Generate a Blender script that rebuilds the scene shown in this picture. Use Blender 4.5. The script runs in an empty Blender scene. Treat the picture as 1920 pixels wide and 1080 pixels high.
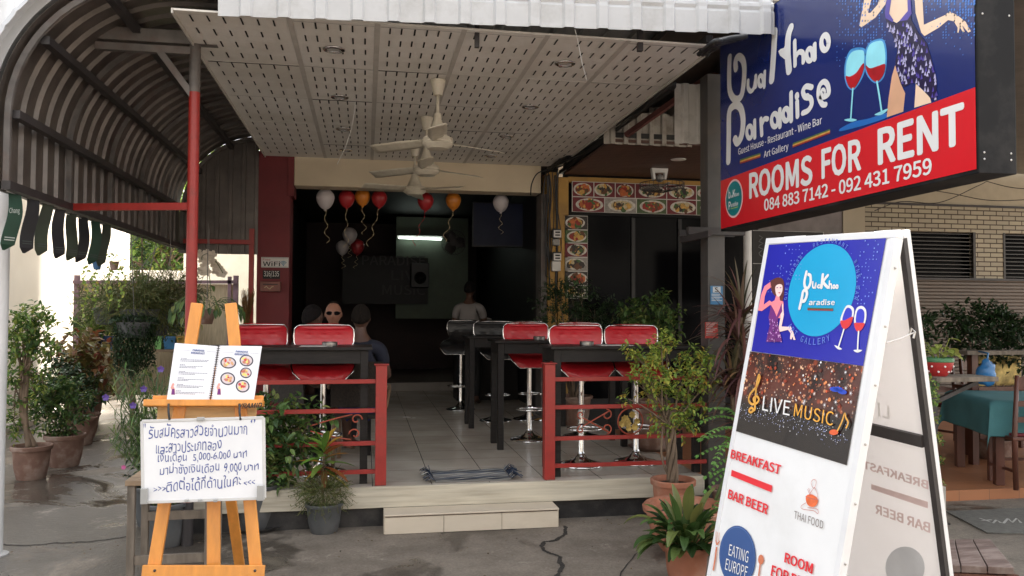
import bpy, bmesh, math, random
from mathutils import Vector, Matrix, noise as mnoise
random.seed(7)
S = bpy.context.scene
COL = S.collection
R = math.radians

# ---------------------------------------------------------------- camera
CY, CP, CR, FPX, CH = R(10.3), R(1.75), R(.25), 1510.0, 1.62
cf = Vector((math.sin(CY)*math.cos(CP), math.cos(CY)*math.cos(CP), math.sin(CP)))
_r0 = Vector((math.cos(CY), -math.sin(CY), 0)); _u0 = _r0.cross(cf)
cr = _r0*math.cos(CR) + _u0*math.sin(CR); cu = -_r0*math.sin(CR) + _u0*math.cos(CR)
CC = Vector((0, 0, CH))
cam = bpy.data.cameras.new('camera'); camo = bpy.data.objects.new('camera', cam); COL.objects.link(camo)
cam.sensor_width = 36; cam.lens = 36*FPX/1920; cam.clip_start = .05; cam.clip_end = 600
m = Matrix.Identity(4)
for i in range(3):
    m[i][0] = cr[i]; m[i][1] = cu[i]; m[i][2] = -cf[i]; m[i][3] = CC[i]
camo.matrix_world = m
S.camera = camo
# ---------------------------------------------------------------- light
SUN_EL, SUN_AZ = R(50), R(36)
W = bpy.data.worlds.new("World"); S.world = W; W.use_nodes = True
nt = W.node_tree; bg = nt.nodes['Background']
sk = nt.nodes.new('ShaderNodeTexSky'); sk.sky_type = 'NISHITA'; sk.sun_disc = False
sk.sun_elevation = SUN_EL; sk.sun_rotation = SUN_AZ; sk.dust_density = 4.0; sk.air_density = 1.3
hs = nt.nodes.new('ShaderNodeHueSaturation'); hs.inputs['Saturation'].default_value = .2
nt.links.new(sk.outputs[0], hs.inputs['Color']); nt.links.new(hs.outputs[0], bg.inputs[0])
bg.inputs[1].default_value = .15
sl = bpy.data.lights.new('sun', 'SUN'); sl.energy = 4.0; sl.angle = R(1.5); sl.color = (1, .95, .87)
so = bpy.data.objects.new('sun', sl); COL.objects.link(so)
_sd = Vector((math.sin(SUN_AZ)*math.cos(SUN_EL), math.cos(SUN_AZ)*math.cos(SUN_EL), math.sin(SUN_EL)))
so.rotation_euler = _sd.to_track_quat('Z', 'Y').to_euler()
S.view_settings.view_transform = 'Standard'; S.view_settings.look = 'None'
S.view_settings.exposure = 2.15; S.view_settings.gamma = 1; S.view_settings.use_curve_mapping = False
S.render.engine = 'CYCLES'
S.cycles.use_denoising = True
S.cycles.max_bounces = 8; S.cycles.diffuse_bounces = 5; S.cycles.glossy_bounces = 4; S.cycles.transmission_bounces = 4

# ---------------------------------------------------------------- helpers
def ray(u, v): return cf + cr*((u-960)/FPX) + cu*((540-v)/FPX)
def aX(u, v, x): d = ray(u, v); return CC + d*(x/d.x)
def aY(u, v, y): d = ray(u, v); return CC + d*(y/d.y)
def aZ(u, v, z): d = ray(u, v); return CC + d*((z-CH)/d.z)
def aP(u, v, p0, n): d = ray(u, v); return CC + d*((p0-CC).dot(n)/d.dot(n))

def lin(c):
    return tuple((x/12.92 if x <= .04045 else ((x+.055)/1.055)**2.4) for x in c)
def hexc(r, g, b): return lin((r/255, g/255, b/255))

MATS = {}
def M(name, col, rough=.6, metal=0.0, var=.12, scale=6.0, bump=0.0, bscale=80.0, coat=0.0, spec=.5,
      emit=None, estr=0, stain=None, sscale=1.5, samt=.5, stretch=(1, 1, 1), bstretch=None, rvar=0.0):
    """procedural surface: base colour with a fine noise and, if asked, stains with a shape of their own"""
    if name in MATS: return MATS[name]
    mt = bpy.data.materials.new(name); mt.use_nodes = True; MATS[name] = mt
    t = mt.node_tree; b = t.nodes['Principled BSDF']; L = t.links.new
    tc = t.nodes.new('ShaderNodeTexCoord'); mp = t.nodes.new('ShaderNodeMapping'); mp.inputs['Scale'].default_value = stretch
    L(tc.outputs['Object'], mp.inputs[0])
    nz = t.nodes.new('ShaderNodeTexNoise'); nz.inputs['Scale'].default_value = scale; nz.inputs['Detail'].default_value = 5
    L(mp.outputs[0], nz.inputs['Vector'])
    cr_ = t.nodes.new('ShaderNodeValToRGB')
    cr_.color_ramp.elements[0].position = .3; cr_.color_ramp.elements[1].position = .7
    cr_.color_ramp.elements[0].color = tuple(c*(1-var) for c in col) + (1,)
    cr_.color_ramp.elements[1].color = tuple(min(1, c*(1+var)) for c in col) + (1,)
    L(nz.outputs['Fac'], cr_.inputs[0]); out = cr_.outputs[0]
    if stain:
        n2 = t.nodes.new('ShaderNodeTexNoise'); n2.inputs['Scale'].default_value = sscale; n2.inputs['Detail'].default_value = 8
        n2.inputs['Roughness'].default_value = .65
        L(mp.outputs[0], n2.inputs['Vector'])
        r2 = t.nodes.new('ShaderNodeValToRGB'); r2.color_ramp.elements[0].position = .48; r2.color_ramp.elements[1].position = .68
        r2.color_ramp.elements[0].color = (0, 0, 0, 1); r2.color_ramp.elements[1].color = (samt, samt, samt, 1)
        L(n2.outputs['Fac'], r2.inputs[0])
        mx = t.nodes.new('ShaderNodeMixRGB'); mx.inputs[2].default_value = stain + (1,)
        L(r2.outputs[0], mx.inputs[0]); L(out, mx.inputs[1]); out = mx.outputs[0]
    L(out, b.inputs['Base Color'])
    b.inputs['Roughness'].default_value = rough; b.inputs['Metallic'].default_value = metal
    b.inputs['Specular IOR Level'].default_value = spec
    if rvar:
        mr = t.nodes.new('ShaderNodeMapRange'); mr.inputs[3].default_value = max(0.02, rough-rvar); mr.inputs[4].default_value = min(1, rough+rvar)
        L(nz.outputs['Fac'], mr.inputs[0]); L(mr.outputs[0], b.inputs['Roughness'])
    if coat: b.inputs['Coat Weight'].default_value = coat; b.inputs['Coat Roughness'].default_value = .08
    if emit:
        b.inputs['Emission Color'].default_value = emit + (1,); b.inputs['Emission Strength'].default_value = estr
    if bump:
        m2 = mp
        if bstretch:
            m2 = t.nodes.new('ShaderNodeMapping'); m2.inputs['Scale'].default_value = bstretch; L(tc.outputs['Object'], m2.inputs[0])
        n3 = t.nodes.new('ShaderNodeTexNoise'); n3.inputs['Scale'].default_value = bscale; n3.inputs['Detail'].default_value = 4
        L(m2.outputs[0], n3.inputs['Vector'])
        bp = t.nodes.new('ShaderNodeBump'); bp.inputs['Strength'].default_value = bump; bp.inputs['Distance'].default_value = .01
        L(n3.outputs['Fac'], bp.inputs['Height']); L(bp.outputs[0], b.inputs['Normal'])
    return mt

def LEAF(name, cols, rough=.5, tr=.25, mott=0):
    """leaf surface: every leaf (mesh island) takes its own tone from the ramp, with light coming through"""
    if name in MATS: return MATS[name]
    mt = bpy.data.materials.new(name); mt.use_nodes = True; MATS[name] = mt
    t = mt.node_tree; b = t.nodes['Principled BSDF']; L = t.links.new
    g = t.nodes.new('ShaderNodeNewGeometry'); rp = t.nodes.new('ShaderNodeValToRGB')
    els = rp.color_ramp.elements
    n = len(cols)
    els[0].color = cols[0] + (1,); els[1].color = cols[-1] + (1,)
    for i in range(1, n-1):
        e = els.new(i/(n-1)); e.color = cols[i] + (1,)
    L(g.outputs['Random Per Island'], rp.inputs[0]); L(rp.outputs[0], b.inputs['Base Color'])
    if mott:      # water stains and dust with shapes of their own
        tc = t.nodes.new('ShaderNodeTexCoord'); nz = t.nodes.new('ShaderNodeTexNoise'); nz.inputs['Scale'].default_value = 1.3; nz.inputs['Detail'].default_value = 9; nz.inputs['Roughness'].default_value = .7
        L(tc.outputs['Object'], nz.inputs['Vector']); r2 = t.nodes.new('ShaderNodeValToRGB'); r2.color_ramp.elements[0].position = .38; r2.color_ramp.elements[1].position = .6
        r2.color_ramp.elements[0].color = (1-mott, 1-mott*1.1, 1-mott*1.35, 1); r2.color_ramp.elements[1].color = (1, 1, 1, 1); L(nz.outputs['Fac'], r2.inputs[0])
        mm = t.nodes.new('ShaderNodeMixRGB'); mm.blend_type = 'MULTIPLY'; mm.inputs[0].default_value = 1; L(rp.outputs[0], mm.inputs[1]); L(r2.outputs[0], mm.inputs[2]); L(mm.outputs[0], b.inputs['Base Color'])
    b.inputs['Roughness'].default_value = rough; b.inputs['Specular IOR Level'].default_value = .35
    if not tr: return mt
    tl = t.nodes.new('ShaderNodeBsdfTranslucent'); L(rp.outputs[0], tl.inputs[0])
    mx = t.nodes.new('ShaderNodeMixShader'); mx.inputs[0].default_value = tr
    L(b.outputs[0], mx.inputs[1]); L(tl.outputs[0], mx.inputs[2]); L(mx.outputs[0], t.nodes['Material Output'].inputs[0])
    return mt

class MB:
    """collects shapes; build() links them as ONE mesh object"""
    def __init__(s): s.v = []; s.f = []; s.mi = []; s.cm = 0; s.xf = None
    def add(s, vs, fs, mi=None):
        o = len(s.v)
        for p in vs:
            p = Vector(p)
            s.v.append(s.xf @ p if s.xf else p)
        for f in fs: s.f.append([o+i for i in f]); s.mi.append(s.cm if mi is None else mi)
    def box(s, a, b, mi=None):
        x0, y0, z0 = a; x1, y1, z1 = b
        s.add([(x0, y0, z0), (x1, y0, z0), (x1, y1, z0), (x0, y1, z0), (x0, y0, z1), (x1, y0, z1), (x1, y1, z1), (x0, y1, z1)],
              [(0, 3, 2, 1), (4, 5, 6, 7), (0, 1, 5, 4), (1, 2, 6, 5), (2, 3, 7, 6), (3, 0, 4, 7)], mi)
    def bar(s, p, q, w, h=None, up=(0, 0, 1), mi=None):
        """rectangular bar from p to q, w wide and h high"""
        p = Vector(p); q = Vector(q); h = h or w; d = (q-p).normalized(); up = Vector(up)
        if abs(d.dot(up)) > .99: up = Vector((0, 1, 0))
        x = d.cross(up).normalized(); z = x.cross(d)
        vs = []
        for c in (p, q):
            for a, b in ((-1, -1), (1, -1), (1, 1), (-1, 1)): vs.append(c + x*(a*w/2) + z*(b*h/2))
        s.add(vs, [(3, 2, 1, 0), (4, 5, 6, 7), (0, 1, 5, 4), (1, 2, 6, 5), (2, 3, 7, 6), (3, 0, 4, 7)], mi)
    def tube(s, pts, r, n=8, cap=True, mi=None, closed=False):
        pts = [Vector(p) for p in pts]; k = len(pts)
        rs = r if isinstance(r, (list, tuple)) else [r]*k
        vs = []; fs = []; px = None
        for i, p in enumerate(pts):
            if closed: d = pts[(i+1) % k]-pts[i-1]
            else: d = pts[min(i+1, k-1)]-pts[max(i-1, 0)]
            if d.length < 1e-9: d = Vector((0, 0, 1))
            d.normalize()
            if px is None:
                px = d.orthogonal().normalized()
            else:
                px = px - d*px.dot(d)
                px = px.normalized() if px.length > 1e-6 else d.orthogonal().normalized()
            py = d.cross(px)
            for j in range(n):
                a = 2*math.pi*j/n
                vs.append(p + (px*math.cos(a)+py*math.sin(a))*rs[i])
        for i in range(k if closed else k-1):
            for j in range(n):
                a = i*n+j; b = i*n+(j+1) % n; i2 = (i+1) % k
                fs.append((a, b, i2*n+(j+1) % n, i2*n+j))
        if cap and not closed: fs.append(tuple(reversed(range(n)))); fs.append(tuple((k-1)*n+j for j in range(n)))
        s.add(vs, fs, mi)
    def lathe(s, prof, c=(0, 0, 0), n=24, mi=None, wob=0):
        c = Vector(c); vs = []; fs = []
        for i, (r, z) in enumerate(prof):
            for j in range(n):
                a = 2*math.pi*j/n
                rr = r*(1+wob*math.sin(a*8)) if wob and i == wobi(prof) else r
                vs.append(c + Vector((rr*math.cos(a), rr*math.sin(a), z)))
        for i in range(len(prof)-1):
            for j in range(n): fs.append((i*n+j, i*n+(j+1) % n, (i+1)*n+(j+1) % n, (i+1)*n+j))
        if prof[0][0] > 1e-5: fs.append(tuple(reversed(range(n))))
        if prof[-1][0] > 1e-5: fs.append(tuple((len(prof)-1)*n+j for j in range(n)))
        s.add(vs, fs, mi)
    def ball(s, c, rx, ry=None, rz=None, n=16, m=10, mi=None):
        ry = ry or rx; rz = rz or rx; c = Vector(c); vs = [c+Vector((0, 0, -rz))]; fs = []
        for i in range(1, m):
            th = math.pi*i/m
            for j in range(n):
                a = 2*math.pi*j/n
                vs.append(c+Vector((rx*math.sin(th)*math.cos(a), ry*math.sin(th)*math.sin(a), -rz*math.cos(th))))
        vs.append(c+Vector((0, 0, rz))); e = len(vs)-1
        for j in range(n): fs.append((0, 1+(j+1) % n, 1+j)); fs.append((e, 1+(m-2)*n+j, 1+(m-2)*n+(j+1) % n))
        for i in range(m-2):
            for j in range(n):
                a = 1+i*n+j; b = 1+i*n+(j+1) % n; fs.append((a, b, b+n, a+n))
        s.add(vs, fs, mi)
    def poly(s, pts, mi=None): s.add(pts, [tuple(range(len(pts)))], mi)
    def prism(s, pts, d, mi=None):
        """a flat outline given thickness d (a vector)"""
        d = Vector(d); n = len(pts); a = [Vector(p) for p in pts]
        s.add(a+[p+d for p in a], [tuple(reversed(range(n))), tuple(range(n, 2*n))]+[(i, (i+1) % n, n+(i+1) % n, n+i) for i in range(n)], mi)
    def grid(s, rows, mi=None, flip=False):
        k = len(rows[0]); vs = [p for r in rows for p in r]; fs = []
        for i in range(len(rows)-1):
            for j in range(k-1):
                f = (i*k+j, i*k+j+1, (i+1)*k+j+1, (i+1)*k+j); fs.append(tuple(reversed(f)) if flip else f)
        s.add(vs, fs, mi)
    def build(s, name, mats, parent=None, smooth=False, bevel=0, world=True, solid=0, subsurf=0):
        me = bpy.data.meshes.new(name)
        off = Vector((0, 0, 0))
        if parent is not None and world:
            p = parent
            while p is not None: off += Vector(p.location); p = p.parent
        me.from_pydata([tuple(p-off) for p in s.v], [], s.f)
        mats = mats if isinstance(mats, (list, tuple)) else [mats]
        for x in mats: me.materials.append(x)
        if len(mats) > 1:
            me.polygons.foreach_set('material_index', s.mi)
        if smooth:
            me.polygons.foreach_set('use_smooth', [True]*len(me.polygons))
        me.update()
        o = bpy.data.objects.new(name, me); COL.objects.link(o)
        if parent is not None: o.parent = parent
        if smooth == 'auto':
            me.set_sharp_from_angle(angle=R(35))
        if solid:
            md = o.modifiers.new('solid', 'SOLIDIFY'); md.thickness = solid; md.offset = 0
        if subsurf:
            md = o.modifiers.new('sub', 'SUBSURF'); md.levels = subsurf; md.render_levels = subsurf
        if bevel:
            md = o.modifiers.new('bevel', 'BEVEL'); md.width = bevel; md.segments = 2; md.limit_method = 'ANGLE'; md.angle_limit = R(40)
        return o
def wobi(prof): return -1

def tag(o, label=None, cat=None, group=None, kind=None):
    if label: o['label'] = label
    if cat: o['category'] = cat
    if group: o['group'] = group
    if kind: o['kind'] = kind
    return o
def thing(name, label, cat, loc=(0, 0, 0), group=None):
    o = bpy.data.objects.new(name, None); COL.objects.link(o); o.location = Vector(loc); o.empty_display_size = .1
    return tag(o, label, cat, group)
def copy_tree(o, parent=None):
    c = o.copy(); COL.objects.link(c)
    if parent is not None: c.parent = parent
    for ch in list(o.children): copy_tree(ch, c)
    return c

try:      # the plain sans face that ships inside Blender; its default face is used if that is missing
    import os
    SANS = bpy.data.fonts.load(os.path.join(bpy.utils.resource_path('LOCAL'), 'datafiles', 'fonts', 'Noto Sans CJK Regular.woff2'))
except Exception:
    SANS = None
def text2d(body, bold=0.0, font=None, spacing=1.0):
    """outline of some lettering as flat 2-D triangles, x to the right, y up; returns verts, faces, bounds"""
    c = bpy.data.curves.new('t', 'FONT'); c.body = body
    if font is None and SANS is not None: c.font = SANS
    c.offset = 0; c.space_character = spacing; c.resolution_u = 3
    o = bpy.data.objects.new('t', c); COL.objects.link(o)
    dg = bpy.context.evaluated_depsgraph_get()
    me = bpy.data.meshes.new_from_object(o.evaluated_get(dg))
    vs = [(v.co.x, v.co.y) for v in me.vertices]; fs = [tuple(p.vertices) for p in me.polygons]
    bpy.data.objects.remove(o); bpy.data.curves.remove(c); bpy.data.meshes.remove(me)
    return vs, fs
_cap = {}
def CAPH():
    if 'h' not in _cap: _cap['h'] = max(v[1] for v in text2d('H')[0])
    return _cap['h']
def lay_text(mb, body, o, ex, ey, bold=0.0, mi=None, spacing=1.0, fit=True, capy=None):
    """lettering whose box starts at o; ex spans its whole width, ey the height of a capital"""
    vs, fs = text2d(body, 0, spacing=spacing)
    if not vs: return
    bold = max(0, bold)*CAPH()*.75
    x0 = min(v[0] for v in vs)-bold; x1 = max(v[0] for v in vs)+bold
    o = Vector(o); ex = Vector(ex); ey = Vector(ey); nn = ex.cross(ey).normalized()
    cap = CAPH()
    for k, (dx, dy) in enumerate(((0, 0), (-1, 0), (1, 0), (0, .8), (0, -.8), (.7, .6), (-.7, -.6), (-.7, .6), (.7, -.6)) if bold else ((0, 0),)):
        mb.add([o+ex*((x+dx*bold-x0)/(x1-x0))+ey*((y+dy*bold)/cap)+nn*(.00012*k) for x, y in vs], fs, mi)

STK = [0]
def stroke(mb, pts, w, ez=None, mi=None, nrm=(0, -1, 0), cap=6, sq=1.0):
    """flat round-ended stroke through 3-D points lying in a plane with normal nrm"""
    STK[0] = (STK[0]+1) % 17
    nrm = Vector(nrm); P = [Vector(p)+nrm*(STK[0]*.00009) for p in pts]
    if sq != 1: P = [Vector((p.x, p.y/sq, p.z)) for p in P]
    L_ = []; R_ = []; v0_ = len(mb.v)
    for i, p in enumerate(P):
        d = (P[min(i+1, len(P)-1)]-P[max(i-1, 0)]).normalized(); s_ = nrm.cross(d).normalized()
        L_.append(p+s_*w/2); R_.append(p-s_*w/2)
    n = len(P)
    mb.add(L_+R_, [(i, n+i, n+i+1, i+1) for i in range(n-1)], mi)
    for e, q in ((0, 1), (n-1, n-2)):
        d = (P[e]-P[q]).normalized(); s_ = nrm.cross(d).normalized()
        fan = [P[e]+nrm*.00004*(1 if e else 2)+(s_*math.cos(a)+d*math.sin(a))*w/2 for a in [math.pi*k/cap for k in range(cap+1)]]
        mb.poly(fan, mi)
    if sq != 1:
        for i in range(v0_, len(mb.v)): mb.v[i] = Vector((mb.v[i].x, mb.v[i].y*sq, mb.v[i].z))

def spline(pts, n=6, closed=False):
    P = [Vector(p) for p in pts]; k = len(P); out = []
    for i in range(k if closed else k-1):
        if closed: a, b, c, d = P[i-1], P[i], P[(i+1) % k], P[(i+2) % k]
        else: a, b, c, d = P[max(i-1, 0)], P[i], P[i+1], P[min(i+2, k-1)]
        for j in range(n):
            t = j/n
            out.append(.5*((2*b)+(c-a)*t+(2*a-5*b+4*c-d)*t*t+(3*b-a-3*c+d)*t**3))
    if not closed: out.append(P[-1])
    return out
def rnd(a, b): return random.uniform(a, b)
# ---------------------------------------------------------------- materials
white_metal = M('white painted sheet', (.50, .50, .50), .4, var=.07, scale=3, stain=(.27, .26, .24), sscale=3, samt=.5, bump=.05, bscale=30)
old_sheet = M('bare roofing sheet', (.12, .102, .09), .33, metal=.35, var=.25, scale=5, stain=(.06, .05, .045), sscale=4, samt=.6, bump=.1, bscale=30)
grey_steel = M('grey primer steel', (.12, .108, .10), .55, var=.3, scale=9, stain=(.12, .06, .04), sscale=6, samt=.5)
dark_steel = M('dark steel', (.035, .03, .03), .5, var=.3)
red_paint = M('red gloss paint', (.33, .026, .02), .4, var=.18, scale=7, stain=(.10, .025, .018), sscale=7, samt=.6, bump=.06, bscale=50)
red_wall = M('dark red wall paint', (.15, .013, .016), .6, var=.15, scale=3, stain=(.16, .02, .02), sscale=2.5, samt=.35, bump=.1, bscale=60)
cream_paint = M('cream wall paint', (.62, .52, .37), .7, var=.05, scale=3, stain=(.45, .36, .25), sscale=1.2, samt=.3, bump=.08, bscale=70)
yard_paint = M('pale cream render', (.80, .73, .62), .8, var=.04, scale=2, stain=(.62, .54, .43), sscale=.9, samt=.3, bump=.1, bscale=40)
white_render = M('white render', (.80, .77, .72), .8, var=.04, stain=(.6, .56, .5), sscale=1.1, samt=.3, bump=.1)
yellow_paint = M('ochre wall paint', (.46, .26, .06), .65, var=.12, scale=4, stain=(.2, .12, .05), sscale=3, samt=.5, bump=.1)
black_wall = M('near black surface', (.012, .011, .011), .6, var=.3, scale=4)  # near black puts the dimness of the bar interior into its walls
dark_red_wall = M('dimmed maroon wall', (.025, .006, .006), .6, var=.2, scale=4)  # red taken almost to black to stand for the unlit room
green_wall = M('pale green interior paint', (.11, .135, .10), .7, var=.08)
black_wood = M('black stained wood', (.017, .0145, .0135), .5, var=.3, scale=10, stretch=(1, 1, 8), bump=.1, bscale=60, spec=.25)
dark_glass = M('dark window glass', (.004, .004, .005), .12, var=.1, spec=.05)
white_plastic = M('white plastic', (.72, .72, .70), .35, var=.04)
ivory = M('ivory enamel', (.60, .55, .44), .35, var=.08, stain=(.35, .3, .22), sscale=14, samt=.4)
chrome = M('chrome', (.78, .77, .76), .09, metal=1, var=.03)
rubber = M('black rubber', (.015, .015, .016), .5, var=.2)
terracotta = M('terracotta', (.33, .125, .07), .75, var=.2, scale=6, stain=(.42, .3, .22), sscale=5, samt=.45, bump=.12, bscale=60)
old_terracotta = M('weathered terracotta', (.19, .105, .075), .85, var=.3, scale=6, stain=(.34, .29, .25), sscale=6, samt=.6, bump=.2, bscale=50)
grey_plastic = M('grey black plastic pot', (.085, .088, .09), .5, var=.2, scale=8, stain=(.13, .12, .11), sscale=6, samt=.4)
soil = M('soil', (.05, .035, .025), .95, var=.5, scale=30, bump=.6, bscale=60)
bark = M('bark', (.15, .105, .07), .9, var=.35, scale=18, stretch=(1, 1, .3), bump=.5, bscale=50)
green_stem = M('green stem', (.08, .12, .04), .6, var=.2)
pale_wood = M('weathered wood', (.27, .19, .12), .8, var=.3, scale=6, stretch=(1, 1, 1), stain=(.1, .08, .06), sscale=5, samt=.5, bump=.25, bscale=60)
easel_wood = M('orange varnished pine', (.68, .27, .045), .42, var=.12, scale=5, stretch=(6, 6, .7), stain=(.45, .15, .03), sscale=6, samt=.25, bump=.08, bscale=60, coat=.3)

# ---------------------------------------------------------------- ground
def ground_mat():
    mt = bpy.data.materials.new('stained wet concrete'); mt.use_nodes = True
    t = mt.node_tree; b = t.nodes['Principled BSDF']; L = t.links.new
    tc = t.nodes.new('ShaderNodeTexCoord')
    def nz(sc, det=6, ro=.6, dist=0):
        n = t.nodes.new('ShaderNodeTexNoise'); n.inputs['Scale'].default_value = sc; n.inputs['Detail'].default_value = det
        n.inputs['Roughness'].default_value = ro; n.inputs['Distortion'].default_value = dist; L(tc.outputs['Object'], n.inputs['Vector']); return n.outputs['Fac']
    def ramp(i, a, c0, p, c1):
        r = t.nodes.new('ShaderNodeValToRGB'); r.color_ramp.elements[0].position = a; r.color_ramp.elements[1].position = p
        r.color_ramp.elements[0].color = c0 + (1,); r.color_ramp.elements[1].color = c1 + (1,); L(i, r.inputs[0]); return r.outputs[0]
    def mix(f, a, c, mode='MIX'):
        x = t.nodes.new('ShaderNodeMixRGB'); x.blend_type = mode
        (L(f, x.inputs[0]) if not isinstance(f, float) else setattr(x.inputs[0], 'default_value', f))
        L(a, x.inputs[1]) if hasattr(a, 'node') else setattr(x.inputs[1], 'default_value', a + (1,))
        L(c, x.inputs[2]) if hasattr(c, 'node') else setattr(x.inputs[2], 'default_value', c + (1,))
        return x.outputs[0]
    base = ramp(nz(2.2, 10, .75), .3, (.13, .107, .083), .72, (.30, .255, .205))
    fine = ramp(nz(55, 4), .35, (.55, .55, .55), .7, (1.1, 1.1, 1.1))
    c = mix(.55, base, fine, 'MULTIPLY')
    sp = t.nodes.new('ShaderNodeSeparateXYZ'); L(tc.outputs['Object'], sp.inputs[0])
    # damp: strong on the left where the yard was hosed down, patchy elsewhere
    mr = t.nodes.new('ShaderNodeMapRange'); mr.inputs[1].default_value = 1.9; mr.inputs[2].default_value = -2.6
    mr.inputs[3].default_value = -.10; mr.inputs[4].default_value = .09; L(sp.outputs['X'], mr.inputs[0])
    ad = t.nodes.new('ShaderNodeMath'); ad.operation = 'ADD'; L(nz(.95, 8, .62, .6), ad.inputs[0]); L(mr.outputs[0], ad.inputs[1])
    wet = ramp(ad.outputs[0], .475, (0, 0, 0), .525, (1, 1, 1))
    c = mix(wet, c, mix(.72, c, (.03, .025, .021)))
    pale = ramp(nz(1.7, 10, .8, .3), .57, (0, 0, 0), .64, (.7, .7, .7))
    c = mix(pale, c, (.36, .315, .26))
    L(c, b.inputs['Base Color'])
    pud = ramp(nz(.8, 5, .55, .9), .52, (.0, .0, .0), .60, (1, 1, 1))
    pu2 = mix(1.0, pud, wet, 'MULTIPLY')
    ro = mix(wet, (.85, .85, .85), (.42, .42, .42)); ro = mix(pu2, ro, (.07, .07, .07)); L(ro, b.inputs['Roughness'])
    bp = t.nodes.new('ShaderNodeBump'); bp.inputs['Distance'].default_value = .012
    iv = t.nodes.new('ShaderNodeMapRange'); iv.inputs[3].default_value = .55; iv.inputs[4].default_value = .04; L(pu2, iv.inputs[0]); L(iv.outputs[0], bp.inputs['Strength'])
    L(nz(30, 7, .7), bp.inputs['Height']); L(bp.outputs[0], b.inputs['Normal'])
    return mt
g = MB(); g.poly([(-120, -120, 0), (120, -120, 0), (120, 120, 0), (-120, 120, 0)])
tag(g.build('ground', ground_mat()), kind='structure')
# cracks in the concrete
crack_m = M('crack dirt', (.03, .026, .022), .95, var=.4, scale=30)
cm = MB()
def crack(px, w):
    pts = spline([aZ(u, v, .003) for u, v in px], 5)
    pts = [p+Vector((rnd(-.012, .012), rnd(-.012, .012), 0)) for p in pts]
    for i in range(len(pts)-1):
        d = (pts[i+1]-pts[i]); s_ = Vector((-d.y, d.x, 0)).normalized()
        w0 = w*rnd(.5, 1.4)
        cm.poly([pts[i]-s_*w0/2, pts[i]+s_*w0/2, pts[i+1]+s_*w/2, pts[i+1]-s_*w/2])
crack([(1058, 985), (1062, 1000), (1040, 1012), (1018, 1018), (1022, 1033), (1048, 1044), (1052, 1062), (1046, 1082), (1060, 1100)], .03)
crack([(8, 1020), (60, 1022), (100, 1018), (150, 1016), (200, 1012), (238, 1006)], .016)
crack([(1160, 1080), (1190, 1040), (1225, 1022)], .008)
tag(cm.build('ground_crack', crack_m), kind='structure')
gm = M('yard grass', (.16, .22, .06), .9, var=.4, scale=12, bump=.8, bscale=40)
gp = MB(); gp.poly([(-3.4, 13.6, .006), (-1.4, 13.4, .006), (-1.35, 19, .006), (-3.3, 19, .006)])
tag(gp.build('lawn', gm), kind='structure')

rl = random.Random(44); lm_ = MB()
for k in range(420):
    x, y = rl.uniform(-3.6, 2.2), rl.uniform(3.6, 6.1)
    if rl.random() < .5: y = 6.12-abs(rl.gauss(0, .18))
    if .1 < x < 1.5 and y > 5.9: continue
    s_ = rl.uniform(.003, .012); an = rl.uniform(0, 6.3); c = Vector((x, y, .004+s_*.25)); d = Vector((math.cos(an), math.sin(an), rl.uniform(-.2, .3)))*s_; e = Vector((-math.sin(an), math.cos(an), rl.uniform(-.3, .3)))*s_*rl.uniform(.3, .7)
    lm_.add([c-d, c+e, c+d, c-e+Vector((0, 0, s_*.3))], [(0, 1, 2, 3)])
tag(lm_.build('grit', LEAF('grit and leaf bits', [hexc(60, 48, 36), hexc(110, 92, 66), hexc(84, 70, 44), hexc(140, 128, 108), hexc(50, 46, 42)], .9, 0)), kind='stuff')
# ---------------------------------------------------------------- terrace: raised tiled floor with its front board
def tile_mat():
    mt = bpy.data.materials.new('glazed floor tile'); mt.use_nodes = True
    t = mt.node_tree; b = t.nodes['Principled BSDF']; L = t.links.new
    tc = t.nodes.new('ShaderNodeTexCoord'); mp = t.nodes.new('ShaderNodeMapping'); mp.inputs['Location'].default_value = (.185, .28, 0)
    L(tc.outputs['Object'], mp.inputs[0])
    br = t.nodes.new('ShaderNodeTexBrick'); br.offset = 0; br.inputs['Scale'].default_value = 1
    br.inputs['Brick Width'].default_value = .45; br.inputs['Row Height'].default_value = .45; br.inputs['Mortar Size'].default_value = .0028
    br.inputs['Mortar Smooth'].default_value = .2
    br.inputs['Color1'].default_value = (.60, .54, .465, 1); br.inputs['Color2'].default_value = (.64, .58, .50, 1); br.inputs['Mortar'].default_value = (.05, .04, .035, 1)
    L(mp.outputs[0], br.inputs['Vector'])
    n = t.nodes.new('ShaderNodeTexNoise'); n.inputs['Scale'].default_value = 2.5; n.inputs['Detail'].default_value = 8; L(tc.outputs['Object'], n.inputs['Vector'])
    r = t.nodes.new('ShaderNodeValToRGB'); r.color_ramp.elements[0].position = .35; r.color_ramp.elements[1].position = .7
    r.color_ramp.elements[0].color = (.86, .84, .82, 1); r.color_ramp.elements[1].color = (1.03, 1.03, 1.03, 1); n.inputs['Detail'].default_value = 3; L(n.outputs['Fac'], r.inputs[0])
    x = t.nodes.new('ShaderNodeMixRGB'); x.blend_type = 'MULTIPLY'; x.inputs[0].default_value = 1; L(br.outputs[0], x.inputs[1]); L(r.outputs[0], x.inputs[2])
    L(x.outputs[0], b.inputs['Base Color'])
    mr = t.nodes.new('ShaderNodeMapRange'); mr.inputs[3].default_value = .2; mr.inputs[4].default_value = .3; L(n.outputs['Fac'], mr.inputs[0]); L(mr.outputs[0], b.inputs['Roughness'])
    return mt
TER = thing('raised_terrace', 'raised floor of pale square tiles with a cream board along its front edge', 'terrace', (.7, 6.2, 0))
a = MB(); a.box((-1.28, 6.225, .2), (2.72, 16.95, .3)); a.build('tile_floor', tile_mat(), TER)
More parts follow.
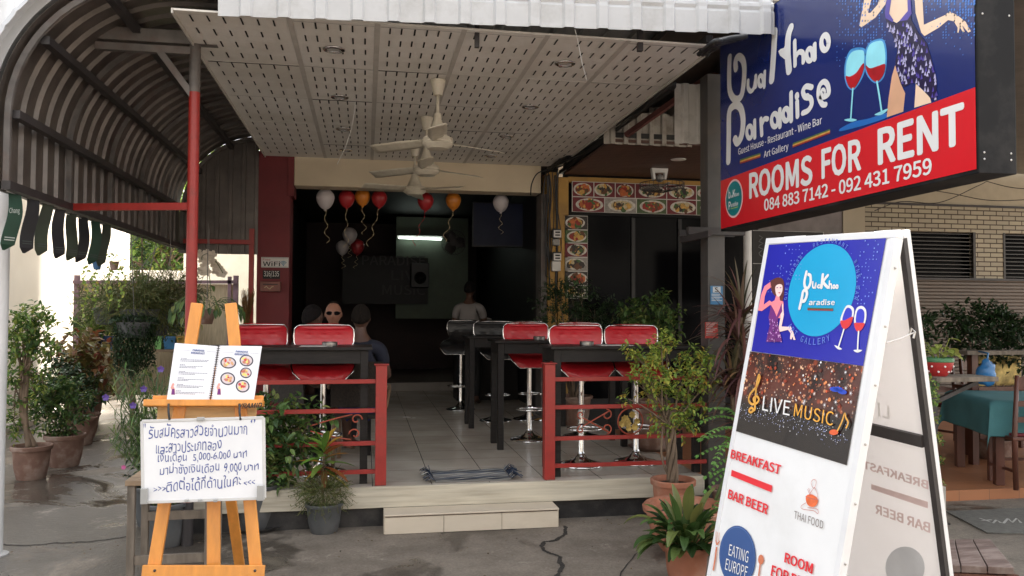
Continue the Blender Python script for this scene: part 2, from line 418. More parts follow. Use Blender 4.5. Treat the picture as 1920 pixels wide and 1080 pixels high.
board_m = M('cream weathered board', (.52, .47, .37), .75, var=.16, scale=6, stretch=(.25, 1, 5), stain=(.25, .2, .14), sscale=4, samt=.5, bump=.2, bscale=20, bstretch=(.3, 1, 8))
a = MB(); a.box((-1.28, 6.19, .145), (2.72, 6.222, .302)); a.build('front_board', board_m, TER, bevel=.004)
a = MB(); a.box((-1.28, 6.232, 0), (2.72, 6.6, .196)); a.build('base_band', M('black base paint', (.018, .017, .017), .5, var=.4, scale=6, stain=(.1, .09, .08), sscale=3, samt=.4, bump=.2), TER)
STP = thing('tiled_step', 'low doorstep of cream tiles before the raised floor', 'step', (.8, 6.08, 0))
tile_c = M('cream step tile', (.60, .52, .41), .35, var=.06, scale=2.5, stretch=(1, 1, 3), stain=(.42, .34, .25), sscale=2.2, samt=.35)
grout = M('brown grout', (.14, .09, .06), .9, var=.2)
a = MB(); x0, x1 = .15, 1.45; w3 = (x1-x0)/3
a.box((x0+.006, 5.985, 0), (x1-.006, 6.185, .132), 1)
for i in range(3):
    a.box((x0+i*w3+.002, 5.972, .004), (x0+(i+1)*w3-.002, 5.984, .124), 0)
a.build('riser_tiles', [tile_c, grout], STP)
a = MB()
for i in range(3):
    a.box((x0-.004+i*w3+.002, 5.962, .134), (x0+.004+(i+1)*w3-.002, 6.186, .146))
a.build('tread_tiles', tile_c, STP, bevel=.002)
for q_ in (x0-.004, x1-.005):
    a = MB(); a.box((q_, 5.986, .004), (q_+.009, 6.185, .131)); a.build('end_tile', tile_c, STP)

# ---------------------------------------------------------------- shop building
FY = 10.05
SB = thing('shop_building', 'bar shophouse with dark red pillar and cream beam over its open dark front', 'building', (.6, FY, 0))
a = MB(); a.box((-1.29, FY, .0), (-.91, FY+.4, 3.56)); a.box((-.94, FY-.012, 3.02), (-.87, FY+.35, 3.545)); a.build('red_pillar', red_wall, SB, bevel=.004)
a = MB(); a.box((-.868, FY+.01, 3.155), (2.2, FY+.3, 3.55)); a.build('beam', cream_paint, SB, bevel=.006)
a = MB(); a.box((2.2, FY-.02, .3), (2.275, FY+.3, 3.14)); a.build('door_post', grey_steel, SB)
a = MB(); a.box((2.28, FY-.05, 0), (2.40, FY+.3, 3.42)); a.box((2.415, FY-.05, 0), (2.55, FY+.3, 3.36)); a.build('ochre_pillar', yellow_paint, SB, bevel=.004)
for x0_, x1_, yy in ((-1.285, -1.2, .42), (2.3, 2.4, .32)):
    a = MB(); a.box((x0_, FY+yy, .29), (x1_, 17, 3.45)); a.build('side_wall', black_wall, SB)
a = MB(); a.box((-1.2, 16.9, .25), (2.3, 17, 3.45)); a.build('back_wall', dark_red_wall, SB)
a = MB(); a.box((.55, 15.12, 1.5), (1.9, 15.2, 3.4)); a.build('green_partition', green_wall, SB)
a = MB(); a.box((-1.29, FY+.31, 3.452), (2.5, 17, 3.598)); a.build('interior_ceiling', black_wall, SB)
a = MB(); a.box((-1.3, FY+.05, 3.602), (2.6, 17.2, 14)); a.build('unseen_upper_storey', cream_paint, SB)  # unseen floors, made tall to keep the sun off the forecourt
a = MB(); a.box((-1.2, 13.6, .302), (2.3, 16.9, .44)); a.build('stage', M('stage tile', (.3, .27, .24), .4, var=.1), SB)
# lettering panel on the stage wall (dim)
a = MB(); p0 = aY(690, 480, 14.9); p1 = aY(800, 560, 14.9); a.box((p0.x-.45, 14.9, p1.z-.1), (p1.x+.02, 14.95, p0.z-.02), 0)
for i, s_ in enumerate(['PARADISE', 'LIVE', 'MUSIC']):
    zz = p0.z-.16-i*.27; wdt = (1.15, .62, .78)[i]; xr = p1.x-.03
    lay_text(a, s_, (xr-wdt, 14.896, zz), (wdt, 0, 0), (0, 0, .17), .02, 1)
a.build('stage_lettering', [black_wall, M('dim grey letters', (.07, .065, .065), .7)], SB)

# ---------------------------------------------------------------- awning
AW = thing('awning', 'white corrugated sheet awning curving down on its left with pale slotted soffit', 'awning', (.6, 5.94, 0))
EX0, EX1 = -.92, 2.725
def zb(x): return 3.455 + (x-EX0)/(EX1-EX0)*.065
def yo(x): return -.17*(x-EX0)/(EX1-EX0)
def fascia():
    mb = MB(); n = int((EX1-EX0)/.215); st = (EX1-EX0)/n; xs = []
    for i in range(n):
        o = EX0+i*st
        xs += [(o, 0), (o+.125, 0), (o+.14, .02), (o+.195, .02), (o+.211, 0)]
    xs.append((EX1, 0))
    prof = []
    for k in range(4): prof.append((0, k*.05, 0))
    for k in range(1, 25):
        t = k/24*math.pi/2
        prof.append((.42*(1-math.cos(t)), .15+.34*math.sin(t), .012 if k % 3 == 1 and k < 22 else 0))
    prof.append((.8, .50, 0)); prof.append((4.8, .56, 0))
    rows = []
    for dy, dz, cr_ in prof:
        row = []
        for x, h in xs:
            t = min(1, max(0, (dz-.15)/.34)); ang = t*math.pi/2
            hh = h-(cr_ if h == 0 else cr_*.3)
            row.append((x, 5.2+(yo(x) if dy < .5 else 0)+dy-hh*math.cos(ang), zb(x)+dz+hh*math.sin(ang)))
        rows.append(row)
    mb.grid(rows)
    return mb
fascia().build('front_sheet', white_metal, AW, solid=.004)
# screw heads along the front sheet
a = MB()
for i in range(17):
    x = EX0+i*.2144+.168; a.ball((x, 5.2+yo(x)+.045-.012, zb(x)+.30), .009, .009, .009, 8, 6)
a.build('screw', dark_steel, AW)
# arched side sheet, corrugated along the awning, bare metal inside and white outside
ACX, ACZ, ARX, ARZ = -1.2, 2.78, .97, .95
ZLOW = 2.35
def arch_pts(k=18, off=0.0):
    pts = [(ACX+(.25 if off == 0 else .25), ACZ+ARZ+off)]
    for i in range(k+1):
        t = math.pi/2*i/k
        pts.append((ACX-(ARX+off)*math.sin(t), ACZ+(ARZ+off)*math.cos(t)))
    pts.append((ACX-ARX-off, (ACZ+ZLOW)/2)); pts.append((ACX-ARX-off, ZLOW))
    return pts
def arch_sheet(y0, y1):
    mb = MB(); rows = []; st = .2; n = int((y1-y0)/st); ys = []
    for i in range(n):
        o = y0+i*st; ys += [(o, 0), (o+.115, 0), (o+.13, .026), (o+.18, .026), (o+.197, 0)]
    ys.append((y1, 0))
    for y, h in ys: rows.append([(x, y, z) for x, z in arch_pts(18, h)])
    mb.grid(rows); return mb
arch_sheet(5.22, 10.0).build('side_sheet', old_sheet, AW, smooth=False, solid=.003)
a = MB()   # outside skin, painted white
rows = []
for i in range(25):
    rows.append([(x, 5.22+i*4.78/24, z) for x, z in arch_pts(18, .045)])
a.grid(rows, flip=True); a.build('side_skin', white_metal, AW, smooth=True)
# crimped white end trim round the open front of the arch
a = MB(); rows = []
P = []
for i in range(61):
    t = math.pi/2*i/60; P.append((ACX-(ARX+.03)*math.sin(t), ACZ+(ARZ+.03)*math.cos(t), -math.sin(t), math.cos(t)))
for i in range(1, 16): P.append((ACX-ARX-.03, ACZ-(ACZ-ZLOW)*i/15, -1, 0))
for w, o in ((0, -.006), (0, .045), (-.06, .06), (-.10, .045), (-.125, .01)):
    rows.append([(x+nx*(o+(.006 if (i % 4 == 0 and w < 0 and i < 62) else 0)), 5.22+w, z+nz_*(o+(.006 if (i % 4 == 0 and w < 0 and i < 62) else 0))) for i, (x, z, nx, nz_) in enumerate(P)])
a.grid(rows); a.build('end_trim', white_metal, AW, solid=.004)
# soffit of slotted boards
soff = LEAF('pale soffit board', [(.72, .695, .65), (.78, .755, .71), (.75, .72, .67), (.80, .775, .73)], .75, 0, .13)
slot = M('slot shadow gap', (.012, .011, .01), .9)
strip_m = M('grey joint tape', (.50, .47, .425), .8, var=.08, scale=9)
a = MB(); SX0, SX1, SY0, SY1, SZ = -1.2, 2.4, 5.27, 10.045, 3.5
JX = [-.5, .06, .63, 1.2, 1.77]
cols_ = [SX0-.02] + JX + [SX1]
rs = random.Random(31)
for j in range(len(cols_)-1):
    yk = [SY0]+[5.34+.972*k-.02 for k in range(1, 5)]+[SY1]
    for k in range(5):
        sg = rs.choice([0, 0, .001, .002])
        a.box((max(SX0, cols_[j])+.0008, yk[k]+.0008, SZ-sg), (cols_[j+1]-.0008, yk[k+1]-.0008, SZ+.012), 0)
for j in range(len(cols_)-1):
    l_, r_ = cols_[j], cols_[j+1]
    k = 6; gap = (r_-l_)/(k+1.0)
    for c in range(k):
        x = l_+gap*(c+1)
        if x < SX0+.03: continue
        y = SY0+.06
        q = 0
        while y < SY1-.16:
            if not (q == 0 and random.random() < .1):
                jx, jy, ln = rs.uniform(-.004, .004), rs.uniform(-.008, .008), rs.uniform(.105, .13); a.poly([(x-.0055+jx, y+jy, SZ-.004), (x-.0055+jx, y+jy+ln, SZ-.004), (x+.0055+jx, y+jy+ln, SZ-.004), (x+.0055+jx, y+jy, SZ-.004)], 1)
            y += .243; q += 1
for x in JX: a.poly([(x-.018, SY0, SZ-.0032), (x-.018, SY1, SZ-.0032), (x+.018, SY1, SZ-.0032), (x+.018, SY0, SZ-.0032)], 2)
for k in range(5):
    y = 5.34+.972*k-.02
    for j in range(len(cols_)-1):
        w = rnd(.002, .006) if random.random() < .8 else .018
        a.poly([(max(SX0, cols_[j])+.02, y, SZ-.0027), (max(SX0, cols_[j])+.02, y+w, SZ-.0027), (cols_[j+1]-.02, y+w*rnd(.2, 1), SZ-.0027), (cols_[j+1]-.02, y, SZ-.0027)], 1 if w > .004 else 2)
a.build('soffit', [soff, slot, strip_m], AW)
for x0_ in (SX0-.012, SX1+.001):
    a = MB(); a.box((x0_, SY0, SZ-.02), (x0_+.011, SY1, SZ+.012)); a.build('soffit_edging', M('soffit edging', (.5, .47, .42), .7, var=.1), AW)
# closing sheet at the back of the arch
a = MB(); rows = []; xs = []
for i in range(6): o = -2.17+i*.15; xs += [(o, 0), (o+.1, 0), (o+.105, -.02), (o+.145, -.02)]
xs.append((-1.292, 0))
for x, h in xs:
    t = max(0, min(1, (ACX-x)/ARX)); zt = ACZ+ARZ*math.sqrt(max(0, 1-t*t))
    rows.append([(x, 10.01+h, 2.30), (x, 10.01+h, zt)])
a.grid(rows); a.build('back_sheet', old_sheet, AW, solid=.003)
# steel frame
for y in (5.27, 6.3, 7.25, 8.2, 9.1, 9.95):
    a = MB(); P = [(x, y, z) for x, z in arch_pts(14, -.045)]
    for i in range(len(P)-1): a.bar(P[i], P[i+1], .034, .026, up=(0, 1, 0))
    a.build('arch_rib', grey_steel, AW)
for t in (.28, .62, .98):
    th = math.pi/2*t; x = ACX-(ARX-.075)*math.sin(th); z = ACZ+(ARZ-.075)*math.cos(th)
    a = MB(); a.bar((x, 5.3, z), (x, 9.98, z), .05); a.build('purlin', dark_steel, AW)
a = MB(); a.bar((ACX-ARX+.05, 5.25, ZLOW+.02), (ACX-ARX+.05, 9.98, ZLOW+.02), .05)
a.build('purlin', dark_steel, AW)
a = MB(); a.bar((-2.12, 5.94, 3.54), (-1.05, 5.94, 3.54), .06, .09); a.bar((-1.85, 5.94, 3.45), (-1.2, 5.94, 3.45), .05); a.bar((-1.45, 5.94, 3.46), (-1.2, 5.94, 3.12), .045); a.build('bracket', grey_steel, AW)
a = MB(); a.tube([(-1.2, 5.94, 0), (-1.2, 5.94, .3)], .039, 14, mi=2); a.tube([(-1.2, 5.94, .3), (-1.2, 5.94, 3.16)], .038, 14, mi=0); a.tube([(-1.2, 5.94, 3.16), (-1.2, 5.94, 3.5)], .038, 14, mi=1)
a.build('post', [red_paint, grey_steel, dark_steel], AW, smooth='auto')
a = MB(); a.bar((-2.15, 6.35, 2.375), (-1.2, 5.95, 2.355), .05); a.build('tie_bar', red_paint, AW)
a = MB(); a.bar((-2.1, 9.93, 2.44), (-1.33, 9.93, 2.44), .05); a.bar((-1.335, 9.93, 0), (-1.335, 9.93, 2.6), .055); a.build('rear_post', red_paint, AW)
a = MB(); a.box((2.42, 5.6, 3.93), (7.2, 10.2, 4.0)); a.build('roof_sheet', old_sheet, AW)
a = MB(); a.bar((2.42, 5.4, 3.6), (2.42, 10, 3.58), .05); a.bar((.72, 5.32, 3.4), (.72, 5.32, 3.6), .03); a.bar((1.86, 5.3, 3.44), (1.86, 5.3, 3.65), .035); a.build('hanger', dark_steel, AW)

# ---------------------------------------------------------------- neighbouring eatery behind the column
NB = thing('neighbour_eatery', 'dark glass fronted eatery under a brown slatted ceiling beside the bar', 'building', (4, FY, 0))
a = MB(); a.box((2.56, FY+.2, 0), (5.3, FY+.3, 3.9)); a.build('wall', black_wall, NB); a = MB(); a.box((2.61, FY+.25, 3.91), (5.34, 17, 14)); a.build('unseen_upper_storey', cream_paint, NB)  # unseen upper floors added so the front lies in shade
a = MB(); a.box((2.83, FY+.14, .5), (5.25, FY+.18, 2.9)); a.build('window', dark_glass, NB)
a = MB()
for x in (3.45, 4.1, 4.7): a.box((x, FY+.11, .5), (x+.05, FY+.14, 2.88))
a.box((2.8, FY+.11, .42), (5.25, FY+.14, .5)); a.build('window_frame', M('black aluminium', (.02, .02, .021), .4, metal=.4), NB)
a = MB(); a.box((2.555, FY-.02, 3.31), (5.3, FY+.1, 3.375)); a.build('ochre_lintel', yellow_paint, NB)
slat_m = M('brown slatted ceiling', (.085, .038, .026), .5, var=.25, scale=4, stretch=(12, .5, 1))
a = MB(); y = 8.0
while y < 10.0: a.box((2.5, y, 3.40), (6.5, y+.085, 3.43)); y += .092
a.build('slatted_ceiling', slat_m, NB)
a = MB(); a.box((2.5, 8.0, 3.45), (6.5, 10.3, 3.5)); a.build('ceiling_backing', black_wall, NB)
def valance(mb, x0, x1, y, z0, z1, mi=0):
    xs = []; x = x0
    while x < x1: xs += [(x, 0), (x+.06, 0), (x+.075, -.025), (x+.115, -.025), (x+.13, 0)]; x += .14
    mb.grid([[(x, y+h, z0) for x, h in xs], [(x, y+h, z1) for x, h in xs]], mi)
dirty_white = M('dirty white sheet', (.34, .31, .27), .6, var=.2, scale=5, stain=(.12, .09, .07), sscale=4, samt=.7)
a = MB(); valance(a, 2.42, 3.35, 8.02, 3.38, 3.72); a.build('far_valance', dirty_white, NB, solid=.003)
a = MB(); valance(a, 3.02, 5.6, 8.3, 3.43, 3.86); a.build('far_valance', dirty_white, NB, solid=.003)
a = MB(); valance(a, 2.60, 2.93, 6.52, 3.08, 3.6); a.build('near_valance', M('white valance sheet', (.5, .47, .43), .6, var=.1, stain=(.2, .17, .14), sscale=4, samt=.6), NB, solid=.003)
a = MB(); a.bar((2.62, 7.9, 3.45), (3.3, 7.2, 3.95), .05); a.bar((3.35, 7.95, 3.4), (3.35, 7.95, 3.85), .05); a.build('red_strut', M('rusty red strut', (.09, .025, .02), .7, var=.3), NB)

# brick house on the far right
BH = thing('brick_house', 'pale yellow brick house front with roller shutter and barred dark windows', 'building', (6.8, 10.4, 0))
BY = 10.4
def brick_mat():
    mt = bpy.data.materials.new('pale yellow brick'); mt.use_nodes = True
    t = mt.node_tree; b = t.nodes['Principled BSDF']; L = t.links.new
    tc = t.nodes.new('ShaderNodeTexCoord'); sp = t.nodes.new('ShaderNodeSeparateXYZ'); cb = t.nodes.new('ShaderNodeCombineXYZ')
    L(tc.outputs['Object'], sp.inputs[0]); L(sp.outputs['X'], cb.inputs['X']); L(sp.outputs['Z'], cb.inputs['Y'])
    br = t.nodes.new('ShaderNodeTexBrick'); br.inputs['Scale'].default_value = 1
    br.inputs['Brick Width'].default_value = .215; br.inputs['Row Height'].default_value = .0685; br.inputs['Mortar Size'].default_value = .0075
    br.inputs['Color1'].default_value = (.43, .385, .28, 1); br.inputs['Color2'].default_value = (.36, .325, .245, 1); br.inputs['Mortar'].default_value = (.07, .05, .035, 1)
    L(cb.outputs[0], br.inputs['Vector']); L(br.outputs[0], b.inputs['Base Color']); b.inputs['Roughness'].default_value = .75
    bp = t.nodes.new('ShaderNodeBump'); bp.inputs['Distance'].default_value = .01; bp.invert = True; L(br.outputs['Fac'], bp.inputs['Height']); L(bp.outputs[0], b.inputs['Normal'])
    return mt
def xa(u, v=480): return aY(u, v, BY).x
def za(u, v): return aY(u, v, BY).z
bw = MB(); zt = za(1760, 386)
wx0, wx1, wz0, wz1 = xa(1640), xa(1829), za(1760, 521), za(1760, 434)
vx0, vx1 = xa(1881), xa(1990)
bx0, bx1 = xa(1618), 11
bw.box((bx0, BY, wz1), (bx1, BY+.2, zt)); bw.box((bx0, BY, wz0), (wx0, BY+.2, wz1)); bw.box((wx1, BY, wz0), (vx0, BY+.2, wz1)); bw.box((vx1, BY, wz0), (bx1, BY+.2, wz1))
bw.build('brick_wall', brick_mat(), BH)
a = MB(); a.box((5.35, BY-.01, zt+.02), (11, BY+.2, 3.9)); a.box((5.35, BY+.3, 3.9), (13, 17, 14)); a.build('cream_band_unseen_storey', M('dull cream band', (.42, .37, .27), .7, var=.08), BH)  # second box: unseen upper floors added to block the sun
a = MB(); a.box((5.3, BY-.03, zt-.005), (11, BY+.0, zt+.025)); a.build('cornice', dark_steel, BH)
a = MB(); a.box((xa(1577), BY-.06, 0), (xa(1618)-.002, BY+.2, 3.2)); a.build('corner_pillar', M('corner pillar cream', (.45, .40, .30), .7, var=.1, stain=(.3, .25, .18)), BH)
a = MB(); a.box((5.32, BY-.04, 0), (xa(1577)-.004, BY+.2, 3.2)); a.build('corner_wall', M('corner wall grey', (.22, .2, .2), .7, var=.2), BH)
for (p, q) in ((wx0, wx1), (vx0, vx1)):
    w_ = MB(); w_.box((p, BY+.12, wz0), (q, BY+.16, wz1)); wo = w_.build('window', dark_glass, BH)
    w_ = MB(); k = 12
    for i in range(k): z = wz0+(wz1-wz0)*(i+.5)/k; w_.box((p, BY+.02, z-.006), (q, BY+.032, z+.006))
    w_.box((q-.04, BY-.01, wz0), (q, BY+.05, wz1)); w_.box((p, BY-.01, wz0), (p+.03, BY+.05, wz1)); w_.build('window_bars', M('dark bars', (.05, .045, .04), .5, var=.2), wo)
def shutter(mb, x0, x1, z0, z1, y):
    rows = []; z = z0; st = .05
    while z < z1-.01:
        for dz, dy in ((0, 0), (.012, -.014), (.038, -.014), (.05, 0)): rows.append([(x0, y+dy, z+dz), (x1, y+dy, z+dz)])
        z += st
    mb.grid(rows, flip=True)
a = MB(); shutter(a, bx0, 11, .0, wz0, BY+.03); a.build('roller_shutter', M('brown grey roller shutter', (.14, .118, .10), .5, metal=.2, var=.15, scale=2, stain=(.12, .09, .07), sscale=2), BH, solid=.004)
a = MB(); a.box((bx0, BY-.02, wz0-.03), (11, BY+.02, wz0)); a.build('shutter_box', dark_steel, BH)
# roof slab that covers the eatery's outdoor room
RC = thing('patio_roof', 'dark flat roof over the outdoor dining room right of the hanging sign', 'roof', (6, 8, 0))
a = MB(); a.box((3.15, 4.3, 3.7), (11, 10.3, 3.78)); a.build('roof_slab', old_sheet, RC)
a = MB(); a.bar((10.6, 6.4, 0), (10.6, 6.4, 3.7), .12); a.bar((3.25, 6.4, 2.6), (3.25, 6.4, 3.7), .06); a.build('post', dark_steel, RC)
PF = MB(); PF.box((3.02, 6.25, 0), (11, 10.38, .09))
def terra_floor():
    mt = bpy.data.materials.new('terracotta floor tile'); mt.use_nodes = True
    t = mt.node_tree; b = t.nodes['Principled BSDF']; L = t.links.new
    tc = t.nodes.new('ShaderNodeTexCoord'); br = t.nodes.new('ShaderNodeTexBrick'); br.offset = 0; br.inputs['Scale'].default_value = 1
    br.inputs['Brick Width'].default_value = .3; br.inputs['Row Height'].default_value = .3; br.inputs['Mortar Size'].default_value = .003
    br.inputs['Color1'].default_value = (.34, .14, .065, 1); br.inputs['Color2'].default_value = (.40, .17, .08, 1); br.inputs['Mortar'].default_value = (.2, .1, .06, 1)
    L(tc.outputs['Object'], br.inputs['Vector']); L(br.outputs[0], b.inputs['Base Color']); b.inputs['Roughness'].default_value = .42
    return mt
tag(PF.build('patio_floor', terra_floor()), kind='structure')

OB = thing('unseen_street_building', 'unseen row of shophouses added across the street to deepen the shade in the bar', 'building', (0, -13, 0))  # added out of view to block low sky light from the bar
a = MB(); a.box((-34, -16, 0), (34, -13, 9)); a.build('wall', M('street front render', (.30, .28, .25), .8, var=.15, scale=.5), OB)
for k in range(14):
    x = -31+4.6*k; a = MB(); a.box((x-1.6, -13, 0), (x+1.6, -12.95, 2.8)); a.build('shopfront', M('street shutter', (.16, .16, .17), .5, var=.2), OB)
    a = MB(); a.box((x-.9, -13, 4.2), (x+.9, -12.96, 5.8)); a.build('window', dark_glass, OB)
# ---------------------------------------------------------------- yard on the left
LH = thing('side_building', 'tall pale cream building wall along the left edge of the yard', 'building', (-5.5, 13, 0))
a = MB(); a.box((-8, 9.2, 0), (-4.6, 17.0, 5.6)); a.build('wall', yard_paint, LH)
a = MB(); a.tube([(-4.56, 9.5, .12), (-4.56, 16.9, .12)], .025, 8); a.build('drain_pipe', M('pvc pipe', (.35, .32, .28), .5), LH)
RH = thing('rear_building', 'white rendered building wall closing the yard behind the screen', 'building', (-1, 18.2, 0))
q0 = aY(343, 560, 18.2).x
a = MB(); a.box((q0, 18.2, 0), (3.2, 21, 3.7)); a.build('wall', white_render, RH)
BW = thing('boundary_wall', 'low white rear boundary wall under the garden trees', 'wall', (-4.5, 19, 0))
q1 = aY(200, 560, 19).x; zt_ = aY(290, 512, 19).z
a = MB(); a.box((q1, 19, 0), (q0+.05, 19.15, zt_)); a.build('wall_body', white_render, BW); a = MB(); a.box((q1, 18.96, zt_+.002), (q0+.05, 19.19, zt_+.06)); a.build('coping', white_render, BW)
# ---------------------------------------------------------------- railings
def railing(label, xs, post_x, loc, scroll=True):
    t = thing('railing', label, 'railing', loc, 'red steel railings along the terrace edge')
    a = MB(); a.box((post_x-.042, 6.232, .303), (post_x+.042, 6.315, 1.212)); a.box((post_x-.055, 6.22, 1.213), (post_x+.055, 6.327, 1.222)); a.build('post', red_paint, t, bevel=.003)
    for z in (.405, .62, .868, 1.09):
        a = MB(); a.box((xs[0], 6.26, z-.016), (xs[1], 6.288, z+.016)); a.build('rail', red_paint, t, bevel=.002)
    return t
RL = railing('red square railing left of the doorway with croton and dark pots in front', (-1.2, .083), .125, (.125, 6.27, .3))
RR = railing('red square railing right of the doorway with a scrollwork panel and small tree in front', (1.485, 2.77), 1.443, (1.443, 6.27, .3))
def scroll_pts(cx, cz, pts): return [(cx+x, 6.274, cz+z) for x, z in pts]
def spiral(cx, cz, r, a0, turns, sgn=1, n=22):
    return [(cx+r*(1-.72*i/n)*math.cos(a0+sgn*turns*2*math.pi*i/n), 6.274, cz+r*(1-.72*i/n)*math.sin(a0+sgn*turns*2*math.pi*i/n)) for i in range(n+1)]
rust_red = M('thin red scroll iron', (.32, .06, .03), .5, var=.25, scale=9)
def scrollwork(parent, cx, full=True):
    a = MB(); cz = .745
    P = []
    for sx in ((-1, 1) if full else (1,)):
        for sz in (1, -1):
            a.tube(spline([(cx+sx*.17, 6.274, cz+sz*.09), (cx+sx*.30, 6.274, cz+sz*.02), (cx+sx*.40, 6.274, cz-sz*.035)], 8), .006, 6)
            a.tube(spiral(cx+sx*.415, cz-sz*.06, .032, math.pi/2*sz, .9, -sx*sz), .006, 6)
            a.tube(spiral(cx+sx*.20, cz+sz*.055, .045, math.pi*.5*sz, 1.0, sx*sz), .006, 6)
    a.tube([(cx+.105*math.cos(t*math.pi/14), 6.274, cz+.105*math.sin(t*math.pi/14)) for t in range(28)], .006, 6, closed=True)
    a.build('scrollwork', rust_red, parent, smooth=True)
scrollwork(RR, 2.12)
a = MB()
brass = M('gilded rose ornament', (.42, .29, .08), .5, metal=.3, var=.4, scale=14)
for (x, z, r) in ((2.07, .765, .034), (2.045, .73, .03), (2.09, .73, .032), (2.13, .80, .028), (2.15, .70, .03), (2.17, .745, .026), (2.10, .69, .024)):
    for k in range(7):
        an = k*2*math.pi/7; c = Vector((x, 6.262, z))
        d = Vector((math.cos(an), -.25, math.sin(an))); s_ = Vector((-math.sin(an), 0, math.cos(an)))
        a.poly([c, c+d*r*.6+s_*r*.5, c+d*r*1.1, c+d*r*.6-s_*r*.5])
a.build('rose_ornament', brass, RR, solid=.003)
a = MB(); a.tube(spiral(-.06, .80, .045, 0, .9), .006, 6); a.tube(spiral(-.07, .69, .045, math.pi, .9, -1), .006, 6)
a.tube(spline([(-.4, 6.274, .76), (-.22, 6.274, .81), (-.09, 6.274, .84)], 6), .006, 6); a.tube(spline([(-.4, 6.274, .72), (-.22, 6.274, .67), (-.1, 6.274, .65)], 6), .006, 6)
a.build('scrollwork', rust_red, RL, smooth=True)

# ---------------------------------------------------------------- bar tables
def bar_table(label, x0, x1, y0, y1, ztop=1.348):
    t = thing('bar_table', label, 'bar table', ((x0+x1)/2, (y0+y1)/2, .3), 'tall black bar tables')
    a = MB(); a.box((x0-.03, y0-.03, ztop-.022), (x1+.03, y1+.03, ztop)); a.build('tabletop', black_wood, t, bevel=.003)
    a = MB()
    for yy in (y0, y1-.02): a.box((x0+.06, yy+.003, ztop-.125), (x1-.06, yy+.02, ztop-.024))
    for xx in (x0, x1-.02): a.box((xx+.003, y0+.06, ztop-.125), (xx+.02, y1-.06, ztop-.024))
    a.build('apron', black_wood, t)
    for xx in (x0, x1-.058):
        for yy in (y0, y1-.058):
            a = MB(); a.box((xx, yy, .302), (xx+.058, yy+.058, ztop-.024)); a.build('leg', black_wood, t, bevel=.002)
    return t
bar_table('tall black bar table behind the scrollwork railing', 1.50, 2.75, 6.34, 6.78)
bar_table('second tall black bar table inside the right-hand railing', 1.26, 2.56, 7.66, 8.12)
bar_table('tall black bar table deepest inside the bar, farthest from the doorstep', 1.17, 2.3, 9.12, 9.56)
bar_table('tall black bar table left of the doorway behind the easel', -1.2, .025, 6.33, 6.85)

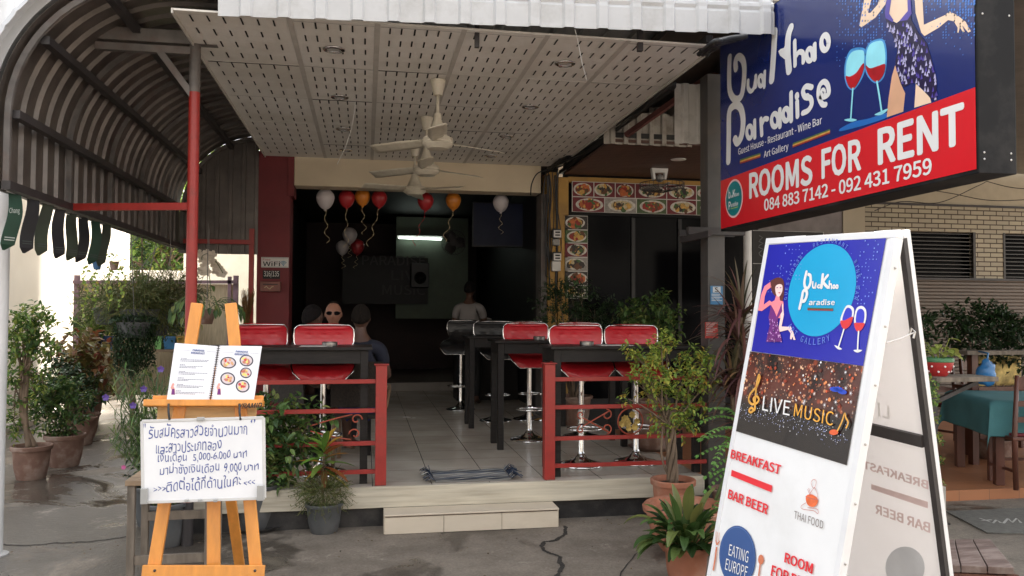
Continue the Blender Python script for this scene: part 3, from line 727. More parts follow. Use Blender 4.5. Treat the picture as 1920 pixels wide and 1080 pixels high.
# ---------------------------------------------------------------- bar stools
red_leather = M('red leatherette', (.52, .018, .028), .36, var=.08, scale=5, bump=.06, bscale=160, coat=.15)
black_leather = M('black leatherette', (.022, .021, .022), .38, var=.2, bump=.06, bscale=160, coat=.15)
def stool(label, leather, loc, rot, grp, h=.865, make=True):
    t = thing('bar_stool', label, 'bar stool', loc, grp)
    # shell: one bent sheet, back behind and seat in front (-y is the front)
    prof = [(.185, .485), (.205, .44), (.212, .36), (.205, .28), (.185, .20), (.15, .125), (.09, .06), (.01, .025), (-.07, .012), (-.14, -.005), (-.20, -.045), (-.222, -.105)]
    hw = [.205, .24, .247, .243, .222, .198, .203, .23, .25, .25, .232, .15]
    lift = [0, 0, 0, .0, .01, .03, .05, .05, .035, .02, .015, .0]
    wrap = [.045, .05, .055, .055, .05, .03, .0, 0, 0, 0, 0, 0]
    sp = spline([(y, z*.70 if z > 0 else z, 0) for y, z in prof], 4); n = len(sp)
    def it(arr, i):
        f = i/(n-1)*(len(arr)-1); k = min(int(f), len(arr)-2); return arr[k]+(arr[k+1]-arr[k])*(f-k)
    K = 20
    def surf(off, ins=1.0):
        rows = []
        for i in range(n):
            d = (sp[min(i+1, n-1)]-sp[max(i-1, 0)]).normalized(); nr = Vector((-d.y, d.x))
            if nr.y < 0 and i > n//2: nr = -nr
            # normal pointing to the sitter (front/up)
            nr = Vector((d.y, -d.x)) if Vector((d.y, -d.x)).dot(Vector((-.6, .8))) > 0 else Vector((-d.y, d.x))
            row = []
            for j in range(K+1):
                u = -1+2*j/K
                w = it(hw, i)*ins
                pad = (1-abs(u)**4)*off
                q = 0
                if off > 0:   # quilted V seams
                    vv = abs(((u*2.0+ (i/n)*3.0) % 1)-.5); ww = abs(((u*2.0-(i/n)*3.0) % 1)-.5)
                    q = -.011*(max(0, 1-vv/.07)+max(0, 1-ww/.07))*(1 if abs(u) < .88 else 0)
                y = sp[i].x+nr.x*(pad+q)-it(wrap, i)*u*u; z = sp[i].y+nr.y*(pad+q)+it(lift, i)*u*u
                row.append((w*u, y, z+h))
            rows.append(row)
        return rows
    A = surf(.022, .985); B = surf(-.008, .985)
    m_ = MB(); m_.grid(A); m_.grid(B, flip=True); o = m_.build('seat_shell', leather, t, smooth=True, world=False)
    C_ = surf(0.004, 1.0); ring = [r[0] for r in C_]+C_[-1][1:-1]+[r[-1] for r in reversed(C_)]+list(reversed(C_[0][1:-1]))
    m_ = MB(); m_.tube(ring, .006, 8, closed=True); m_.build('chrome_trim', chrome, t, smooth=True, world=False)
    m_ = MB(); m_.lathe([(.0, .0), (.198, .0), (.2, .006), (.19, .016), (.12, .032), (.06, .055), (.038, .085), (.031, .10)], n=32, c=(0, 0, .002)); m_.build('base', chrome, t, smooth=True, world=False)
    m_ = MB(); m_.lathe([(.031, .1), (.033, .105), (.029, .115), (.027, .12), (.027, h*.52), (.032, h*.52+.004), (.032, h*.52+.03), (.024, h*.52+.034), (.024, h-.03), (.06, h-.02), (.09, h-.008), (.0, h-.004)], n=20); m_.build('column', chrome, t, smooth='auto', world=False)
    zr = h*.38
    m_ = MB(); m_.tube([(.0, 0, zr), (0, -.03, zr)], .034, 14); ring = [(.148*math.sin(2*math.pi*k/28), -.10+.10*math.cos(2*math.pi*k/28)*1.15, zr) for k in range(28)]
    m_.tube(ring, .0105, 8, closed=True); m_.build('footrest', chrome, t, smooth=True, world=False)
    m_ = MB(); m_.tube([(.05, -.03, h-.03), (.12, -.09, h-.045), (.17, -.12, h-.06)], .005, 6); m_.build('lever', chrome, t, smooth=True, world=False)
    t.rotation_euler = (0, 0, rot)
    return t
redg = 'red bar stools at the tall tables'; blkg = 'black bar stools inside the bar'
st0 = stool('red bar stool under the table behind the scrollwork railing, nearest its end post', red_leather, (1.85, 6.80, .302), .04, redg)
def again(src, label, loc, rot, grp=None):
    c = copy_tree(src); c.location = loc; c.rotation_euler = (0, 0, rot); c['label'] = label
    if grp: c['group'] = grp
    return c
again(st0, 'red bar stool behind the small potted tree and the right-hand railing', (2.36, 6.84, .302), -.06)
again(st0, 'red bar stool at the second table, beside the open doorway', (1.68, 8.22, .302), .05)
again(st0, 'red bar stool in the second row, mostly hidden behind the front stool', (2.27, 8.34, .302), -.1)
again(st0, 'red bar stool behind the ashtray on the left table', (-.335, 6.80, .302), .03)
again(st0, 'red bar stool turned aside in front of the dark red pillar', (-.80, 6.92, .302), .5)
st1 = stool('black bar stool at the deepest tall table', black_leather, (1.57, 9.72, .302), .1, blkg)
again(st1, 'black bar stool in the dark left of the deepest tall table', (1.28, 10.9, .302), -.4)
again(st1, 'black bar stool in the dark right of the deepest tall table', (2.0, 9.8, .302), .0)

# ---------------------------------------------------------------- small things on tables
steel = M('brushed steel', (.5, .48, .46), .28, metal=1, var=.1, scale=20)
def ashtray(label, loc):
    t = thing('ashtray', label, 'ashtray', loc, 'round steel ashtrays')
    m_ = MB(); m_.lathe([(.048, 0), (.058, .004), (.06, .03), (.056, .036), (.047, .036), (.043, .03), (.035, .012), (0, .01)], n=28); m_.build('bowl', steel, t, smooth='auto', world=False)
    m_ = MB()
    for k in range(3):
        an = k*2.1+.4; m_.box((.053*math.cos(an)-.004, .053*math.sin(an)-.004, .036), (.053*math.cos(an)+.004, .053*math.sin(an)+.004, .0375))
    m_.build('cigarette_notch', rubber, t, world=False)
def on(u, v, z): return aZ(u, v, z)
p = aY(618, 645, 6.45); ashtray('steel ashtray on the left bar table', (p.x, 6.47, 1.349))
p = aY(1100, 644, 6.45); ashtray('steel ashtray on the table behind the scrollwork railing', (p.x, 6.45, 1.349))
p = aY(1013, 628, 7.8); ashtray('steel ashtray on the second table', (p.x, 7.85, 1.349))
paper = M('printed sheet', (.62, .6, .58), .6, var=.3, scale=18)
def placemat(label, x0, x1, y0, y1):
    m_ = MB(); m_.box((x0, y0, 1.3490), (x1, y1, 1.3515)); tag(m_.build('menu_sheet', paper), label, 'menu sheet', 'menu sheets on the bar tables')
placemat('flat menu sheet beside the ashtray on the left table', -.5, -.25, 6.42, 6.62)
placemat('flat menu sheet on the table behind the scrollwork railing', 1.92, 2.2, 6.42, 6.6)
# doormat: rag rug with fringed ends
rug = M('rag rug stripes', (.14, .15, .165), .95, var=.85, scale=5, stretch=(1.2, 42, 1), bump=.7, bscale=10, bstretch=(8, 70, 1))
DM = thing('doormat', 'dark blue and white rag rug with knotted fringe on the tiles', 'doormat', (.84, 6.47, .3))
weave = LEAF('rag rug weave', [hexc(26, 28, 34), hexc(150, 152, 150), hexc(40, 44, 54), hexc(70, 80, 96), hexc(24, 25, 28), hexc(176, 172, 164), hexc(34, 38, 48), hexc(110, 116, 124), hexc(30, 32, 40)], .95, 0)
a = MB()
for i in range(30):
    y = 6.275+i*.0138; rows = []
    for j in range(25):
        x = .545+.595*j/24; dy = .004*math.sin(j*.9+i*1.3); z = .3115+.003*math.sin(j*.6+i*.5)
        rows.append([(x, y+dy, z-.009), (x, y+.003+dy, z+.002), (x, y+.007+dy, z+.005), (x, y+.011+dy, z+.002), (x, y+.0142+dy, z-.009)])
    a.grid(rows, flip=True)
a.build('woven_body', weave, DM, smooth=True)
fr_m = LEAF('rag strips', [hexc(20, 24, 34), hexc(32, 44, 66), hexc(60, 78, 105), hexc(22, 22, 26), hexc(190, 188, 182), hexc(35, 48, 72)], .9, .0)
for side in (0, 1):
    a = MB()
    for k in range(44):
        y = 6.27+.40*k/44; x = .535 if side == 0 else 1.145
        sx = -1 if side == 0 else 1; L_ = rnd(.03, .10); w = rnd(.008, .022)
        q = Vector((x, y, .32)); e = q+Vector((sx*L_, rnd(-.05, .04), rnd(.0, .03))); mid = (q+e)/2+Vector((0, 0, rnd(.01, .035)))
        dy = Vector((rnd(-.3, .3), 1, rnd(-.4, .4))).normalized()*w/2
        a.add([q-dy, q+dy, mid+dy, mid-dy, e+dy, e-dy], [(0, 1, 2, 3), (3, 2, 4, 5)])
    a.build('fringe', fr_m, DM, solid=.002)

# ---------------------------------------------------------------- ceiling: fans, downlights
def fan(label, loc, drop, ang):
    t = thing('ceiling_fan', label, 'ceiling fan', loc, 'ivory ceiling fans under the soffit')
    m_ = MB(); m_.lathe([(.0, 0), (.062, 0), (.062, -.012), (.056, -.03), (.036, -.125), (.0, -.128)], n=24); m_.build('ceiling_cup', ivory, t, smooth='auto', world=False)
    m_ = MB(); m_.tube([(0, 0, -.12), (0, 0, -drop+.2)], .0125, 12); m_.build('rod', ivory, t, smooth=True, world=False)
    m_ = MB(); m_.lathe([(.0, -drop+.23), (.026, -drop+.228), (.034, -drop+.17), (.058, -drop+.10), (.06, -drop+.075), (.0, -drop+.07)], n=24)
    m_.build('lower_cup', ivory, t, smooth='auto', world=False)
    m_ = MB(); m_.lathe([(.0, -drop+.085), (.07, -drop+.08), (.078, -drop+.045), (.118, -drop+.03), (.128, -drop+.005), (.122, -drop-.01), (.128, -drop-.02), (.118, -drop-.035), (.10, -drop-.045), (.085, -drop-.06), (.0, -drop-.07)], n=32); m_.build('motor', ivory, t, smooth='auto', world=False)
    for k in range(3):
        a0 = ang+k*2*math.pi/3; ux = Vector((math.cos(a0), math.sin(a0), 0)); uy = Vector((-math.sin(a0), math.cos(a0), 0))
        m_ = MB(); rows = []
        for i in range(9):
            f = i/8; r_ = .12+.50*f; w = .045+.028*min(1, f*3) - (.012 if i == 8 else 0)
            rows.append([ux*r_+uy*(w*s_)+Vector((0, 0, -drop+.0-.012*f+.02*s_)) for s_ in (-1, -.5, 0, .5, 1)])
        m_.grid(rows); m_.build('blade', ivory, t, smooth=True, world=False, solid=.004)
    return t
f0 = fan('ivory ceiling fan nearest the eave, hanging lowest on the longest rod', (.56, 6.47, 3.497), .50, R(25))
def fan_at(label, u, v, uh, vh, ang):
    p = aZ(u, v, 3.5); q = aY(uh, vh, p.y)
    f = copy_tree(f0); f.location = (p.x, p.y, 3.497); f['label'] = label; f.rotation_euler = (0, 0, ang); return f
f1 = fan_at('middle ivory ceiling fan in front of the cream beam', 800, 220, 800, 322, 0)
f2 = fan_at('ivory ceiling fan deepest under the soffit, close to the beam', 778, 272, 778, 352, R(-62))
lamp_glass = M('downlight lens', (.5, .5, .48), .15, var=.1)
k = 0
names = ['first', 'second', 'third', 'last']
for x in (-.24, 1.46):
    for j, y in enumerate((5.84, 7.14, 8.39, 9.48)):
        t = thing('downlight', '%s recessed downlight from the eave in the row %s the ceiling fans' % (names[j], 'left of' if x < 0 else 'right of'), 'downlight', (x, y, 3.497), 'unlit round downlights in the soffit')
        a = MB(); a.lathe([(.048, .01), (.05, -.004), (.058, -.012), (.075, -.009), (.08, -.001)], n=28); a.build('trim_ring', chrome, t, smooth=True, world=False)
        a = MB(); a.lathe([(.0, -.004), (.049, -.003)], n=24); a.build('lens', lamp_glass, t, world=False)

# ---------------------------------------------------------------- balloons
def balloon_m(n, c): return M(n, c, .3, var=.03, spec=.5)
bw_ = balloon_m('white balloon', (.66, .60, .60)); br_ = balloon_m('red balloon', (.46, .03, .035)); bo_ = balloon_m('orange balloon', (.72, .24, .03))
rib_m = M('curled ribbon', (.62, .5, .3), .4, var=.2); rib_r = M('red ribbon', (.45, .03, .04), .4)
def balloon(label, mat, u, v, y, wpx, rmat, length, sway, seed):
    rr = random.Random(seed); c = aY(u, v, y); dep = (c-CC).dot(cf); r_ = wpx/2*dep/FPX
    t = thing('balloon', label, 'balloon', c, 'party balloons under the beam')
    m_ = MB(); prof = [(.006, -1.42*r_), (.02, -1.40*r_), (.012, -1.33*r_)]
    for i in range(1, 19):
        th = math.pi*i/18
        z = -math.cos(th); w = math.sin(th)
        if z < 0: w *= (1-.12*abs(z)); z *= 1.3
        prof.append((max(.0, w*r_), z*r_ if z > 0 else z*r_))
    m_.lathe(prof, n=24); m_.build('balloon_skin', mat, t, smooth=True, world=False)
    m_ = MB(); pts = []; n = 26
    for i in range(n+1):
        f = i/n
        pts.append((sway*f+.028*math.sin(f*15+seed)*(.3+f), .012*math.cos(f*17), -1.4*r_-length*f))
    rows = [[Vector(p)+Vector((.005*math.cos(i*.9), .005*math.sin(i*.9), 0)), Vector(p)-Vector((.005*math.cos(i*.9), .005*math.sin(i*.9), 0))] for i, p in enumerate(pts)]
    m_.grid(rows); m_.build('ribbon', rmat, t, world=False, solid=.0015)
BYB = 10.55
balloon('white balloon nearest the dark red pillar', bw_, 610, 371, BYB, 34, rib_m, .42, .03, 1)
balloon('red balloon beside the white one near the dark red pillar', br_, 650, 371, BYB+.1, 30, rib_m, .5, .0, 2)
balloon('orange balloon between the two left red balloons', bo_, 680, 368, BYB+.15, 29, rib_m, .36, .03, 3)
balloon('red balloon right of the first orange one', br_, 711, 371, BYB+.1, 29, rib_m, .5, -.14, 4)
balloon('red balloon behind the fan with a red ribbon', br_, 798, 376, BYB+.1, 30, rib_r, .46, -.16, 5)
balloon('orange balloon right of the ceiling fans', bo_, 850, 375, BYB+.1, 29, rib_m, .42, -.13, 6)
balloon('white balloon standing alone near the ochre pillar', bw_, 939, 379, BYB+.05, 30, rib_m, .28, .0, 7)
dimw = M('white balloon darkened as shade', (.4, .37, .37), .35); dimr = M('red balloon darkened as shade', (.3, .025, .03), .35)  # darker copies of the balloon colours, room shade put into them
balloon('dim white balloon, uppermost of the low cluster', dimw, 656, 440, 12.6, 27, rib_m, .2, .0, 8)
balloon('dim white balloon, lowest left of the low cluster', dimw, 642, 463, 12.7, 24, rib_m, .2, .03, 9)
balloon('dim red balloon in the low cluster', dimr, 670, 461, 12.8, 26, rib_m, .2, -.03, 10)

# ---------------------------------------------------------------- fixtures inside
TL = thing('tube_light', 'lit white tube lamp glowing on the pale green partition', 'tube light', aY(788, 447, 15.0))
l0, l1 = aY(748, 446, 15.0), aY(828, 449, 15.0)
a = MB(); a.tube([l0, l1], .014, 10); a.build('tube', M('lit tube', (.9, .95, .9), .3, emit=(.86, 1, .9), estr=2.0), TL, smooth=True)
a = MB(); a.box((l0.x-.03, 15.02, l0.z+.0), (l1.x+.03, 15.08, l0.z+.05)); a.build('batten', white_plastic, TL)
TV = thing('television', 'large dark television on the right wall inside the bar', 'television', aY(920, 420, 11.8))
a = MB(); c0, c1 = aY(886, 378, 11.8), aY(968, 464, 11.8); a.box((c0.x, 11.8, c1.z), (c1.x+.3, 11.86, c0.z)); a.build('screen_case', rubber, TV, bevel=.006)
a = MB(); a.box((c0.x+.02, 11.796, c1.z+.03), (c1.x+.28, 11.8-.001, c0.z-.02)); a.build('screen', M('faint blue screen', (.004, .0045, .007), .6, var=.9, scale=4, emit=(.05, .08, .25), estr=.003), TV)
LS = thing('loudspeaker', 'black loudspeaker in front of the pale green partition', 'loudspeaker', aY(785, 518, 14.8))
s0, s1 = aY(770, 494, 14.8), aY(803, 540, 14.8)
a = MB(); a.box((s0.x, 14.6, s1.z), (s1.x, 14.9, s0.z)); a.build('cabinet', rubber, LS, bevel=.01)
a = MB(); a.lathe([(.0, .01), (.06, .0), (.1, .02), (.11, .022)], n=24); 
for i, v in enumerate(a.v): a.v[i] = Vector((v.x+(s0.x+s1.x)/2, 14.6-v.z, v.y+(s0.z+s1.z)/2-.05))
a.build('cone', M('speaker cone', (.012, .012, .012), .7), LS, smooth=True)
def pole_fan(name, label, c, rad, mat_c, mat_b, loc):
    t = thing(name, label, 'wall fan', loc)
    m_ = MB()
    for k in range(26):
        an = 2*math.pi*k/26
        P = [Vector((rad*f*math.cos(an), -.05-.06*math.sin(f*math.pi*.55), rad*f*math.sin(an))) for f in (.18, .45, .7, .9, 1)]
        P += [Vector((rad*math.cos(an), .0, rad*math.sin(an)))]
        m_.tube([c+p for p in P], .0025, 4)
    for f, yy in ((1, -.05), (.6, -.105), (.2, -.08)): m_.tube([c+Vector((rad*f*math.cos(2*math.pi*k/28), yy, rad*f*math.sin(2*math.pi*k/28))) for k in range(28)], .004, 5, closed=True)
    m_.build('guard', mat_c, t)
    m_ = MB()
    for k in range(3):
        a0 = k*2.094; rows = []
        for i in range(6):
            f = .15+.75*i/5; w = .09*math.sin(min(1, f+.2)*2.2)
            d = Vector((math.cos(a0), 0, math.sin(a0))); s_ = Vector((-math.sin(a0), 0, math.cos(a0)))
            rows.append([c+d*rad*f+s_*(w*q)+Vector((0, -.04+.03*q, 0)) for q in (-1, 0, 1)])
        m_.grid(rows)
    m_.build('blades', mat_b, t, smooth=True, solid=.003)
    m_ = MB(); m_.tube([c+Vector((0, -.06, 0)), c+Vector((0, .14, 0))], .06, 16); m_.build('motor', mat_b, t, smooth='auto')
    return t
wf = aY(850, 455, 13.0)
pole_fan('wall_fan', 'dark wall fan silhouette right of the lit tube', Vector(wf), .2, dark_steel, dark_steel, wf)
# folded orbit fan under the neighbour's ceiling
oc = aY(1240, 352, 9.4)
OF = thing('ceiling_mounted_fan', 'white bracket fan with dark guard hanging before the food photographs', 'fan', aY(1237, 310, 9.4))
b0, b1 = aY(1219, 310, 9.4), aY(1252, 338, 9.4)
a = MB(); a.prism([(b0.x, 9.36, b0.z), (b1.x, 9.36, b0.z), (b1.x-.03, 9.36, b1.z), (b1.x-.06, 9.36, b1.z), (b1.x-.05, 9.36, b0.z-.09), (b0.x+.05, 9.36, b0.z-.09), (b0.x+.06, 9.36, b1.z), (b0.x+.03, 9.36, b1.z)], (0, .07, 0)); a.build('bracket', white_plastic, OF, bevel=.006)
a = MB(); a.ball((oc.x-.02, 9.40, b1.z+.02), .05, .06, .05); a.tube([(oc.x, 9.4, b0.z), (oc.x, 9.4, 3.40)], .02, 10); a.build('motor', M('grey motor', (.3, .29, .28), .5), OF, smooth=True)
a = MB(); cc = Vector((oc.x, 9.38, oc.z+.0)); rad = .27
for k in range(30):
    an = 2*math.pi*k/30; a.tube([cc+Vector((rad*f*math.cos(an), rad*f*math.sin(an), .06*(1-f)*-1-.01+.05*f*math.cos(an)*.2)) for f in (.1, .5, .85, 1)]+[cc+Vector((rad*math.cos(an), rad*math.sin(an), .05))], .003, 4)
a.tube([cc+Vector((rad*math.cos(k*2*math.pi/30), rad*math.sin(k*2*math.pi/30), .0)) for k in range(30)], .005, 5, closed=True)
a.tube([cc+Vector((rad*math.cos(k*2*math.pi/30), rad*math.sin(k*2*math.pi/30), .05)) for k in range(30)], .005, 5, closed=True)
a.build('guard', dark_steel, OF)
a = MB()
for k in range(3):
    an = k*2.094+.3; d = Vector((math.cos(an), math.sin(an), 0)); s_ = Vector((-math.sin(an), math.cos(an), 0))
    a.grid([[cc+d*rad*f+s_*.07*q+Vector((0, 0, .01+.02*q)) for q in (-1, 0, 1)] for f in (.15, .4, .65, .9)])
a.build('blades', M('grey fan blade', (.35, .34, .32), .5), OF, solid=.003)
DL = thing('downlight', 'white recessed downlight in the brown slatted ceiling', 'downlight', aZ(1272, 299, 3.398), 'unlit round downlights in the soffit')
a = MB(); a.lathe([(0, -.003), (.06, -.006), (.085, -.004), (.09, .0)], n=24); a.build('trim_ring', white_plastic, DL, smooth=True, world=False)

# ---------------------------------------------------------------- plates and meters on the pillars
ink = M('black ink', (.012, .012, .012), .6); sign_white = M('white plate', (.62, .6, .57), .5, var=.06, stain=(.4, .37, .32), sscale=8, samt=.3)
def yrect(mb, u0, v0, u1, v1, y, th, mi=0):
    p, q = aY(u0, v0, y), aY(u1, v1, y); mb.box((p.x, y-th, q.z), (q.x, y, p.z), mi); return p, q
WF = thing('wifi_sign', 'small white free wifi sign on the dark red pillar', 'sign', aY(515, 493, FY))
a = MB(); p, q = yrect(a, 490, 482, 541, 502, FY-.001, .006, 0)
a.box((p.x+.006, FY-.0085, q.z+.006), (q.x-.006, FY-.0071, q.z+.009), 1); a.box((p.x+.006, FY-.0085, p.z-.009), (q.x-.006, FY-.0071, p.z-.006), 1)
lay_text(a, 'WiFi', (p.x+.02, FY-.009, q.z+.018), (.20, 0, 0), (0, 0, .052), .03, 1)
lay_text(a, 'Free', (p.x+.018, FY-.009, p.z-.042), (.09, 0, 0), (0, 0, .024), .01, 2)
for r_ in (.015, .03, .045): stroke(a, [(q.x-.06+r_*math.cos(t), FY-.009, q.z+.03+r_*math.sin(t)) for t in [R(40+10*k) for k in range(11)]], .008, mi=3)
a.ball((q.x-.06, FY-.009, q.z+.028), .008, .002, .008, 8, 6, 3)
a.build('plate', [sign_white, ink, M('red print', (.4, .04, .05), .6), M('blue print', (.05, .22, .35), .6)], WF)
HN = thing('house_number', 'black house number plate reading 316/135 under the wifi sign', 'number plate', aY(508, 515, FY))
a = MB(); p, q = yrect(a, 493, 507, 525, 523, FY-.001, .008, 0); lay_text(a, '316/135', (p.x+.012, FY-.011, q.z+.03), (q.x-p.x-.024, 0, 0), (0, 0, .062), .012, 1)
a.build('plate', [ink, M('white digits', (.66, .64, .6), .5)], HN)
LB = thing('letterbox', 'dark brown metal letterbox below the house number', 'letterbox', aY(508, 537, FY))
a = MB(); p, q = yrect(a, 490, 528, 527, 547, FY-.001, .09, 0); a.build('box', M('brown letterbox', (.16, .06, .045), .45, metal=.3, var=.2), LB, bevel=.005)
a = MB(); a.box((p.x+.03, FY-.097, q.z+.08), (q.x-.03, FY-.0915, q.z+.09)); a.build('slot', ink, LB)
a = MB(); stroke(a, [(p.x+.05+.02*k, FY-.095, q.z+.045+.018*math.sin(k*1.7)) for k in range(6)], .008); a.build('emblem', M('dull brass', (.35, .27, .16), .4, metal=.6), LB)
def meter(label, u0, v0, u1, v1, seal):
    t = thing('electric_meter', label, 'electric meter', aY((u0+u1)/2, (v0+v1)/2, FY-.05), 'electricity meters on the ochre pillar')
    m_ = MB(); p, q = yrect(m_, u0, v0, u1, v1, FY-.052, .09, 0); m_.build('case', M('meter case', (.04, .037, .035), .35, var=.3), t, bevel=.012)
    m_ = MB(); cx = (p.x+q.x)/2; m_.box((cx-.04, FY-.146, p.z-.11), (cx+.055, FY-.143, p.z-.02), 0); m_.box((cx-.022, FY-.148, p.z-.055), (cx+.04, FY-.1465, p.z-.035), 1); m_.box((cx-.022, FY-.148, p.z-.09), (cx+.04, FY-.1465, p.z-.072), 1)
    m_.build('dial', [sign_white, ink], t)
    if seal:
        m_ = MB(); m_.box((p.x+.0, FY-.13, q.z-.13), (q.x, FY-.05, q.z-.004)); m_.build('terminal_cover', sign_white, t, bevel=.01)
    else:
        m_ = MB(); m_.box((p.x+.01, FY-.12, q.z-.09), (q.x-.01, FY-.05, q.z-.004)); m_.build('terminal_cover', M('grey cover', (.25, .24, .22), .4), t, bevel=.01)
meter('upper electric meter on the ochre pillar', 1033, 430, 1049, 448, False)
meter('lower electric meter with pale cover on the ochre pillar', 1033, 473, 1049, 490, True)

# food photograph boards
def food_board(label, u0, v0, u1, v1, cells, y):
    t = thing('food_photo_board', label, 'menu board', aY((u0+u1)/2, (v0+v1)/2, y), 'boards of food photographs')
    m_ = MB(); p, q = yrect(m_, u0, v0, u1, v1, y, .02, 0); m_.build('frame', M('white board edge', (.6, .58, .54), .5), t)
    m_ = MB(); rr = random.Random(len(label)); W_, H_ = q.x-p.x, p.z-q.z
    for (a0, b0_, a1, b1_, bgc, kind) in cells:
        x0, x1 = p.x+W_*a0+.008, p.x+W_*a1-.004; z1, z0 = p.z-H_*b0_-.008, p.z-H_*b1_+.004
        m_.poly([(x0, y-.022, z0), (x1, y-.022, z0), (x1, y-.022, z1), (x0, y-.022, z1)], bgc)
        cx, cz = (x0+x1)/2+rr.uniform(-.02, .02), (z0+z1)/2; rx, rz = (x1-x0)*.44, (z1-z0)*.44
        m_.poly([(cx+rx*math.cos(2*math.pi*k/28), y-.0235, cz+rz*math.sin(2*math.pi*k/28)) for k in range(28)], 4)
        m_.poly([(cx+rx*.8*math.cos(2*math.pi*k/24), y-.0242, cz+rz*.74*math.sin(2*math.pi*k/24)) for k in range(24)], 5 if kind else 6)
        for k in range(42):
            an, f = rr.uniform(0, 6.28), rr.random()**.6*.68
            ox, oz = cx+rx*f*math.cos(an), cz+rz*f*math.sin(an); s1 = rr.uniform(.012, .05); s2 = s1*rr.uniform(.3, .9); th = rr.uniform(0, 3.1); 
            mi = rr.choice([7, 8, 9, 10, 11] if kind else [8, 9, 10, 12, 12, 6])
            yy = y-.0248-.0002*k
            m_.poly([(ox+s1*math.cos(2*math.pi*j/7)*math.cos(th)-s2*math.sin(2*math.pi*j/7)*math.sin(th), yy, oz+s1*math.cos(2*math.pi*j/7)*math.sin(th)+s2*math.sin(2*math.pi*j/7)*math.cos(th)) for j in range(7)], mi)
    c = lambda n, r_, g_, b_: M('print ' + n, hexc(r_, g_, b_), .55, var=.25, scale=30)
    m_.build('food_photos', [sign_white, c('maroon', 110, 30, 38), c('grey', 150, 145, 138), c('leaf', 70, 90, 50), c('plate', 205, 200, 190), c('sauce', 150, 60, 30), c('cream', 196, 180, 140), c('red', 150, 40, 28), c('brown', 100, 62, 34), c('green', 62, 96, 44), c('gold', 205, 160, 80), c('orange', 190, 100, 50), c('dark', 48, 40, 36)], t)
food_board('wide two row board of food photographs above the dark window', 1072, 340, 1500, 409,
  [(0, 0, .09, .5, 1, 1), (.09, 0, .18, .5, 1, 0), (.18, 0, .265, .5, 1, 1), (.265, 0, .4, .5, 1, 0), (.4, 0, .53, .5, 1, 0), (.53, 0, .66, .5, 3, 1), (.66, 0, .83, .5, 1, 1), (.83, 0, 1, .5, 3, 1),
   (0, .5, .135, 1, 1, 1), (.135, .5, .27, 1, 2, 0), (.27, .5, .4, 1, 3, 1), (.4, .5, .53, 1, 1, 0), (.53, .5, .66, 1, 3, 1), (.66, .5, .83, 1, 2, 1), (.83, .5, 1, 1, 1, 0)], FY-.03)
food_board('narrow upright board of food photographs beside the electric meters', 1058, 404, 1101, 560,
  [(0, 0, 1, .17, 12, 1), (0, .17, 1, .33, 3, 1), (0, .33, 1, .5, 1, 0), (0, .5, 1, .67, 2, 0), (0, .67, 1, .84, 12, 1), (0, .84, 1, 1, 3, 0)], FY-.03)

# cables
CB = thing('cable_bundle', 'loose black cables gathered at the top of the ochre pillar', 'cables', aY(1030, 320, FY-.1))
a = MB(); rr = random.Random(3)
for k in range(9):
    x = 1024+rr.uniform(-4, 30); pts = [aY(x+rr.uniform(-3, 3), 322+rr.uniform(-8, 8), FY-.12), aY(x+rr.uniform(-6, 6), 370, FY-.08), aY(x+rr.uniform(-5, 5), 440, FY-.07), aY(x+rr.uniform(-3, 3), 520+rr.uniform(-40, 60), FY-.065)]
    a.tube(spline(pts, 8), rr.choice([.006, .008, .011]), 6)
a.tube(spline([aY(1030, 318, FY-.15), aY(1008, 325, FY-.15), aY(997, 345, FY-.12), aY(995, 366, FY-.1)], 8), .008, 6)
for k in range(7):
    a.tube(spline([aY(1022+rr.uniform(0, 14), 318+rr.uniform(-6, 8), FY-.14), aY(1060+rr.uniform(-10, 5), 300+rr.uniform(-8, 8), FY-.6), aY(1130, 262+rr.uniform(-14, 4), 8.6), aZ(1265, 160+rr.uniform(-4, 4), 3.42)], 8), rr.choice([.008, .012, .016]), 6)
a.build('cable', rubber, CB, smooth=True)
a = MB(); a.tube(spline([aY(1034, 318, FY-.16), aY(1052, 298, FY-.3), aY(1066, 276, FY-.4), aZ(1072, 268, 3.49)], 8), .004, 6); a.build('white_wire', white_plastic, CB, smooth=True)
CB2 = thing('cable_bundle', 'tangle of dark cables under the eave at the top of the steel column', 'cables', aZ(1350, 90, 3.4))
a = MB()
for k in range(8):
    a.tube(spline([aZ(1318+rr.uniform(-8, 8), 100+rr.uniform(-12, 10), 3.42), aZ(1340+rr.uniform(-6, 6), 84+rr.uniform(-8, 8), 3.40), aZ(1362+rr.uniform(-6, 6), 78+rr.uniform(-6, 8), 3.44), aZ(1395+rr.uniform(-8, 6), 70+rr.uniform(-5, 5), 3.47)], 6), rr.choice([.008, .013, .018]), 6)
a.build('cable', rubber, CB2, smooth=True)
for nm, lab, px in (('loose_wire', 'thin white wire dangling from the soffit left of the fans', [(667, 190), (660, 235), (648, 275), (632, 308)]), ('loose_wire', 'thin grey wire dangling from the soffit near the first right downlight', [(1078, 55), (1085, 85), (1092, 120), (1100, 150)])):
    a = MB(); y0 = aZ(px[0][0], px[0][1], 3.5).y; a.tube(spline([aY(u, v, y0+.1*i) for i, (u, v) in enumerate(px)], 8), .003, 5); tag(a.build(nm, white_plastic, smooth=True), lab, 'wire')
WR = thing('overhead_wires', 'thin dark wires sagging across the brick house front', 'wires', aY(1850, 370, 9.8))
a = MB()
for px in ([(1640, 395), (1690, 378), (1760, 380), (1830, 350), (1850, 340)], [(1700, 350), (1780, 362), (1860, 376), (1960, 372)], [(1850, 340), (1900, 352), (1970, 356)]):
    a.tube(spline([aY(u, v, 9.8) for u, v in px], 8), .006, 5)
a.build('wire', rubber, WR)
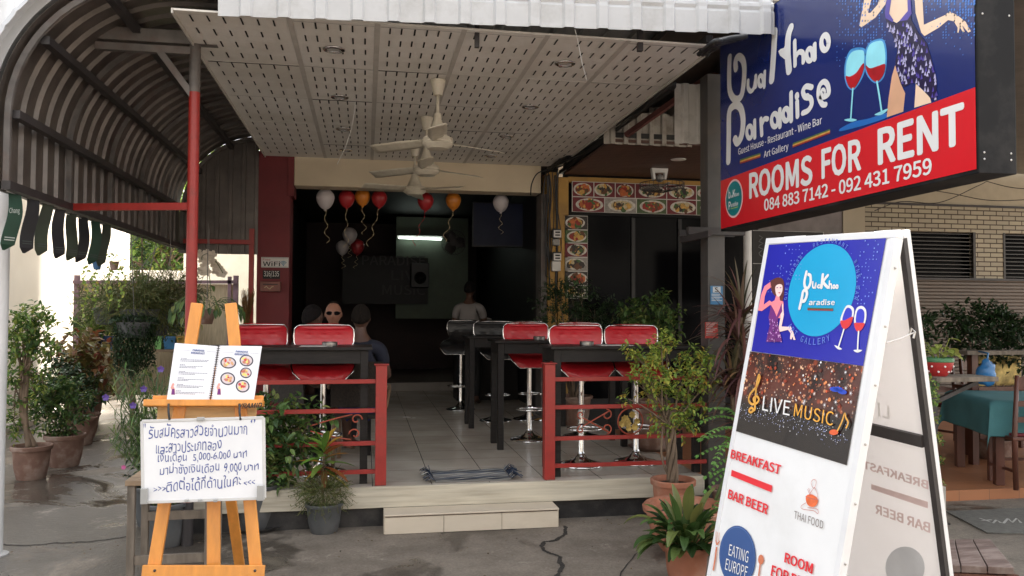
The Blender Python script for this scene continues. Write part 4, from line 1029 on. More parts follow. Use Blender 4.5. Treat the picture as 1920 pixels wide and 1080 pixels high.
# ---------------------------------------------------------------- steel column and hanging lightbox sign
SC = thing('steel_column', 'dark square steel column with blue and red stickers holding the big sign', 'column', (2.86, 6.33, 0))
a = MB(); a.box((2.785, 6.26, 0), (2.935, 6.41, 3.62)); a.build('shaft', M('charcoal steel', (.062, .056, .053), .5, var=.25, scale=4, stain=(.12, .09, .07), sscale=5, samt=.3), SC, bevel=.004)
a = MB(); a.bar((2.6, 6.245, 2.30), (3.1, 6.245, 2.30), .05, .06); a.bar((2.6, 6.43, 2.30), (3.1, 6.43, 2.30), .03, .05); a.bar((2.62, 5.85, 2.24), (2.62, 6.43, 2.24), .03, .05); a.build('clamp', dark_steel, SC)
a = MB(); p, q = aY(1332, 536, 6.255), aY(1355, 571, 6.255); a.box((p.x, 6.252, q.z), (q.x, 6.259, p.z), 0)
a.box((p.x+.02, 6.250, p.z-.055), (q.x-.02, 6.2515, p.z-.006), 1); lay_text(a, 'S', (p.x+.035, 6.2485, p.z-.05), (.03, 0, 0), (0, 0, .038), .03, 2)
for k in range(5): z = p.z-.072-.013*k; a.box((p.x+.008, 6.250, z), (q.x-.008-.02*(k % 2), 6.2515, z+.006), 1)
a.build('blue_sticker', [M('blue sticker', (.06, .2, .38), .45), M('sticker white', (.55, .57, .58), .5), ink], SC)
a = MB(); p, q = aY(1322, 604, 6.255), aY(1346, 634, 6.255); a.box((p.x, 6.252, q.z), (q.x, 6.259, p.z), 0)
for k in range(8): z = p.z-.012-.014*k; a.box((p.x+.008, 6.250, z), (q.x-.006-.02*((k*7) % 3), 6.2515, z+.007), 1)
a.build('red_sticker', [M('red sticker', (.45, .05, .04), .5), M('sticker pink', (.55, .42, .4), .5)], SC)

SX = 2.74
def sp(x, y, d=0.0): return aX(1320+x/2.455, y/2.455, SX-d)
HS = thing('hanging_sign', 'large blue and red lightbox sign for rooms to rent hung beside the awning', 'sign', (2.84, 4.55, 2.28))
box_m = M('black sign box', (.009, .009, .010), .65, spec=.2, var=.2, scale=3, stain=(.07, .065, .06), sscale=3, samt=.3)
y0s, y1s = sp(1250, 400).y, sp(78, 930).y
zb0, zr = 2.285, 2.662
a = MB(); a.box((SX+.002, y0s-.012, zb0-.02), (SX+.2, y1s+.012, 3.75)); a.build('sign_box', box_m, HS, bevel=.004)
a = MB()
for zz in (2.33, 2.36, 3.0): 
    for xx in (SX+.03, SX+.17): a.ball((xx, y0s-.013, zz), .005, .003, .005, 8, 6)
a.build('bolt', steel, HS)
sg_blue = M('sign print blue', hexc(22, 40, 108), .25, var=.12, scale=1.2, coat=.4); sg_red = M('sign print red', hexc(214, 34, 44), .25, var=.04, coat=.4)
sg_white = M('sign print white', (.80, .79, .78), .3, var=.02); skin_p = M('sign print skin', hexc(245, 214, 185), .3, var=.05)
a = MB()
a.poly([(SX-.001, y1s, zr), (SX-.001, y0s, zr), (SX-.001, y0s, 3.74), (SX-.001, y1s, 3.74)], 0)
a.poly([(SX-.001, y1s, zb0), (SX-.001, y0s, zb0), (SX-.001, y0s, zr), (SX-.001, y1s, zr)], 1)
a.build('sign_face', [sg_blue, sg_red], HS)
# dotted halftone and glow shapes of the print
dots = MB()
rr = random.Random(5)
def dotfield(mb, x0, y0, x1, y1, step, d, mi, keep):
    x = x0
    while x < x1:
        y = y0
        while y < y1:
            pr = keep((x-x0)/(x1-x0), (y-y0)/(y1-y0))
            if rr.random() < pr:
                c = sp(x, y - (x-620)*.18*0, d); r_ = .006*(.5+pr)
                mb.poly([c+Vector((0, r_*math.cos(2*math.pi*k/8), r_*math.sin(2*math.pi*k/8))) for k in range(8)], mi)
            y += step
        x += step
dotfield(dots, 612, -60, 840, 340, 13, .002, 0, lambda u, v: .85*(1-abs(u-.5)*1.2)*(.9-.5*v))
dotfield(dots, 1010, -60, 1246, 260, 13, .002, 0, lambda u, v: .9*(1-v)*(.4+.6*u))
dots.build('halftone_pattern', M('sign print light blue', hexc(60, 120, 205), .3), HS)
# rounded logo lettering drawn as thick strokes
NX = (-1, 0, 0)
lw = MB()
def W(px, w, d=.003):
    # the lettering is wide: strokes are stretched 1.5 times along the sign
    tmp = MB(); stroke(tmp, [sp(x, y, d) for x, y in [(q.x, q.y) for q in spline([(x, y, 0) for x, y in px], 10)]], w, nrm=NX, sq=1.28); lw.add(tmp.v, tmp.f)
def ring(cx, cy, rx, ry, w, a0=0, a1=360):
    W([(cx+rx*math.cos(R(a0+(a1-a0)*k/10)), cy+ry*math.sin(R(a0+(a1-a0)*k/10))) for k in range(11)], w)
W([(118, 264), (116, 340), (118, 410), (132, 448), (152, 458), (172, 440), (182, 390), (186, 320), (180, 280), (164, 262), (150, 268), (145, 290), (147, 316)], .056)
W([(203, 372), (204, 405), (216, 420), (230, 404), (238, 360), (238, 350)], .034); W([(238, 352), (238, 400)], .03)
ring(262, 372, 11, 24, .032); W([(280, 330), (278, 400)], .03)
W([(326, 146), (320, 260), (312, 368)], .058)
W([(400, 128), (388, 170), (386, 250), (392, 325)], .058)
lw.poly([sp(x, y, .0035) for x, y in ((342, 236), (352, 226), (368, 220), (378, 195), (392, 180), (398, 300), (378, 278), (350, 256))])
W([(418, 190), (420, 300)], .034); W([(422, 262), (438, 240), (456, 246), (458, 285)], .034)
ring(487, 252, 14, 28, .034); W([(510, 205), (511, 272)], .034)
ring(558, 196, 17, 34, .036)
W([(112, 742), (114, 620), (116, 520), (132, 490), (154, 484), (172, 506), (180, 560), (172, 626), (154, 656), (143, 640)], .06)
ring(210, 608, 13, 28, .036); W([(233, 556), (234, 632)], .036)
W([(262, 548), (266, 620)], .036); W([(266, 572), (278, 548), (292, 548)], .036)
ring(326, 553, 15, 30, .036); W([(349, 505), (350, 582)], .036)
ring(378, 528, 14, 28, .036); W([(401, 428), (402, 555)], .036)
W([(429, 468), (431, 535)], .036); W([(428, 438), (429, 446)], .04)
W([(496, 402), (470, 398), (456, 420), (466, 446), (490, 452), (496, 480), (480, 508), (456, 520)], .036); ring(476, 446, 7, 10, .02)
W([(530, 440), (552, 446), (574, 430), (570, 392), (552, 376), (532, 396), (528, 440), (544, 478), (560, 482)], .034); ring(549, 425, 8, 14, .02)
# plain lettering
def T(body, o, e, t, bold=.0, d=.003, mb=None, cap=None):
    O, E, Tt = sp(*o, d), sp(*e, d), sp(*t, d); ey = Vector((0, 0, (Tt-O).z)); lay_text(mb or lw, body, O, E-O, ey, bold)
T('Guest House - Restaurant - Wine Bar', (158, 713), (543, 569), (158, 684), .012)
T('Art Gallery', (276, 726), (389, 687), (276, 697), .012)
T('ROOMS', (208, 912), (500, 842), (208, 803), .07)
T('FOR', (541, 820), (724, 776), (541, 693), .07)
T('RENT', (800, 755), (1200, 655), (800, 601), .075)
T('084 883 7142 - 092 431 7959', (277, 970), (1049, 798), (277, 919), .045)
lw.build('white_lettering', sg_white, HS)
# striped bars
for (x0, y0_, x1, y1_, nm) in ((165, 755, 260, 724, ''), (408, 680, 580, 614, '')):
    a = MB()
    for k, (o0, mi) in enumerate(((0, 0), (-7, 1), (-14, 2))):
        for j in range(6):
            f0, f1 = j/6, (j+1)/6
            xa_, xb_ = x0+(x1-x0)*f0, x0+(x1-x0)*f1; ya, yb = y0_+(y1_-y0_)*f0+o0, y0_+(y1_-y0_)*f1+o0
            a.poly([sp(xa_, ya, .003), sp(xb_, yb, .003), sp(xb_, yb-7, .003), sp(xa_, ya-7, .003)], mi)
    a.build('striped_bar', [M('print red', hexc(190, 60, 40), .3), M('print gold', hexc(200, 180, 60), .3), M('print green', hexc(70, 150, 50), .3)], HS)
# round emblem
c0 = sp(138, 914, .003)
def disc(mb, c, r_, d, mi, n=40): mb.poly([Vector((c.x-d, c.y+r_*math.cos(2*math.pi*k/n), c.z+r_*math.sin(2*math.pi*k/n))) for k in range(n)], mi)
a = MB(); disc(a, c0, .146, 0, 1); disc(a, c0, .131, .0015, 0)
def tx(body, fy, fz, w, h, bold=.02): lay_text(a, body, (c0.x-.003, c0.y+fy, c0.z+fz), (0, -w, 0), (0, 0, h), bold, 2)
tx('b', .085, .012, .032, .062, .05); tx('ua', .05, .012, .035, .024); tx('K', .012, .012, .04, .055, .04); tx('hao', -.03, .012, .06, .026)
tx('P', .085, -.075, .036, .06, .05); tx('aradise', .045, -.06, .12, .03)
a.poly([(c0.x-.003, c0.y+.05, c0.z-.075), (c0.x-.003, c0.y-.075, c0.z-.075), (c0.x-.003, c0.y-.075, c0.z-.069), (c0.x-.003, c0.y+.05, c0.z-.069)], 3)
a.build('round_emblem', [M('emblem teal', hexc(15, 120, 125), .3), M('emblem glow rim', hexc(235, 190, 190), .4), sg_white, M('emblem line', hexc(160, 190, 100), .4)], HS)
# printed wine glasses
def lay(mb, pts, d, mi, f=sp): mb.poly([f(x, y, d) for x, y in pts], mi)
def sm(pts, n=5): return [(q.x, q.y) for q in spline([(x, y, 0) for x, y in pts], n, True)]
a = MB()
lay(a, sm([(676, 228), (650, 285), (646, 350), (660, 400), (688, 415), (720, 375), (742, 320), (747, 250), (732, 220)]), .002, 3)
lay(a, sm([(680, 240), (657, 285), (653, 350), (665, 395), (688, 408), (714, 370), (733, 320), (738, 250), (726, 230)]), .003, 0)
lay(a, sm([(652, 352), (672, 352), (700, 335), (725, 300), (736, 292), (733, 325), (714, 372), (688, 408), (665, 396)]), .004, 1)
lay(a, sm([(758, 200), (738, 258), (744, 332), (772, 374), (800, 382), (830, 350), (842, 270), (834, 196), (808, 178)]), .002, 3)
lay(a, sm([(762, 206), (746, 260), (751, 330), (775, 368), (800, 375), (824, 345), (835, 270), (827, 202), (808, 187)]), .003, 0)
lay(a, sm([(744, 300), (764, 314), (800, 304), (834, 296), (825, 345), (800, 375), (775, 368), (752, 335)]), .004, 1)
for P_ in ([(686, 408), (681, 480), (676, 552)], [(797, 376), (808, 440), (819, 515)]): stroke(a, [sp(x, y, .0035) for x, y in P_], .014, mi=0, nrm=NX)
lay(a, sm([(645, 552), (675, 545), (704, 552), (676, 560)]), .003, 0); lay(a, sm([(785, 528), (815, 512), (846, 500), (838, 514), (812, 530)]), .003, 0)
lay(a, sm([(630, 590), (690, 560), (760, 545), (840, 520), (842, 540), (760, 570), (680, 592), (626, 604)]), .0018, 2)
a.build('printed_wine_glasses', [M('print cyan', hexc(150, 226, 240), .3), M('print wine', hexc(170, 24, 34), .3, var=.3, scale=9), M('print glow blue', hexc(40, 110, 190), .3), M('print glow cyan', hexc(70, 150, 215), .3)], HS)
# printed dancer
a = MB()
lay(a, [(745, -40), (715, 118), (725, 126), (790, 80), (835, 20), (850, -40), (815, -40), (800, 20), (765, 60), (755, 58), (780, -40)], .002, 0)
lay(a, [(866, -40), (845, 62), (868, 96), (886, 106), (906, 92), (944, 52), (950, -40)], .002, 0)
lay(a, [(968, -40), (974, 60), (1000, 150), (1015, 166), (1080, 128), (1124, 92), (1150, 98), (1168, 128), (1166, 150), (1172, 150), (1178, 124), (1192, 150), (1200, 146), (1188, 116), (1216, 150), (1229, 144), (1204, 100), (1166, 70), (1130, 52), (1108, 70), (1012, 114), (1004, -40)], .002, 0)
lay(a, [(880, 300), (865, 350), (850, 450), (841, 540), (917, 514), (926, 430), (905, 384)], .002, 4)
lay(a, [(975, 385), (1000, 408), (1040, 448), (1046, 472), (968, 496), (972, 440)], .002, 0)
dress = [(835, 80), (856, 98), (886, 110), (920, 90), (950, 62), (956, 95), (986, 150), (1026, 200), (1052, 290), (1071, 370), (1071, 466), (1040, 450), (1000, 402), (960, 378), (920, 402), (904, 378), (880, 290), (890, 230), (868, 160), (845, 130)]
lay(a, dress, .003, 1)
lay(a, [(846, -40), (832, 60), (836, 84), (868, 102), (872, 92), (852, 62), (868, -40)], .0034, 2); lay(a, [(898, 98), (936, 92), (956, 62), (948, -40), (936, 0), (938, 50)], .0034, 2)
def inside(x, y, P_):
    c = False; j = len(P_)-1
    for i in range(len(P_)):
        if (P_[i][1] > y) != (P_[j][1] > y) and x < (P_[j][0]-P_[i][0])*(y-P_[i][1])/(P_[j][1]-P_[i][1])+P_[i][0]: c = not c
        j = i
    return c
rr = random.Random(9); k = 0
while k < 130:
    x, y = rr.uniform(835, 1071), rr.uniform(95, 440)
    if inside(x, y+18, dress) and inside(x, y, dress):
        lay(a, [(x, y), (x-6, y+20+rr.uniform(0, 8)), (x+5, y+22)], .004, 3 if k % 3 else 2); k += 1
a.build('printed_dancer', [skin_p, M('print dark purple', hexc(34, 26, 62), .3), M('print violet', hexc(88, 74, 165), .3), M('print lilac', hexc(190, 185, 225), .3), M('print tan', hexc(222, 172, 138), .3)], HS)

# ---------------------------------------------------------------- A-board in the foreground
TLp = CC+ray(1437, 447)*3.2; TRp = CC+ray(1683, 432)*2.58
hd = (TRp-TLp); bw0 = hd.length; hd.normalize()
rb = ray(1325, 1080); BLp = CC+rb*((TLp-CC).dot(hd)/rb.dot(hd))
dn = (BLp-TLp).normalized(); bn = hd.cross(dn).normalized()
if bn.dot(CC-TLp) < 0: bn = -bn
hgt = TLp.z/(-dn.z)-.01     # down to the ground
def bpA(x, y, d=.0): return aP(1320+x/3.176, 420+y/3.176, TLp+bn*d, bn)
def bpB(x, y, d=.0): return aP(1300+x/2.842, 700+y/2.842, TLp+bn*d, bn)
def bl(s_, t_, d=0): return TLp+hd*s_+dn*t_+bn*d
AB = thing('a_board', 'tall white folding pavement board with blue bar advert and live music picture', 'a-board', (BLp.x, BLp.y, 0))
alu = M('white aluminium edge', (.74, .74, .75), .35, var=.04); pvc = M('white foam board', (.80, .80, .80), .42, var=.03, stain=(.62, .61, .59), sscale=3.5, samt=.35)
def slab(mb, o, ex, ey, ez, mi=0):
    mb.add([o, o+ex, o+ex+ey, o+ey, o+ez, o+ex+ez, o+ex+ey+ez, o+ey+ez], [(0, 3, 2, 1), (4, 5, 6, 7), (0, 1, 5, 4), (1, 2, 6, 5), (2, 3, 7, 6), (3, 0, 4, 7)], mi)
e_ = .024
a = MB(); slab(a, bl(e_, e_, -.018), hd*(bw0-2*e_), dn*(hgt-2*e_), bn*.016); a.build('front_panel', pvc, AB)
a = MB()
slab(a, bl(0, 0, -.03), hd*bw0, dn*e_, bn*.032); slab(a, bl(0, hgt-e_, -.03), hd*bw0, dn*e_, bn*.032)
slab(a, bl(0, e_, -.03), hd*e_, dn*(hgt-2*e_), bn*.032); slab(a, bl(bw0-e_, e_, -.03), hd*e_, dn*(hgt-2*e_), bn*.032)
a.build('front_frame', alu, AB, bevel=.002)
a = MB()
for k in range(9): a.ball(bl(bw0+.001, .12+k*.19, -.015), .0045, .0045, .0045, 8, 6)
a.build('rivet', steel, AB)
# rear panel
TR2 = CC+ray(1694, 433)*((TRp-CC).dot(hd)/ray(1694, 433).dot(hd))
r2 = ray(1776, 1080); BR2 = CC+r2*((TRp-CC).dot(hd)/r2.dot(hd))
dn2 = (BR2-TR2).normalized(); bn2 = hd.cross(dn2).normalized()
if bn2.dot(Vector((1, 0, 0))) < 0: bn2 = -bn2
h2 = TR2.z/(-dn2.z)-.01
def b2(s_, t_, d=0): return TR2+hd*(s_-bw0)+dn2*t_+bn2*d
inner = M('thin board back', (.80, .78, .77), .5, var=.04, stain=(.5, .48, .46), sscale=2, samt=.3)
_t = inner.node_tree; _tl = _t.nodes.new('ShaderNodeBsdfTranslucent'); _tl.inputs[0].default_value = (.9, .87, .85, 1); _mx = _t.nodes.new('ShaderNodeMixShader'); _mx.inputs[0].default_value = .55
_t.links.new(_t.nodes['Principled BSDF'].outputs[0], _mx.inputs[1]); _t.links.new(_tl.outputs[0], _mx.inputs[2]); _t.links.new(_mx.outputs[0], _t.nodes['Material Output'].inputs[0])   # thin board that lets daylight through
a = MB(); slab(a, b2(e_, e_, .004), hd*(bw0-2*e_), dn2*(h2-2*e_), bn2*.014); a.build('rear_panel', inner, AB)
a = MB()
slab(a, b2(0, 0, 0), hd*bw0, dn2*e_, bn2*.028, 0); slab(a, b2(0, h2-e_, 0), hd*bw0, dn2*e_, bn2*.028, 0)
slab(a, b2(0, e_, 0), hd*e_, dn2*(h2-2*e_), bn2*.028, 0)
slab(a, b2(bw0-e_, e_, .012), hd*e_, dn2*(h2-2*e_), bn2*.016, 0)
slab(a, b2(bw0-e_+.001, e_, -.004), hd*(e_-.002), dn2*(h2-2*e_), bn2*.0155, 1)
def t_at(v): # distance down the rear panel whose near edge shows at image row v
    lo, hi = 0, h2
    for _ in range(40):
        m_ = (lo+hi)/2; P_ = b2(bw0, m_)-CC; vv = 540-FPX*P_.dot(cu)/P_.dot(cf)
        lo, hi = (m_, hi) if vv < v else (lo, m_)
    return lo
tc_ = t_at(830)
slab(a, b2(e_+.001, tc_-.02, -.012), hd*(bw0-2*e_-.002), dn2*.04, bn2*.015, 1)
a.build('rear_frame', [alu, dark_steel], AB)
# faint mirrored print showing through the rear panel
n2 = -bn2
def rp(x, y, d=.0): return aP(1300+x/2.842, 700+y/2.842, TR2+bn2*(.003-d), bn2)
a = MB()
def TM(body, r_end, l_end, top, mi, bold=.02):
    O, E, T_ = rp(*r_end, .001), rp(*l_end, .001), rp(*top, .001); lay_text(a, body, O, E-O, T_-O, bold, mi)
TM('BREAKFAST', (1252, 618), (905, 505), (1252, 575), 0, .06)
a.poly([rp(x, y, .001) for x, y in ((948, 590), (1250, 685), (1250, 720), (948, 618))], 0)
TM('BAR BEER', (1262, 850), (970, 745), (1262, 800), 0, .06)
TM('LIV', (1046, 245), (925, 210), (1042, 172), 1, .01)
a.poly([rp(1128+105*math.cos(2*math.pi*k/32), 1035+112*math.sin(2*math.pi*k/32), .001) for k in range(32)], 2)
a.build('see_through_print', [M('faded pink print', (.70, .54, .52), .6, var=.1), M('faded pale print', (.74, .72, .70), .6), M('faded grey print', (.60, .61, .63), .6)], AB)
a = MB(); hk0 = bpA(1055, 640, -.02); hk1 = rp(1088, 0, .0); 
P0 = bl(bw0, 0, -.03)+dn*((TLp.z-(aP(1654, 622, TLp, bn)).z)/-dn.z)
v_ = t_at(622); Q0 = b2(bw0, v_, -.006)
a.tube([P0, (P0+Q0)/2-Vector((0, 0, .004)), Q0], .0025, 6); a.tube([Q0+Vector((-.02, 0, -.01)), Q0+Vector((-.012, 0, .012)), Q0+Vector((0, 0, .0)), Q0+Vector((-.006, 0, -.02))], .004, 6); a.build('hook', steel, AB)
a = MB()
for f in (.15, .85): slab(a, bl(bw0*f-.03, -.004, -.03), hd*.06, (TR2-TRp)+bn2*.03, Vector((0, 0, .006)))
a.build('hinge', alu, AB)
# ---- printed advert
ad_blue = M('advert blue', hexc(38, 40, 165), .25, var=.06, scale=3, coat=.3); ad_cyan = M('advert cyan', hexc(30, 165, 215), .25, var=.03, coat=.3)
a = MB(); a.poly([bpA(x, y, .001) for x, y in ((386, 124), (1086, 78), (948, 845), (282, 757))]); a.build('blue_print', ad_blue, AB)
a = MB()
rr = random.Random(11)
for (x0, y0_, x1, y1_, sk) in ((470, 130, 600, 330, 0), (400, 250, 480, 420, 0), (940, 100, 1060, 480, 0)):
    x = x0
    while x < x1:
        y = y0_
        while y < y1_:
            if rr.random() < .45:
                c = bpA(x-(y-y0_)*.12, y, .0025); r_ = .0016+rr.random()*.0016
                a.poly([c+hd*(r_*math.cos(2*math.pi*k/6))+dn*(r_*math.sin(2*math.pi*k/6)) for k in range(6)])
            y += 22
        x += 20
a.build('advert_dots', M('advert dot blue', hexc(120, 150, 225), .4), AB)
# cyan disc: a true circle on the board
Cc = bpA(690, 393, .002); rad = ((bpA(745, 118, .002)-bpA(640, 668, .002)).length)/2
def onb(c, s_, t_, d=0): return c+hd*s_+dn*t_+bn*d
def cdisc(mb, c, r_, d, mi=None, n=48): mb.poly([onb(c, r_*math.cos(2*math.pi*k/n), r_*math.sin(2*math.pi*k/n), d) for k in range(n)], mi)
Cc = (bpA(745, 118, .002)+bpA(640, 668, .002))/2
a = MB(); cdisc(a, Cc, rad, 0); a.build('cyan_disc', ad_cyan, AB)
# lettering round the disc
ring_m = M('advert pale blue letters', hexc(100, 130, 215), .4)
a = MB()
def ring_text(body, a0, a1, r_, size, flip=False):
    n = len(body)
    for i, ch in enumerate(body):
        if ch == ' ': continue
        an = R(a0+(a1-a0)*i/max(1, n-1)); rd = hd*math.cos(an)-dn*math.sin(an); tg = hd*math.sin(an)+dn*math.cos(an)
        if flip: up_, rt = -rd, -tg
        else: up_, rt = rd, tg
        o = Cc+rd*r_+bn*.001; wd = size*(.62 if ch not in 'I-' else .16)
        lay_text(a, ch, o-rt*wd/2-(up_*size*0), rt*wd, up_*size, .01)
ring_text('GUESTHOUSE - RESTAURANT - WINE BAR', 192, -8, rad+.004, .0155)
ring_text('ART GALLERY', 228, 296, rad+.030, .022, True)
a.build('ring_lettering', ring_m, AB)
# logo in the disc
a = MB()
def WB(px, w, d=.004, fn=bpA, mi=None): stroke(a, [fn(q.x, q.y, d) for q in spline([(x, y, 0) for x, y in px], 5)], w, nrm=bn, mi=mi)
WB([(610, 285), (598, 345), (604, 378), (620, 380), (634, 350), (634, 310), (622, 300)], .012)
WB([(648, 345), (648, 375), (660, 378), (666, 350), (664, 380)], .007); WB([(684, 362), (676, 372), (684, 380), (694, 372), (690, 360), (696, 382)], .006)
WB([(708, 302), (700, 378)], .012); WB([(738, 306), (712, 345), (738, 378)], .011)
WB([(748, 340), (746, 382)], .006); WB([(748, 362), (758, 358), (760, 384)], .006); WB([(772, 366), (768, 378), (778, 382), (780, 368), (774, 364)], .006); WB([(790, 366), (786, 378), (796, 382), (798, 368), (791, 364)], .006)
WB([(570, 502), (584, 440), (592, 402), (608, 394), (614, 420), (602, 455), (588, 460)], .013)
xx = 624
for ch, w in (('a', 22), ('r', 14), ('a', 22), ('d', 22), ('i', 8), ('s', 20), ('e', 22)):
    O, E = bpA(xx, 482, .004), bpA(xx+w, 482, .004); lay_text(a, ch, O, E-O, bpA(xx+3, 452, .004)-O, .06); xx += w+4
a.build('logo_lettering', sg_white, AB)
a = MB()
a.poly([bpA(x, y, .004) for x, y in ((617, 498), (770, 502), (769, 508), (616, 504))], 0); a.poly([bpA(x, y, .004) for x, y in ((616, 505), (769, 509), (768, 517), (615, 513))], 1)
a.build('logo_stripe', [M('print green', hexc(70, 150, 50), .3), M('print red', hexc(190, 60, 40), .3)], AB)
# dancer
a = MB(); ff = bpA
sk1 = M('advert skin pink', hexc(250, 140, 150), .35, var=.05); sk2 = M('advert skin pale', hexc(252, 215, 210), .35, var=.04)
lay(a, [(395, 345), (360, 370), (340, 420), (322, 515), (345, 518), (410, 470), (390, 455), (356, 480), (362, 430), (375, 395), (402, 375)], .003, 0, ff)
lay(a, sm([(395, 345), (410, 330), (440, 318), (470, 330), (478, 380), (470, 450), (452, 478), (440, 440), (415, 420), (400, 390)]), .003, 2, ff)
lay(a, sm([(425, 375), (446, 358), (466, 366), (466, 400), (448, 432), (430, 420)]), .004, 1, ff)
lay(a, [(430, 425), (448, 425), (452, 455), (472, 462), (474, 480), (470, 560), (440, 560), (414, 560), (400, 500), (392, 470), (420, 455)], .0036, 0, ff)
lay(a, [(398, 480), (420, 520), (432, 552), (452, 500), (462, 470), (466, 520), (440, 560), (440, 600), (465, 700), (370, 702), (392, 600), (384, 556), (392, 520)], .0042, 3, ff)
lay(a, [(470, 470), (476, 540), (462, 610), (500, 612), (516, 608), (530, 640), (545, 690), (532, 690), (528, 672), (520, 688), (512, 684), (516, 650), (500, 630), (450, 642), (442, 630), (455, 560), (456, 500)], .0038, 1, ff)
rr = random.Random(2); drs = [(392, 560), (440, 570), (465, 700), (370, 702)]
k = 0
while k < 70:
    x, y = rr.uniform(370, 466), rr.uniform(560, 695)
    if inside(x, y, drs): lay(a, [(x, y), (x-3, y+9), (x+3, y+9)], .0048, 4 if k % 2 else 5, ff); k += 1
for x in (436, 456): lay(a, [(x-5, 378), (x+5, 376), (x+4, 381), (x-4, 383)], .0046, 3, ff)
lay(a, [(440, 408), (456, 406), (449, 414)], .0046, 6, ff)
a.build('advert_dancer', [sk1, sk2, M('advert hair', hexc(92, 40, 36), .4), M('advert purple', hexc(110, 34, 120), .4), M('advert sequin', hexc(225, 180, 230), .4), M('advert dark sequin', hexc(60, 20, 80), .4), M('advert lip', hexc(190, 30, 50), .4)], AB)
# wine glasses
a = MB()
for P_, Wn, st_, ft in (([(845, 490), (820, 540), (812, 580), (822, 615), (842, 625), (872, 600), (890, 550), (892, 505), (870, 484)], [(812, 578), (840, 572), (886, 552), (872, 600), (842, 625), (822, 615)], [(834, 628), (815, 690), (800, 738)], [(776, 722), (800, 730), (822, 745), (798, 746)]),
                       ([(910, 500), (896, 545), (894, 590), (905, 632), (924, 640), (950, 612), (966, 560), (964, 510), (940, 488)], [(894, 592), (925, 588), (956, 592), (946, 618), (924, 640), (905, 632)], [(922, 640), (918, 700), (916, 752)], [(890, 752), (916, 748), (942, 752), (914, 766)])):
    lay(a, sm(P_), .0025, 0, ff)
    cxm = sum(p_[0] for p_ in P_)/len(P_); cym = sum(p_[1] for p_ in P_)/len(P_)
    lay(a, sm([(cxm+(x-cxm)*.7, cym+(y-cym)*.78) for x, y in P_]), .003, 2, ff)
    lay(a, sm(Wn), .0035, 1, ff); stroke(a, [ff(x, y, .003) for x, y in st_], .006, mi=0, nrm=bn); lay(a, sm(ft), .003, 0, ff)
a.build('advert_wine_glasses', [sg_white, M('advert wine', hexc(215, 50, 55), .35, var=.15, scale=20), M('advert glass blue', hexc(50, 55, 190), .3)], AB)
